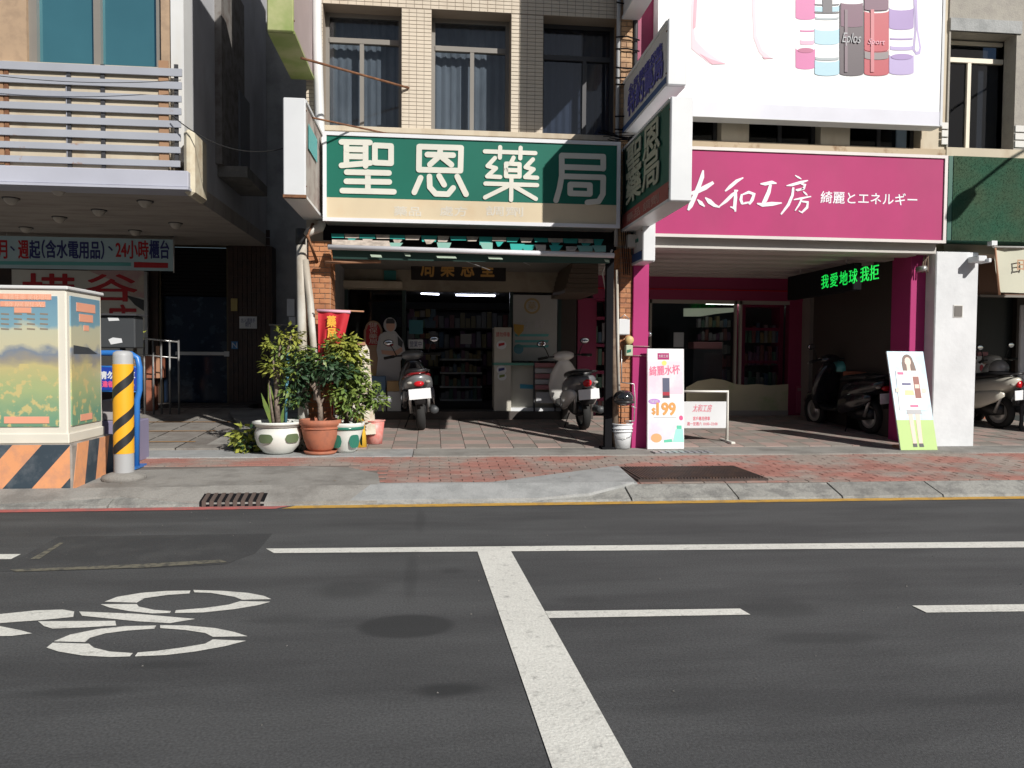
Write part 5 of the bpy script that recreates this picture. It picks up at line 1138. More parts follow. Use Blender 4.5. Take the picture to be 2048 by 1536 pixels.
# white pillar
wpil = thing('white_pillar', 'thick white plastered pillar right of the pink shop', 'pillar', ((wp0+wp1)/2, YF-.2, .15))
MB().box(wp0, wp1, YF-.2, YF+.22, .16, CZ+.02, .012).build('shaft', M['whitepil'], wpil)
x0, x1, z0, z1_ = RC(1908, 612, 1923, 633, YF-.2); MB().box(x0, x1, YF-.215, YF-.198, z0, z1_).build('socket_box', mat('socket_grey', (.14, .13, .12), .6), wpil)
MB().box(x0-.012, x1+.012, YF-.208, YF-.199, z0-.012, z1_+.012).build('socket_rim', M['panelw'], wpil)
t = thing('security_camera', 'small grey security camera with tangled cable by the magenta pillar top', 'camera', P(1845, 545, 9.3))
c = P(1842, 538, 9.35); MB().lathe([(0, -.08), (.035, -.08), (.04, .06), (.02, .07), (0, .07)], c, 12, 'Y').build('body', M['alu'], t)
qc = random.Random(4); mb = MB()
for i in range(7): a = P(1852+qc.uniform(-5, 5), 512, 9.38); b = P(1850+qc.uniform(-8, 8), 545, 9.38); mb.tube(sag(a, b, qc.uniform(-.04, .04), 5), .008, 5)
mb.build('cable', M['poleb'], t)

# banner in front of pink pillar (leaning)
Yn = 9.18
def tilt(root, ang): root.rotation_euler.x = -ang
x0, x1, z0, z1_ = RC(1296, 697, 1370, 893, Yn); z0 = .167
bs_ = thing('standing_banner', 'pink and white standing banner with the price 199 leaning by the pink pillar', 'banner', ((x0+x1)/2, Yn, z0))
rose3 = mat('banner_pink', (.76, .62, .72), .5, c2=(.80, .76, .80), ns=2.5)
MB().box(x0, x1, Yn, Yn+.03, z0, z1_, .006).build('panel', mat('banner_white', (.80, .80, .82), .5), bs_)
def bp(pts, m, o=0, nm='print'): MB().fpx(pts, Yn, .0015, o).build(nm, m, bs_)
bp(rr(1298, 742, 1368, 788, 3), rose3); bp([(1298, 722), (1368, 722), (1368, 741), (1298, 741)], mat('banner_fade', (.79, .70, .77), .5)); bp([(1298, 838), (1368, 838), (1368, 880), (1298, 880)], rose3)
bp([(1318, 706), (1341, 706), (1341, 719), (1318, 719)], M['pinkd']); tpx('太和工房', 1320, 709, 1339, 715, Yn-.0015, M['paper'], bs_, ext=.0015)
bp(elp(1331, 726, 5, 5, 12), mat('lemon', (.80, .72, .20), .5), .0015)
tpx('綺麗水杯', 1301, 731, 1362, 750, Yn-.0015, mat('coral_print', (.75, .18, .30), .5), bs_, bold=.02, ext=.0015, rot=.07)
bp([(1327, 756), (1341, 756), (1341, 784), (1327, 784)], mat('flask_navy', (.10, .11, .18), .5), .0015); bp([(1327, 784), (1341, 784), (1341, 791), (1327, 791)], redf, .0015); bp([(1327, 791), (1341, 791), (1341, 796), (1327, 796)], char, .0015)
bp(elp(1310, 803, 12, 5.5, 20), mat('oval_purple', (.50, .25, .62), .5)); tpx('NEW', 1303, 800, 1317, 806, Yn-.0015, M['paper'], bs_, ext=.0015)
tpx('199', 1315, 806, 1352, 830, Yn-.0015, mat('price_gold', (.70, .34, .10), .5), bs_, bold=.05, ext=.0015); tpx('$', 1305, 816, 1312, 830, Yn-.0015, MATS['price_gold'], bs_, bold=.04, ext=.0015)
bp([(1308, 834), (1354, 834), (1354, 835.5), (1308, 835.5)], M['greyprint'])
bp(elp(1313, 876, 11, 9, 16), mat('orange_fruit', (.80, .38, .18), .5), .0015); bp([(1352, 858), (1366, 858), (1368, 884), (1346, 884)], mat('mint_bottle', (.35, .78, .66), .5), .0015); bp([(1354, 851), (1364, 851), (1364, 858), (1354, 858)], mat('green_cap', (.12, .55, .38), .5), .0015)
bp(elp(1361, 840, 7, 7, 12), rose3, .0015); bp(elp(1363, 836, 4, 5, 12), M['pinkt'], .003); bp([(1328, 880), (1344, 878), (1345, 884), (1328, 885)], MATS['green_cap'], .0015)
tilt(bs_, rad(3))
MB().tube([((x0+x1)/2, Yn+.03, z1_-.5), ((x0+x1)/2, Yn+.45, z0+.0)], .012).build('prop', M['alu'], bs_)
# wire and lamp on pink pillar
rod('pillar_wire', 'thin pink cord tied round the pink pillar above the banner', [P(1262, 692, 9.33), P(1299, 693, 9.33)], .005, M['tilep'], 'cord'); rod('pillar_wire', 'lower pink cord tied round the pink pillar just by the banner top', [P(1262, 711, 9.33), P(1299, 712, 9.33)], .005, M['tilep'], 'cord')
t = thing('door_knob', 'small round chrome fitting on the right edge of the pink pillar', 'fitting', P(1299, 668, 9.5)); MB().ell(P(1299, 668, 9.5), (.035, .035, .035)).build('ball', M['chrome'], t); MB().box(PKA-.002, PKA+.015, 9.48, 9.52, P(1299, 672, 9.5).z, P(1299, 664, 9.5).z).build('plate', M['alu'], t)

# low barrier sign
Yq = 9.75
t = thing('barrier_sign', 'low white tubular stand with a panel of red writing', 'sign stand', P(1410, 885, Yq)); zf_ = fz(Yq)
xa, xb = P(1340, 800, Yq).x, P(1455, 800, Yq).x; zt_ = P(1410, 783, Yq).z
wf = mat('frame_cream', (.72, .71, .66), .4)
MB().tube([(xa, Yq, zf_+.015), (xa, Yq, zt_), (xb, Yq, zt_), (xb, Yq, zf_+.015)], .022, 10).build('frame', wf, t)
for x_ in (xa, xb): MB().box(x_-.03, x_+.03, Yq-.22, Yq+.22, fz(Yq-.22), fz(Yq)+.022, .008).build('foot', wf, t)
x0, x1, z0, z1_ = RC(1345, 803, 1452, 856, Yq); MB().box(xa+.02, xb-.02, Yq-.012, Yq+.012, z0, z1_).build('panel', M['brightw'], t)
coral = mat('coral_text', (.68, .16, .22), .5)
tpx('太和工房', 1385, 809, 1424, 824, Yq-.012, coral, t, shear=.3, ext=.0015, bold=.01); tpx('客戶專用停車', 1386, 833, 1420, 841, Yq-.012, coral, t, bold=.02, ext=.0015); tpx('週一至週六 10:00~22:00', 1374, 844, 1435, 851, Yq-.012, coral, t, bold=.02, ext=.0015)

# woman board leaning on the white pillar
Yw = 9.02
zt_ = P(1820, 703, 9.2).z
bl_, br_ = P(1797, 893, 9.0).x, P(1870, 893, 9.0).x; tl_, tr_ = P(1775, 703, 9.2).x, P(1848, 703, 9.2).x
wb = thing('leaning_board', 'tall photo board of a long-haired woman holding a panel, leaning on the white pillar', 'board', ((bl_+br_)/2, 9.0, .167))
def wpt(s, t_, o=0):  # s across 0..1, t up 0..1 -> board plane
    A = Vector((bl_, 8.95, .168)); B = Vector((br_, 8.95, .168)); C_ = Vector((tl_, 9.22, zt_)); D_ = Vector((tr_, 9.22, zt_))
    p = A.lerp(B, s).lerp(C_.lerp(D_, s), t_); n_ = (B-A).cross(C_-A).normalized(); return p + n_*o
def wpoly(pts, m, o, nm='print'): MB().prism([wpt(a, b, o) for a, b in pts], (wpt(0, 0, .0015)-wpt(0, 0, 0))).build(nm, m, wb)
MB().prism([wpt(0, 0, -.02), wpt(1, 0, -.02), wpt(1, 1, -.02), wpt(0, 1, -.02)], wpt(0, 0, 0)-wpt(0, 0, -.02)).build('panel', M['paper'], wb)
wpoly([(0, 0), (1, 0), (1, .30), (0, .30)], mat('print_grass', (.42, .60, .20), .5), .0003)
wpoly([(0, .30), (1, .30), (1, 1), (0, 1)], mat('print_sky', (.48, .70, .84), .5, c2=(.66, .80, .88), ns=3), .0004)
sk = mat('print_skin', (.76, .58, .50), .5); hair = mat('print_hair', (.13, .07, .05), .5)
wpoly([(.36, .05), (.46, .05), (.46, .40), (.34, .40)], sk, .002); wpoly([(.52, .05), (.62, .05), (.66, .40), (.53, .40)], sk, .0022)
wpoly([(.35, .03), (.46, .03), (.46, .065), (.35, .065)], M['dkbox'], .004); wpoly([(.52, .03), (.64, .03), (.63, .065), (.52, .065)], M['dkbox'], .0042)
wpoly([(.30, .36), (.72, .36), (.66, .44), (.34, .44)], M['greyprint'], .0035)
wpoly([(.38, .74), (.36, .88)] + [(.53+.15*math.cos(math.pi-i*math.pi/8), .90+.07*math.sin(math.pi-i*math.pi/8)) for i in range(9)] + [(.70, .88), (.76, .74)], hair, .002)
wpoly([(.53+.085*math.cos(i*.5236), .895+.045*math.sin(i*.5236)) for i in range(12)], sk, .004); wpoly([(.48, .80), (.58, .80), (.58, .87), (.48, .87)], sk, .0038); wpoly([(.36, .72), (.72, .72), (.66, .80), (.42, .80)], M['paper'], .0045)
wpoly([(.12, .40), (.84, .40), (.84, .80), (.16, .80)], mat('print_panel', (.80, .78, .79), .5), .006); wpoly([(.20, .76), (.36, .76), (.36, .785), (.20, .785)], M['pinkt'], .0076)
wpoly([(.60, .52), (.76, .52), (.76, .74), (.60, .74)], mat('print_choc', (.26, .08, .06), .5), .0076); wpoly([(.62, .62), (.74, .62), (.74, .66), (.62, .66)], sk, .0095)
wpoly([(.32, .55), (.58, .55), (.56, .60), (.34, .60)], mat('print_peach', (.80, .58, .30), .5), .0076); wpoly([(.28, .655), (.52, .655), (.52, .672), (.28, .672)], M['navy'], .0076); wpoly([(.42, .43), (.64, .43), (.64, .45), (.42, .45)], M['pinkt'], .0076)
wpoly([(.08, .58), (.18, .58), (.18, .63), (.09, .62)], sk, .0078); wpoly([(.80, .57), (.92, .58), (.91, .62), (.80, .62)], sk, .0079)
MB().box(bl_+.1, br_-.1, 8.99, 9.29, .167, .2).build('foot', M['tanwood'], wb)

# ================================================================== RIGHT SHOP
rb = thing('grey_building', 'grey rendered building at right with a deep framed window', 'building', (7.5, 9.5, 0))
gx0 = XR; wx0, wx1, wz0, wz1 = RC(1897, 66, 2028, 298, YF)
MB().box(gx0, 11, YF-.02, YF+.35, wz1, 9).build('wall', M['greywall'], rb)
MB().box(wx1, 11, YF-.02, YF+.35, wz0, wz1).build('wall', M['greywall'], rb)
MB().box(gx0, wx0, YF-.02, YF+.35, wz0, wz1).build('wall', M['greywall'], rb)
MB().box(gx0, 11, YF-.03, YF+.35, CZ+.02, wz0).build('lower_wall', M['creamwall'], rb)
MB().box(wx0-.02, wx1+.06, YF-.04, YF+.0, wz1, wz1+.16).build('lintel', M['conc2'], rb)
for k in range(3):
    for a, b in ((wx0-.10, wx0-.01), (wx1+.01, wx1+.3)): MB().box(a, b, YF-.035, YF-.021, wz0+.03+k*.1, wz0+.115+k*.1, .004).build('tile', M['panelw'], rb)
wxf = P(2008, 200, YF+.25).x
f = window(rb, wx0, wxf, wz0, wz1-.02, YF+.22, P(1950, 122, YF+.22).z, M['framec'], GL['dark'], None, .45)
MB().box(wx0, wx1, YF+.6, YF+.65, wz0-.1, wz1+.1).build('inner_wall', M['curtaind'], rb)
x0, x1, _, _ = RC(1955, 100, 2005, 290, YF+.3); MB().box(x0, x1, YF+.30, YF+.32, wz0+.05, P(1950, 128, YF+.3).z).build('blind', mat('blind_grey', (.34, .33, .33), .8), rb)
MB().box(wxf, wx1, YF+.2, YF+.34, wz0, wz1).build('reveal', M['frameD'], rb)
MB().box(gx0, 11, YF+.35, 19, 8.9, 9).build('roof', M['conc3'], rb)
MB().box(wp1-.05, 18, YF+.0, YB+.2, CZ+.03, CZ+.12).build('arcade_ceiling', MATS['arcade_ceiling'], rb)
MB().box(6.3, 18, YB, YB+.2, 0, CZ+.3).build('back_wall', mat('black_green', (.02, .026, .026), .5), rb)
x0 = P(2030, 700, YB-.1).x; MB().box(x0, x0+.14, YB-.12, YB-.02, fz(YB), CZ).build('door_post', MATS['side_brown'], rb)
MB().box(6.3, 6.42, YF+.221, YB, 0, CZ+.04).build('party_wall', MATS['side_brown'], rb)
x0, x1, z0, z1_ = RC(1958, 495, 1992, 590, 10.1); MB().box(x0, x1+2, 10.1, 10.2, z0, CZ+.03).build('brown_board', mat('board_brown', (.16, .09, .06), .7), rb)
MB().box(x0, x1+2, 10.06, 10.1, z0-.03, z0).build('trim', M['frame'], rb)
# far-right building pillar beyond the frame
MB().box(9.5, 10.1, YF-.2, YF+.3, .1, CZ+.03).build('pillar', M['panelw'], rb)
# turf sign
x0, x1, z0, z1_ = RC(1896, 317, 2200, 484, 9.15)
tf = thing('turf_sign', 'sign box covered in green artificial turf', 'sign', ((x0+x1)/2, 9.15, z0)); MB().box(x0, x1, 9.15, YF-.035, z0, z1_).build('box', M['greend'], tf)
q = random.Random(21); mb = MB()
for i in range(15000):
    a, b = q.uniform(x0+.06, x1), q.uniform(z0, z1_); l = q.uniform(.012, .028); t_ = q.uniform(-.5, .5); dx, dz = l*math.sin(t_)*.6, -l*.8
    mb.add([(a-.004, 9.149, b), (a+.004, 9.149, b), (a+dx, 9.149-l*.8, b+dz+.008)], [(0, 1, 2)])
mb.build('turf_blades', M['hedge'], tf, kind='stuff')
MB().box(x0+.06, x1, 9.142, 9.149, z0, z1_).build('turf_mat', M['hedge'], tf)
# canvas
cv = thing('canvas_banner', 'pale cream canvas hanging below the turf sign', 'awning', P(2040, 590, 9.2))
c0, c1 = P(1990, 497, 9.2), P(2250, 500, 9.2); d0, d1 = P(1999, 585, 9.25), P(2250, 590, 9.25)
n = 12; vs = []; fs = []
for i in range(n+1):
    for j in range(5):
        p = c0.lerp(c1, i/n).lerp(d0.lerp(d1, i/n), j/4); p.y += .03*math.sin(i*1.3+j); vs.append(p)
for i in range(n):
    for j in range(4): fs.append((i*5+j, i*5+j+1, (i+1)*5+j+1, (i+1)*5+j))
MB().add(vs, fs, True).build('cloth', M['canvas'], cv); text('日', P(2041, 530, 9.165), .09, .13, mat('brown_print', (.45, .26, .15), .7), cv, bold=.02)
tubepx(MB(), [(1986, 494, 9.18), (2250, 497, 9.18)], .014).build('top_bar', M['panelw'], cv); tubepx(MB(), [(1990, 492, 9.18), (1999, 590, 9.23)], .012).build('side_bar', M['tanwood'], cv)
MB().box(P(1986, 490, 9.1).x, P(1997, 490, 9.1).x, 9.12, 9.2, P(1990, 490, 9.1).z, P(1990, 484, 9.1).z+.02).build('clip', M['paper'], cv)
t = thing('wall_bracket', 'small white bracket at the right edge of the white pillar', 'bracket', P(1948, 525, 9.25)); MB().box(P(1940, 520, 9.25).x, P(1958, 520, 9.25).x, 9.1, 9.3, P(1950, 526, 9.25).z, P(1950, 514, 9.25).z, .01).build('arm', M['paper'], t); MB().box(P(1955, 520, 9.25).x, P(1961, 520, 9.25).x, 9.05, 9.25, P(1950, 528, 9.25).z, P(1950, 520, 9.25).z, .005).build('hook', M['paper'], t)
t = thing('white_door_panel', 'tall white panel at the right edge behind the scooters', 'panel', P(2046, 780, 10.6)); x0, x1, z0, z1_ = RC(2041, 610, 2090, 788, 10.6); MB().box(x0, x1, 10.6, 10.65, z0, z1_, .01).build('sheet', M['paper'], t); MB().box(x0+.05, x0+.09, 10.61, 10.64, fz(10.6), z0).build('leg', M['frameD'], t)
# table and boxes by the right scooter
t = thing('wooden_table', 'reddish wooden counter behind the white pillar', 'table', P(1950, 830, 12.0)); x0, x1, z0, z1_ = RC(1925, 752, 1983, 784, 11.9); MB().box(x0, x1, 11.9, 12.5, z0, z1_, .01).build('top', M['tanwood'], t); MB().box(x0+.05, x0+.12, 11.95, 12.4, fz(12), z0).box(x1-.12, x1-.05, 11.95, 12.4, fz(12), z0).build('leg', M['brownwood'], t)
xx = RC(1948, 712, 1990, 751, 12.0); t = thing('white_carton', 'white printed carton on the wooden counter', 'box', (sum(xx[:2])/2, 12.1, z1_)); MB().box(xx[0], xx[1], 12.0, 12.35, z1_, xx[3], .01).build('carton', M['paper'], t); MB().fpx(elp(1963, 736, 4, 7, 10), 12.0).fpx(elp(1973, 734, 4, 6, 10), 12.0).build('print', redf, t)
xy = RC(1955, 708, 1977, 717, 12.05); t = thing('pink_packet', 'pink packet lying on top of the white carton', 'packet', (sum(xy[:2])/2, 12.1, xx[3])); MB().box(xy[0], xy[1], 12.05, 12.25, xx[3], xx[3]+.07, .01).build('packet', mat('carton_pink', (.55, .25, .27)), t)

# ================================================================== SCOOTERS
def scooter(label, c_main, c_tail, c_seat, loc, rot, lean=0, name='scooter', c_bar=None, cowl=None, plate_txt=None, helmet=None, roundl=False, grp='parked scooters'):
    t = thing(name, label, 'scooter', (0, 0, 0), group=grp)
    def wheel(y, r, w_):
        ty = MB().lathe([(r-.075, -w_/2*.7), (r-.03, -w_/2), (r-.006, -w_/2*.75), (r, 0), (r-.006, w_/2*.75), (r-.03, w_/2), (r-.075, w_/2*.7)], (0, y, r), 28, 'X').build('tyre', M['rubber'], t)
        rm_ = MB().lathe([(.0, -.02), (.05, -.03), (.05, -.02), (r-.085, -.015), (r-.07, -w_/2*.7), (r-.07, w_/2*.7), (r-.085, .015), (.05, .02), (.05, .03), (0, .02)], (0, y, r), 20, 'X').build('rim', M['alu'], t)
    wheel(0, .235, .10); wheel(1.23, .235, .09)
    MB().loft([((0, -.36, .70), .03, .02), ((0, -.33, .685), .085, .055), ((0, -.24, .66), .135, .095), ((0, -.08, .63), .17, .13), ((0, .12, .59), .185, .155), ((0, .30, .55), .175, .165), ((0, .42, .50), .15, .16), ((0, .48, .47), .11, .14)], 20).build('tail_body', c_tail, t)
    for s in (-1, 1):
        MB().loft([((s*.12, -.20, .50), .02, .03), ((s*.15, -.08, .48), .035, .09), ((s*.165, .15, .43), .04, .13), ((s*.16, .38, .38), .035, .12), ((s*.14, .52, .33), .02, .06)], 12).build('side_panel', c_main, t)
    MB().loft([((0, -.26, .765), .05, .015), ((0, -.20, .775), .11, .035), ((0, 0, .775), .14, .05), ((0, .22, .755), .145, .05), ((0, .42, .735), .11, .05), ((0, .52, .71), .07, .03)], 16).build('seat', c_seat, t)
    MB().tube([(-.12, -.12, .77), (-.13, -.30, .79), (-.07, -.40, .80), (.07, -.40, .80), (.13, -.30, .79), (.12, -.12, .77)], .013, 8).build('grab_rail', M['bplast'], t)
    MB().loft([((0, .42, .31), .15, .035), ((0, .60, .30), .17, .03), ((0, .85, .31), .16, .035), ((0, .96, .36), .12, .04)], 14).build('footboard', M['bplast'], t)
    MB().loft([((0, 1.02, .28), .12, .05), ((0, .99, .42), .19, .055), ((0, .95, .60), .205, .06), ((0, .91, .76), .175, .07), ((0, .88, .88), .11, .07), ((0, .86, .95), .06, .05)], 18, 'Z').build('leg_shield', c_main, t)
    MB().loft([((0, .99, .47), .05, .12), ((0, 1.12, .50), .085, .08), ((0, 1.28, .48), .085, .05), ((0, 1.42, .38), .06, .03)], 14).build('front_fender', c_main, t)
    MB().tube([(0, .88, .9), (0, 1.05, .62), (0, 1.2, .27)], .03, 8).build('fork', M['bplast'], t)
    MB().ell((0, .86, 1.0), (.15, .11, .075), 18, 9).build('handlebar_cover', c_bar or c_main, t)
    if cowl: MB().loft([((0, -.30, .755), .05, .012), ((0, -.24, .745), .115, .035), ((0, -.10, .72), .155, .05), ((0, .10, .70), .175, .05)], 16).build('rear_cowl', cowl, t)
    MB().lathe([(0, 0), (.06, 0), (.065, -.02), (.05, -.04)], (0, .99, .99), 16, 'Y').build('headlight', M['olens'], t)
    MB().tube([(-.34, .74, .985), (-.2, .82, 1.0), (.2, .82, 1.0), (.34, .74, .985)], .013, 8).build('handlebar', M['bplast'], t)
    for s in (-1, 1):
        MB().tube([(s*.23, .80, .998), (s*.35, .735, .983)], .021, 10).build('grip', M['rubber'], t)
        MB().tube([(s*.24, .86, .99), (s*.34, .82, .965)], .006, 6).build('brake_lever', M['alu'], t)
        mm = MB().tube([(s*.2, .82, 1.01), (s*.235, .80, 1.11), (s*.27, .79, 1.17)], .007, 6).ell((s*.285, .80, 1.20), (.065, .02, .045), 16, 7).build('mirror', M['bplast'], t)
        MB().ell((s*.285, .783, 1.20), (.055, .006, .037), 16, 7).build('mirror_glass', M['chrome'], mm)
        MB().ell((s*.105, -.325, .645), (.03, .03, .02)).build('indicator', M['olens'], t)
    if roundl: MB().lathe([(0, -.02), (.045, -.015), (.052, 0), (.05, .03)], (0, -.352, .645), 20, 'Y').build('tail_light', M['rlens'], t)
    else: MB().ell((0, -.335, .625), (.06, .04, .038)).build('tail_light', M['rlens'], t)
    MB().loft([((0, -.30, .58), .06, .02), ((0, -.36, .46), .07, .012), ((0, -.33, .36), .06, .01)], 10, 'Z').build('rear_fender', M['bplast'], t)
    pl = MB().box(-.125, .125, -.388, -.378, .43, .565, .004).build('number_plate', M['plate'], t)
    MB().loft([((0, -.1, .27), .07, .07), ((.0, .12, .28), .10, .11), ((0, .36, .30), .09, .12)], 12).build('engine', M['bplast'], t)
    MB().lathe([(0, -.24), (.04, -.24), (.052, -.2), (.052, .12), (.035, .17), (0, .17)], (.155, -.06, .27), 14, 'Y').build('exhaust', M['dkbox'], t)
    MB().tube([(-.10, .30, .22), (-.19, .26, .012), (-.21, .30, .01)], .011, 6).build('side_stand', M['bplast'], t)
    for s in (-1, 1): MB().tube([(s*.10, -.02, .24), (s*.11, -.16, .50)], .02, 8).build('shock_absorber', M['alu'], t)
    t.rotation_euler = (0, lean, rot); t.location = loc; t.scale = (1.2, 1.0, 1.06)
    return t
def zf2(Y): return fz(Y)
def rear(px, py, Y): c = P(px, py, Y); return (c.x, Y, fz(Y)+.001)
scooter('silver and dark red scooter parked facing the pharmacy door', M['scdark'], M['scsilver'], M['bplast'], rear(843, 864, 10.9), rad(4), rad(-5), c_bar=M['scsilver'], cowl=M['scred'])
scooter('white scooter with grey tail and round red light by the brick pillar', M['scwhite'], M['scshade'], M['bplast'], rear(1168, 862, 10.9), rad(5), rad(-5), roundl=True)  # white tail given a grey that stands in for shade
scooter('black scooter parked in the shade in front of the dark passage', M['scdark'], M['scdark'], M['bplast'], rear(1742, 866, 10.4), rad(9), rad(-4), roundl=False)
scooter('cream retro scooter behind the white pillar with a grey helmet on it', M['sccream'], M['sccream'], M['bplast'], rear(1999, 868, 10.9), rad(12), rad(-4), roundl=True)
scooter('pale scooter partly cut off at the right edge of the photo', M['scwhite'], M['scshade'], M['bplast'], rear(2092, 862, 10.7), rad(14), rad(-4))
scooter('second dark scooter half hidden behind the black one', M['scdark'], M['scdark'], M['bplast'], rear(1820, 858, 11.3), rad(10), rad(-4))
def helmet(label, p, r, m):
    t = thing('motorcycle_helmet', label, 'helmet', (p.x, p.y, p.z-r))
    MB().lathe([(r*math.cos(a), r*math.sin(a)) for a in [-.45, -.2, 0, .3, .6, .9, 1.2, 1.5707]], p, 22).build('shell', m, t)
    MB().lathe([(r*.93, -.46*r), (r*1.02, -.42*r), (r*1.02, -.34*r), (r*.95, -.30*r)], p, 22).build('rim', M['rubber'], t)
    MB().ell((p.x, p.y, p.z-.1*r), (r*.92, r*.92, r*.3), 18, 7).build('lining', M['rubber'], t)
helmet('teal half helmet resting on the black scooter handlebar', P(1682, 738, 11.3), .13, M['helmt'])
helmet('grey half helmet hanging on the cream scooter', P(1998, 737, 10.9), .135, M['helmg'])
helmet('dim teal helmet on the second dark scooter', P(1762, 738, 12.0), .13, M['helmt'])

# ================================================================== PLANTS AND POTS
def pot(label, px, py, Y, prof, m, bands=(), z=None, saucer=None):
    c = P(px, py, Y); z = swz(min(Y, SW2)) if z is None else z; c = Vector((c.x, Y, z)); t = thing('plant_pot', label, 'plant pot', c)
    H = max(h for r, h in prof); top = [r for r, h in prof if h == H][0]
    MB().lathe([(0, 0)] + prof + [(top-.03, H), (top-.035, H-.06), (0, H-.06)], c, 32).build('bowl', m, t)
    MB().lathe([(0, 0), (top-.036, 0)], (c.x, c.y, c.z+H-.05), 24).build('soil', M['soil'], t)
    for (r, h, hh, mm) in bands: MB().lathe([(r-.02, h), (r, h), (r, h+hh), (r-.02, h+hh)], c, 32).build('band', mm, t)
    if saucer: MB().lathe([(0, 0), (saucer, 0), (saucer+.02, .03), (saucer, .03), (saucer-.02, .01), (0, .01)], c, 28).build('saucer', M['terra'], t)
    return c, H, t
c1, H1, t1 = pot('big white glazed pot with green cartouches and a tall shrub', 557, 905, 9.05, [(.13, 0), (.17, .02), (.235, .10), (.262, .19), (.262, .25), (.235, .31), (.245, .33), (.29, .345), (.29, .37)], M['potw'], [(.247, .305, .012, M['dkbox'])], z=.166, saucer=None)
# cartouche relief on the pot
def cart(c, r_, ang, w_, h, z0, t, m):
    mb = MB(); n = 10; vs = []
    for i in range(n+1):
        a = ang+(i/n-.5)*w_; k = math.sqrt(max(0, 1-(2*i/n-1)**4)); vs += [(c.x+r_*math.cos(a), c.y+r_*math.sin(a), c.z+z0-h/2*k), (c.x+r_*math.cos(a), c.y+r_*math.sin(a), c.z+z0+h/2*k)]
    mb.add(vs, [(2*i, 2*i+2, 2*i+3, 2*i+1) for i in range(n)], True).build('cartouche', m, t)
for ang in (-1.95, -.75, .5): cart(c1, .268, ang, .72, .10, .19, t1, M['potgold'])
c2, H2, t2 = pot('terracotta pot with a grey-stemmed leafy plant', 641, 905, 9.0, [(.12, 0), (.15, .03), (.19, .14), (.215, .27), (.215, .29), (.235, .30), (.24, .36)], M['terra'], [(.222, .255, .012, M['terra'])], z=.20)
MB().lathe([(0, -.034), (.17, -.034), (.19, .0), (.17, 0), (0, 0)], c2, 28).build('saucer', M['terra'], t2)
c3, H3, t3 = pot('white pot with green panels between the terracotta pot and yellow bin', 692, 908, 9.12, [(.10, 0), (.115, .02), (.13, .03), (.18, .20), (.205, .30), (.215, .32), (.22, .35)], M['potw'], [(.209, .27, .035, M['potg'])], z=.166)
for ang in (-2.1, -.9, .3): cart(c3, .187, ang, .75, .15, .14, t3, M['potg'])
def leafcloud(clumps, n, lo, hi, seed, flat=.6):
    q = random.Random(seed); mb = MB()
    tot = sum(r for _, r in clumps)
    for c, r in clumps:
        for i in range(int(n*r/tot*.5)):
            v = Vector((q.gauss(0, 1), q.gauss(0, 1), q.gauss(0, 1)*flat)); v = v.normalized()*r*q.uniform(.15, 1.18)**.7
            p = Vector(c)+v; d = (v.normalized()*.8+Vector((q.uniform(-.8, .8), q.uniform(-.8, .8), q.uniform(-.6, .3)))).normalized(); L = q.uniform(lo, hi)*1.12
            s = d.cross(Vector((q.uniform(-1, 1), q.uniform(-1, 1), 1.2))).normalized()*L*.24; nn_ = Vector((0, 0, L*.08))
            mb.add([p, p+d*L*.45+s-nn_, p+d*L-nn_*2, p+d*L*.45-s-nn_, p+d*L*.5], [(0, 1, 4), (1, 2, 4), (2, 3, 4), (3, 0, 4)])
    return mb
def plant(name, label, base, stems, groups, seed, cat='plant'):
    t = thing(name, label, cat, base); q = random.Random(seed)
    MB().tube(stems[0], 0, 9, rs=[.034-.016*i/(len(stems[0])-1) for i in range(len(stems[0]))]).build('trunk', M['bark'], t)
    for s in stems[1:]: MB().tube(s, 0, 7, rs=[.018-.010*i/(len(s)-1) for i in range(len(s))]).build('branch', M['bark'], t)
    for k, (m, cl, n, lo, hi, fl_) in enumerate(groups): leafcloud(cl, n, lo, hi, seed+k, fl_).build('foliage', m, t, kind='stuff')
    return t
b1 = c1+Vector((0, 0, H1-.06)); Q = lambda a, b, Y=9.05: P(a, b, Y)
t = plant('potted_shrub', 'tall thin shrub with yellow-green tufts in the white pot', b1, [[b1, Q(553, 800), Q(556, 740), Q(562, 690)], [Q(553, 790), Q(548, 740), Q(545, 700)], [Q(556, 740), Q(575, 700), Q(582, 672)], [b1+Vector((-.05, 0, 0)), Q(541, 800), Q(538, 760)]],
  [(M['leafy'], [(Q(545, 688), .11), (Q(580, 672), .13), (Q(560, 738), .15), (Q(548, 728), .13), (Q(590, 700), .12)], 900, .04, .085, .5), (M['leafg'], [(Q(572, 775), .12), (Q(588, 740), .13), (Q(580, 800), .10), (Q(560, 700), .10)], 600, .04, .08, .6)], 31, 'shrub')
mb = MB()
for i, (a, b, w_) in enumerate([((545, 850), (522, 785), 8), ((548, 850), (536, 765), 7), ((550, 850), (541, 770), 7), ((560, 852), (575, 800), 7)]):
    A_ = Q(*a); B_ = Q(*b); s = Vector((.022, 0, 0)); mb.add([A_-s, A_+s, A_.lerp(B_, .6)+s*1.2, B_, A_.lerp(B_, .6)-s*1.2], [(0, 1, 2, 3, 4)])
mb.build('blade_leaf', M['leafg'], t)
rod('plant_stake', 'blue painted stake supporting the tall shrub', [Q(571, 850), Q(576, 705)], .018, mat('stake_blue', (.10, .28, .38), .6), 'stake')
b2 = c2+Vector((0, 0, H2-.06))
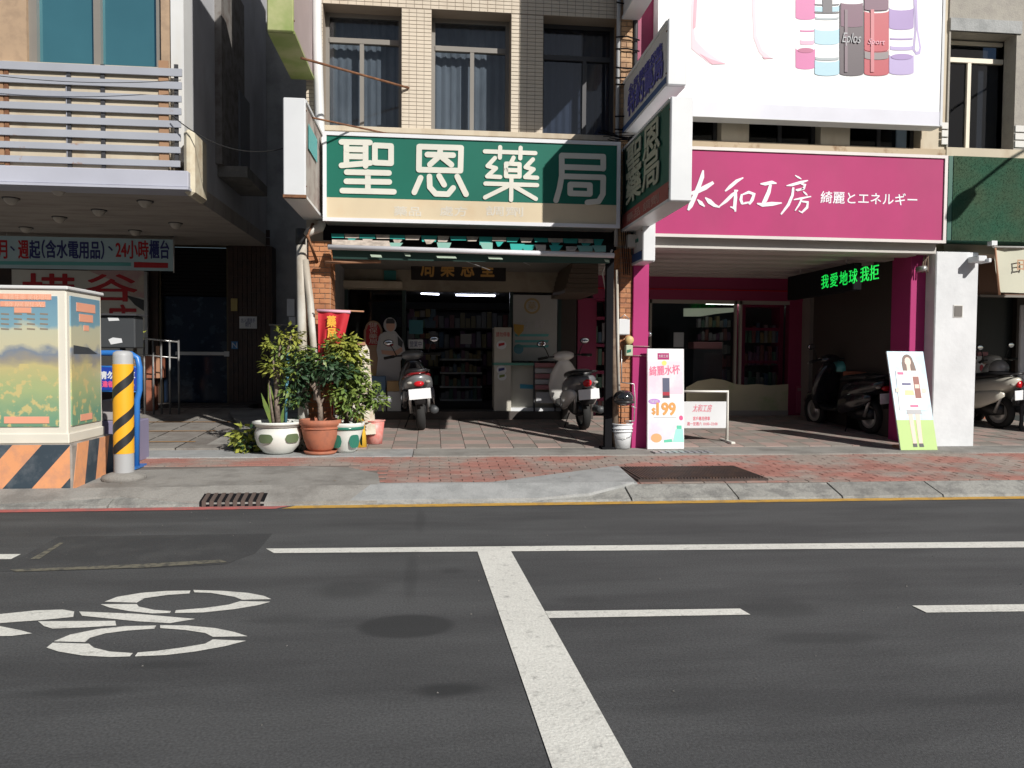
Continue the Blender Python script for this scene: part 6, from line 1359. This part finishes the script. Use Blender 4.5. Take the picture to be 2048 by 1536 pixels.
plant('potted_plant', 'bushy dark green plant on a grey stem in the terracotta pot', b2, [[b2, Q(640, 810, 9), Q(630, 780, 9), Q(625, 745, 9)], [Q(640, 810, 9), Q(650, 790, 9)], [Q(630, 780, 9), Q(600, 745, 8.95)], [Q(630, 780, 9), Q(655, 730, 9)]],
  [(M['leafd'], [(Q(600, 735, 9), .17), (Q(640, 725, 9), .19), (Q(665, 740, 8.9), .17), (Q(620, 760, 9.1), .14), (Q(690, 745, 9), .15), (Q(596, 790, 9.1), .12)], 1500, .05, .10, .6), (M['leafg'], [(Q(650, 710, 9), .15), (Q(610, 715, 9), .12)], 350, .05, .09, .5)], 37)
b3 = c3+Vector((0, 0, H3-.06))
plant('potted_bush', 'full bright green bush in the green-panelled pot', b3, [[b3, Q(695, 820, 9.1), Q(690, 770, 9.1), Q(700, 720, 9.1)], [Q(690, 800, 9.1), Q(720, 760, 9.1)], [Q(690, 780, 9.1), Q(665, 760, 9.05)], [Q(700, 830, 9.1), Q(735, 800, 9.1)]],
  [(M['leafy'], [(Q(690, 690, 9.1), .16), (Q(706, 712, 9.1), .15), (Q(675, 690, 9.05), .10)], 900, .05, .10, .5), (M['leafg'], [(Q(704, 742, 9.1), .17), (Q(690, 780, 9.05), .18), (Q(728, 772, 9.1), .12), (Q(752, 800, 9.1), .10), (Q(705, 815, 9.05), .15)], 1800, .05, .10, .6),
   (M['leafd'], [(Q(695, 760, 9.2), .17), (Q(715, 795, 9.2), .13), (Q(690, 730, 9.2), .2)], 900, .05, .1, .7)], 41, 'bush')
plant('low_plant', 'low spiky green plant on the ground left of the white pot', P(500, 905, 9.15), [[P(500, 903, 9.2), P(498, 890, 9.2)]], [(M['leafy'], [(P(486, 868, 9.3), .12), (P(498, 896, 9.2), .13)], 320, .05, .13, .5), (M['leafd'], [(P(500, 885, 9.3), .16)], 260, .05, .12, .5)], 45)
plant('low_plant', 'small dark plant between the white pot and the terracotta pot', P(600, 905, 9.35), [[P(600, 898, 9.35), P(600, 870, 9.35)]], [(M['leafd'], [(P(600, 880, 9.35), .14), (P(608, 850, 9.35), .12), (P(590, 858, 9.35), .12)], 420, .04, .09, .7)], 49)
bucket('bucket', 'faded pink and red bucket beside the yellow bin', 749, 872, 9.75, fz(9.75), .095, .125, .29, M['rdpink'], False, None)
yb_ = thing('yellow_bin', 'yellow plastic floor sign behind the green-panelled pot', 'bin', P(712, 880, 9.45)); x0, x1, z0, z1_ = RC(702, 832, 728, 876, 9.45)
MB().loft([(((x0+x1)/2, 9.5, fz(9.5)), .11, .07), (((x0+x1)/2, 9.5, z1_-.1), .085, .06), (((x0+x1)/2, 9.5, z1_), .05, .04)], 14, 'Z').build('body', M['yel'], yb_); MB().ell(((x0+x1)/2, 9.5, z1_), (.055, .045, .03)).build('cap', M['yel'], yb_)
# leaning white board
t = thing('white_board', 'narrow white board leaning behind the bush', 'board', P(738, 872, 9.6)); MB().prism([P(700, 872, 9.6), P(752, 868, 9.6), P(738, 700, 9.85), P(729, 684, 9.88), P(718, 684, 9.88)], (0, .03, 0)).build('panel', mat('board_cream', (.66, .63, .54), .7, c2=(.5, .4, .3), ns=5), t); MB().prism([P(715, 684, 9.86), P(730, 684, 9.86), P(732, 690, 9.86), P(715, 690, 9.86)], (0, -.02, 0)).build('top_edge', M['tanwood'], t)
# red flag
fg = thing('red_flag', 'red cloth banner with yellow characters hanging by the brick pillar', 'banner', P(668, 860, 9.15))
n, m_ = 22, 10; vs = []; fs = []
for i in range(n+1):
    for j in range(m_+1):
        s, t_ = i/n, j/m_; px = (636+65*s)*(1-t_) + (636+33*s)*t_; py = 622+130*t_; p = P(px, py, 9.15); p.y += .035*math.sin(s*13+t_*2)*(.3+t_); vs.append(p)
for i in range(n):
    for j in range(m_): fs.append((i*(m_+1)+j, i*(m_+1)+j+1, (i+1)*(m_+1)+j+1, (i+1)*(m_+1)+j))
MB().add(vs, fs, True).build('cloth', M['red'], fg)
tubepx(MB(), [(630, 619, 9.15), (728, 623, 9.2)], .010).build('rod', M['tanwood'], fg); tubepx(MB(), [(634, 621, 9.145), (701, 624, 9.145)], .018).build('hem', mat('hem_pink', (.70, .40, .50), .6), fg)
for k, s in enumerate('藥局'): text(s, P(663, 643+k*25, 9.10), .10, .13, M['ytext'], fg, bold=.03, ext=.003)
text('特價', P(658, 708, 9.10), .10, .20, M['ytext'], fg, bold=.03, ext=.003)
tubepx(MB(), [(668, 624, 9.18), (668, 880, 9.25)], .010).build('pole', M['alu'], fg)
# bundle of junk posts behind plants
t = thing('lower_red_banner', 'lower end of a red and yellow cloth behind the bush', 'banner', P(675, 830, 9.3)); MB().prism([P(662, 700, 9.28), P(690, 700, 9.28), P(688, 830, 9.3), P(664, 830, 9.3)], (0, .01, 0)).build('cloth', M['red'], t); MB().prism([P(668, 705, 9.275), P(682, 705, 9.275), P(684, 745, 9.28), P(666, 745, 9.28)], (0, -.003, 0)).build('print', M['ytext'], t)

# ================================================================== UTILITY BOX, BOLLARD, TUBE SIGN
Yu = 7.15
zb_ = swz(Yu)
xc = P(134, 730, Yu).x              # front-right corner
ub = thing('utility_box', 'transformer box painted with a flower field mural on a striped concrete base', 'utility box', (xc-1, Yu+.4, zb_))
zq0 = P(60, 876, Yu).z; zq1 = P(60, 578, Yu).z
def mural(name, flip=0):
    m = bpy.data.materials.new(name); m.use_nodes = True; t = m.node_tree; N = t.nodes; L = t.links; b = N['Principled BSDF']; b.inputs['Roughness'].default_value = .3
    g = N.new('ShaderNodeNewGeometry'); sp = N.new('ShaderNodeSeparateXYZ'); L.new(g.outputs['Position'], sp.inputs[0])
    nz = N.new('ShaderNodeTexNoise'); nz.inputs['Scale'].default_value = 5; nz.inputs['Detail'].default_value = 5; mp = N.new('ShaderNodeMapping'); mp.inputs['Scale'].default_value = (1, 1, 1.6); L.new(g.outputs['Position'], mp.inputs[0]); L.new(mp.outputs[0], nz.inputs[0])
    mr = N.new('ShaderNodeMapRange'); mr.inputs['From Min'].default_value = zq0; mr.inputs['From Max'].default_value = zq1; L.new(sp.outputs['Z'], mr.inputs[0])
    ad = N.new('ShaderNodeMath'); ad.operation = 'MULTIPLY_ADD'; L.new(nz.outputs[0], ad.inputs[0]); ad.inputs[1].default_value = .16; L.new(mr.outputs[0], ad.inputs[2])
    rp = N.new('ShaderNodeValToRGB'); cr = rp.color_ramp; L.new(ad.outputs[0], rp.inputs[0])
    cr.elements[0].position = 0; cr.elements[0].color = (.13, .27, .17, 1); cr.elements[1].position = 1; cr.elements[1].color = (.16, .30, .40, 1)
    for p_, c_ in ((.22, (.17, .33, .22)), (.40, (.36, .44, .22)), (.56, (.52, .46, .22)), (.62, (.30, .28, .24)), (.66, (.20, .24, .30)), (.70, (.55, .52, .36)), (.83, (.52, .52, .38)), (.86, (.20, .36, .44))): 
        e = cr.elements.new(p_); e.color = (*c_, 1)
    # flower dots below the horizon
    n2 = N.new('ShaderNodeTexNoise'); n2.inputs['Scale'].default_value = 13; n2.inputs['Detail'].default_value = 3; L.new(g.outputs['Position'], n2.inputs[0])
    r2 = N.new('ShaderNodeValToRGB'); r2.color_ramp.elements[0].position = .54; r2.color_ramp.elements[1].position = .60; L.new(n2.outputs[0], r2.inputs[0])
    lt = N.new('ShaderNodeMath'); lt.operation = 'LESS_THAN'; L.new(mr.outputs[0], lt.inputs[0]); lt.inputs[1].default_value = .50
    mu = N.new('ShaderNodeMath'); mu.operation = 'MULTIPLY'; L.new(r2.outputs[0], mu.inputs[0]); L.new(lt.outputs[0], mu.inputs[1])
    mx = N.new('ShaderNodeMix'); mx.data_type = 'RGBA'; L.new(mu.outputs[0], mx.inputs[0]); L.new(rp.outputs[0], mx.inputs[6]); mx.inputs[7].default_value = (.56, .48, .22, 1)
    L.new(mx.outputs[2], b.inputs['Base Color']); return m
mur = mural('mural_print')
MB().box(xc-2.2, xc, Yu, Yu+.72, zq0, zq1, .012).build('cabinet', M['boxframe'], ub)
fx0 = P(-400, 730, Yu).x; fx1 = P(117, 730, Yu).x
MB().box(xc-2.1, fx1, Yu-.012, Yu, zq0+.10, zq1-.06).build('front_mural', mur, ub)
ys0_ = Yu+.06; ys1_ = Yu+.66
MB().box(xc, xc+.012, ys0_, ys1_, zq0+.10, zq1-.05).build('side_mural', mur, ub)
MB().box(xc-2.22, xc+.02, Yu-.02, Yu+.74, zq1-.002, zq1+.03, .008).build('lid', M['white'], ub)
MB().box(xc-2.21, xc+.015, Yu-.015, Yu+.73, zq0-.05, zq0+.04, .008).build('base_rail', M['boxframe'], ub)
for zz, a, c in ((594, -200, 104), (609, 2, 92), (621, 30, 64)):
    z0_, z1q = P(50, zz+5, Yu).z, P(50, zz-6, Yu).z
    MB().box(P(a, zz, Yu).x, P(c, zz, Yu).x, Yu-.016, Yu-.011, z0_, z1q, .001).build('title_band', M['salmon'], ub)
tpx('維護生態 美化環境', 6, 589, 100, 600, Yu-.016, mat('title_text', (.82, .50, .36), .5), ub, ext=.001)
tpx('發展觀光', 8, 604, 88, 614, Yu-.016, MATS['title_text'], ub, ext=.001)
# painted buildings rows on the mural
for r in range(4):
    for k in range(4):
        a = 2+k*26; b = 626+r*10; MB().fpx([(a, b), (a+16, b+1), (a+16, b+4), (a, b+3)], Yu-.012, .0015).build('window_print', mat('print_brown', (.26, .21, .16), .6), ub)
mb = MB(); zt_ = zq1-.10
for k, (w_, h_) in enumerate(((.55, .08), (.40, .07), (.15, .05))): mb.box(xc+.012, xc+.015, Yu+.36-w_*.35, Yu+.36+w_*.35, zt_-.10*k-h_, zt_-.10*k)
mb.build('title_band', M['salmon'], ub)
MB().box(xc+.012, xc+.016, Yu+.22, Yu+.46, zq0+.13, zq0+.19).box(P(10, 850, Yu).x, P(100, 850, Yu).x, Yu-.016, Yu-.012, zq0+.13, zq0+.19).build('title_band', M['salmon'], ub)
mb = MB(); mb.add([(xc+.013, Yu+.1, zq0+.82), (xc+.013, Yu+.4, zq0+.80), (xc+.013, Yu+.6, zq0+.74), (xc+.013, Yu+.1, zq0+.74)], [(0, 1, 2, 3)]); mb.build('hill_print', M['dkbox'], ub)
# base, stripes
xbz = P(226, 930, Yu+1.15).x
MB().box(xc-2.4, xc+.06, Yu-.08, Yu+.86, zb_-.03, zq0-.05, .02).build('concrete_base', M['concbox'], ub)
xr_ = xc+.06; zh_ = zq0-.052; z0_ = zb_-.0
sx = .42
for k in range(-1, 6):
    for j, mm in ((0, M['orangep']), (1, M['navyp'])):
        a = xc-2.2+k*.48+j*.24; b = a+.24; lean = .34
        poly_ = [(a, z0_), (b, z0_), (b+lean, zh_), (a+lean, zh_)]
        cl_ = [(max(xc-2.4, x_), z_) for x_, z_ in poly_]
        # clip at the right corner
        def clipx(ps, X):
            out = []
            for i in range(len(ps)):
                p, q_ = ps[i], ps[(i+1) % len(ps)]
                if p[0] <= X: out.append(p)
                if (p[0] <= X) != (q_[0] <= X): t_ = (X-p[0])/(q_[0]-p[0]); out.append((X, p[1]+t_*(q_[1]-p[1])))
            return out
        cl_ = clipx(cl_, xr_-.01)
        if len(cl_) > 2: MB().prism([(x_, Yu-.081, z_) for x_, z_ in cl_], (0, -.004, 0)).build('stripe', mm, ub)
for k in range(4):
    mm = (M['orangep'], M['navyp'])[k % 2]; a = Yu-.06+k*.225; lean = .10
    b = min(a+.225, Yu+.85); MB().prism([(xr_+.001, a, z0_), (xr_+.001, b-.0 if b < Yu+1.24 else b, z0_), (xr_+.001, min(b+lean, Yu+.85), zh_), (xr_+.001, a+lean, zh_)], (.004, 0, 0)).build('stripe', mm, ub)
# black meter box behind
t = thing('meter_cabinet', 'dark grey box with white lettering behind the utility box', 'cabinet', P(235, 760, 8.7)); x0, x1, z0, z1_ = RC(198, 631, 270, 696, 8.7)
MB().box(x0, x1, 8.7, 8.95, z0, z1_, .012).build('case', M['dkbox'], t); MB().fpx([(215, 634), (236, 635), (239, 641), (218, 642)], 8.7).build('print', M['paper'], t); MB().fpx([(217, 679), (226, 675), (243, 677), (245, 685), (222, 689)], 8.7).build('print', M['paper'], t)
MB().box(x0-.03, x1+.03, 8.66, 8.97, z1_, z1_+.02).build('lid', M['frameD'], t); MB().tube([((x0+x1)/2, 8.85, z0), ((x0+x1)/2, 8.85, .16)], .03).build('post', M['dkbox'], t)
plant('small_shrub', 'little lime green sprig beside the dark grey box', P(272, 700, 9.0), [[P(272, 760, 9.0), P(270, 690, 9.0)]], [(M['leafy'], [(P(268, 672, 9.0), .09)], 140, .04, .08, .6)], 53)
# blue tubular sign
Yt = 8.2
t = thing('parking_sign', 'blue tubular stand with blue panel and white lettering behind the bollard', 'sign stand', P(240, 870, Yt)); z_ = swz(Yt)
pts_ = [P(203, 706, Yt), P(240, 706, Yt), P(262, 708, Yt), P(275, 716, Yt), P(279, 735, Yt), P(279, 780, Yt), P(274, 800, Yt)]; e_ = P(272, 860, Yt); pts_.append(Vector((e_.x, Yt, z_)))
L_ = [P(190, 706, Yt), P(178, 720, Yt), P(177, 780, Yt)]; e2 = P(176, 860, Yt); 
MB().tube([Vector((e2.x, Yt, z_))] + L_[::-1] + pts_, .030, 10).build('frame', M['blue'], t)
x0, x1, z0, z1_ = RC(180, 735, 276, 780, Yt-.01); MB().box(x0, x1, Yt-.02, Yt+.01, z0, z1_).build('panel', M['bluep'], t)
tubepx(MB(), [(180, 733, Yt), (276, 735, Yt)], .012).build('rail', M['blue'], t); tubepx(MB(), [(180, 781, Yt), (276, 783, Yt)], .012).build('rail', M['blue'], t)
tpx('請勿停車', 196, 743, 270, 758, Yt-.02, M['paper'], t, bold=.04); tpx('違者', 205, 762, 226, 774, Yt-.02, M['pinkt'], t, bold=.04); tpx('拖吊', 246, 762, 268, 774, Yt-.02, M['yel'], t, bold=.04)
MB().box(e_.x-.05, e_.x+.05, Yt-.15, Yt+.15, z_, z_+.02).build('foot', M['blue'], t)
t = thing('grey_crate', 'pale grey and purple crates stacked behind the bollard', 'crates', P(225, 870, 8.6)); x0, x1, z0, z1_ = RC(204, 800, 250, 845, 8.5); MB().box(x0, x1, 8.5, 8.8, z0+.02, z1_, .01).build('upper_crate', mat('crate_grey', (.36, .34, .34), .7), t); MB().box(x0-.02, x1+.12, 8.48, 8.85, swz(8.5), z0+.018, .01).build('lower_crate', mat('crate_purple', (.24, .22, .33), .6), t)
# bollard
Yo = 7.55; bx_ = P(247, 830, Yo).x; zo = swz(Yo)
bo = thing('striped_bollard', 'steel bollard pole with diagonal yellow and black bands', 'bollard', (bx_, Yo, zo))
zt_ = P(247, 701, Yo).z; r_ = .088
MB().lathe([(r_, 0), (r_, zt_-zo-.05), (r_*.93, zt_-zo-.02), (r_*.6, zt_-zo-.003), (0, zt_-zo)], (bx_, Yo, zo), 28).build('pole', M['polgrey'], bo)
MB().lathe([(0, 0), (.20, 0), (.19, .05), (.12, .075), (r_, .08)], (bx_, Yo, zo-.01), 20).build('footing', M['conc'], bo)
def helixband(mb, z0, h, slope, lo, hi, r):
    n = 36; vs = []; 
    for i in range(n+1):
        a = -math.pi/2 - math.pi + 2*math.pi*i/n; c_ = slope*(math.sin(a+math.pi/2+0)) if 0 else slope*((i/n)-.5)*math.pi
        za, zb__ = max(lo, min(hi, z0+c_)), max(lo, min(hi, z0+h+c_)); vs += [(bx_+r*math.cos(a), Yo+r*math.sin(a), za), (bx_+r*math.cos(a), Yo+r*math.sin(a), zb__)]
    mb.add(vs, [(2*i, 2*i+2, 2*i+3, 2*i+1) for i in range(n)], True)
za_, zb2 = P(247, 906, Yo).z, P(247, 728, Yo).z
MB().lathe([(r_+.002, za_), (r_+.002, zb2)], (bx_, Yo, 0), 32).build('yellow_sleeve', M['yel2'], bo)
for k, py in enumerate((890, 842+4, 776)):
    z = P(247, py, Yo).z; mb = MB(); helixband(mb, z-.04, .095, .15, za_, zb2, r_+.004); mb.build('black_band', M['blk2'], bo)

# fallen leaves and litter on the pavement
q = random.Random(77); mb = MB()
for i in range(90):
    x_, y_ = q.uniform(-5, 6.5), q.uniform(7.1, 9.3); s = q.uniform(.008, .02); a = q.uniform(0, 6); z = swz(y_)+.016
    mb.add([(x_+s*math.cos(a+k*1.57)*(1 if k % 2 else .5), y_+s*math.sin(a+k*1.57)*(1 if k % 2 else .5), z+.003*(k % 2)) for k in range(4)], [(0, 1, 2, 3)])
mb.build('leaf_litter', mat('dry_leaf', (.20, .12, .05), .8), None, kind='stuff')

# ================================================================== STREET LAMP AND THE OTHER SIDE OF THE STREET (behind the viewer)
hd = P(1926, 400, 9.12) + Vector((.66, -1, .73))*2.2
sl_ = thing('street_lamp', 'slim street lamp on the kerb just out of view at right', 'street lamp', (hd.x+1.9, hd.y+.15, 0))
MB().tube([(hd.x+1.9, hd.y, .1), (hd.x+1.9, hd.y, hd.z+.9), (hd.x+1.5, hd.y, hd.z+1.1), (hd.x+.9, hd.y, hd.z+.75), (hd.x+.12, hd.y, hd.z+.14)], .022, 10).build('pole', M['polgrey'], sl_)
MB().loft([((hd.x+.13, hd.y, hd.z+.15), .05, .04), ((hd.x+.06, hd.y, hd.z+.06), .13, .10), ((hd.x-.05, hd.y, hd.z-.09), .13, .11), ((hd.x-.12, hd.y, hd.z-.20), .10, .08)], 14, 'Z').build('lamp_head', M['frame'], sl_)
for i, (a, b, h, c) in enumerate(((-34, -20, 7.2, (.34, .31, .27)), (-19.6, -8, 7.8, (.42, .40, .36)), (-7.6, 4, 7.0, (.30, .24, .20)), (4.4, 16, 7.8, (.44, .42, .38)), (16.4, 30, 7.2, (.33, .30, .27)))):
    t = thing('opposite_building', ['brown', 'pale grey', 'brick coloured', 'cream', 'tan'][i]+' low building across the street behind the viewer', 'building', ((a+b)/2, -16, 0))
    MB().box(a, b, -24, -15, -.02, h).build('wall', mat('opp_wall_%s' % 'abcde'[i], c, .85), t)
    for k in range(4):
        for j in range(2):
            xx = a+(b-a)*(k+.5)/4; zz = 1.2+j*3.0; MB().box(xx-.9, xx+.9, -15, -14.95, zz, zz+1.7).build('window', M['frameD'], t)
bpy.context.view_layer.update()
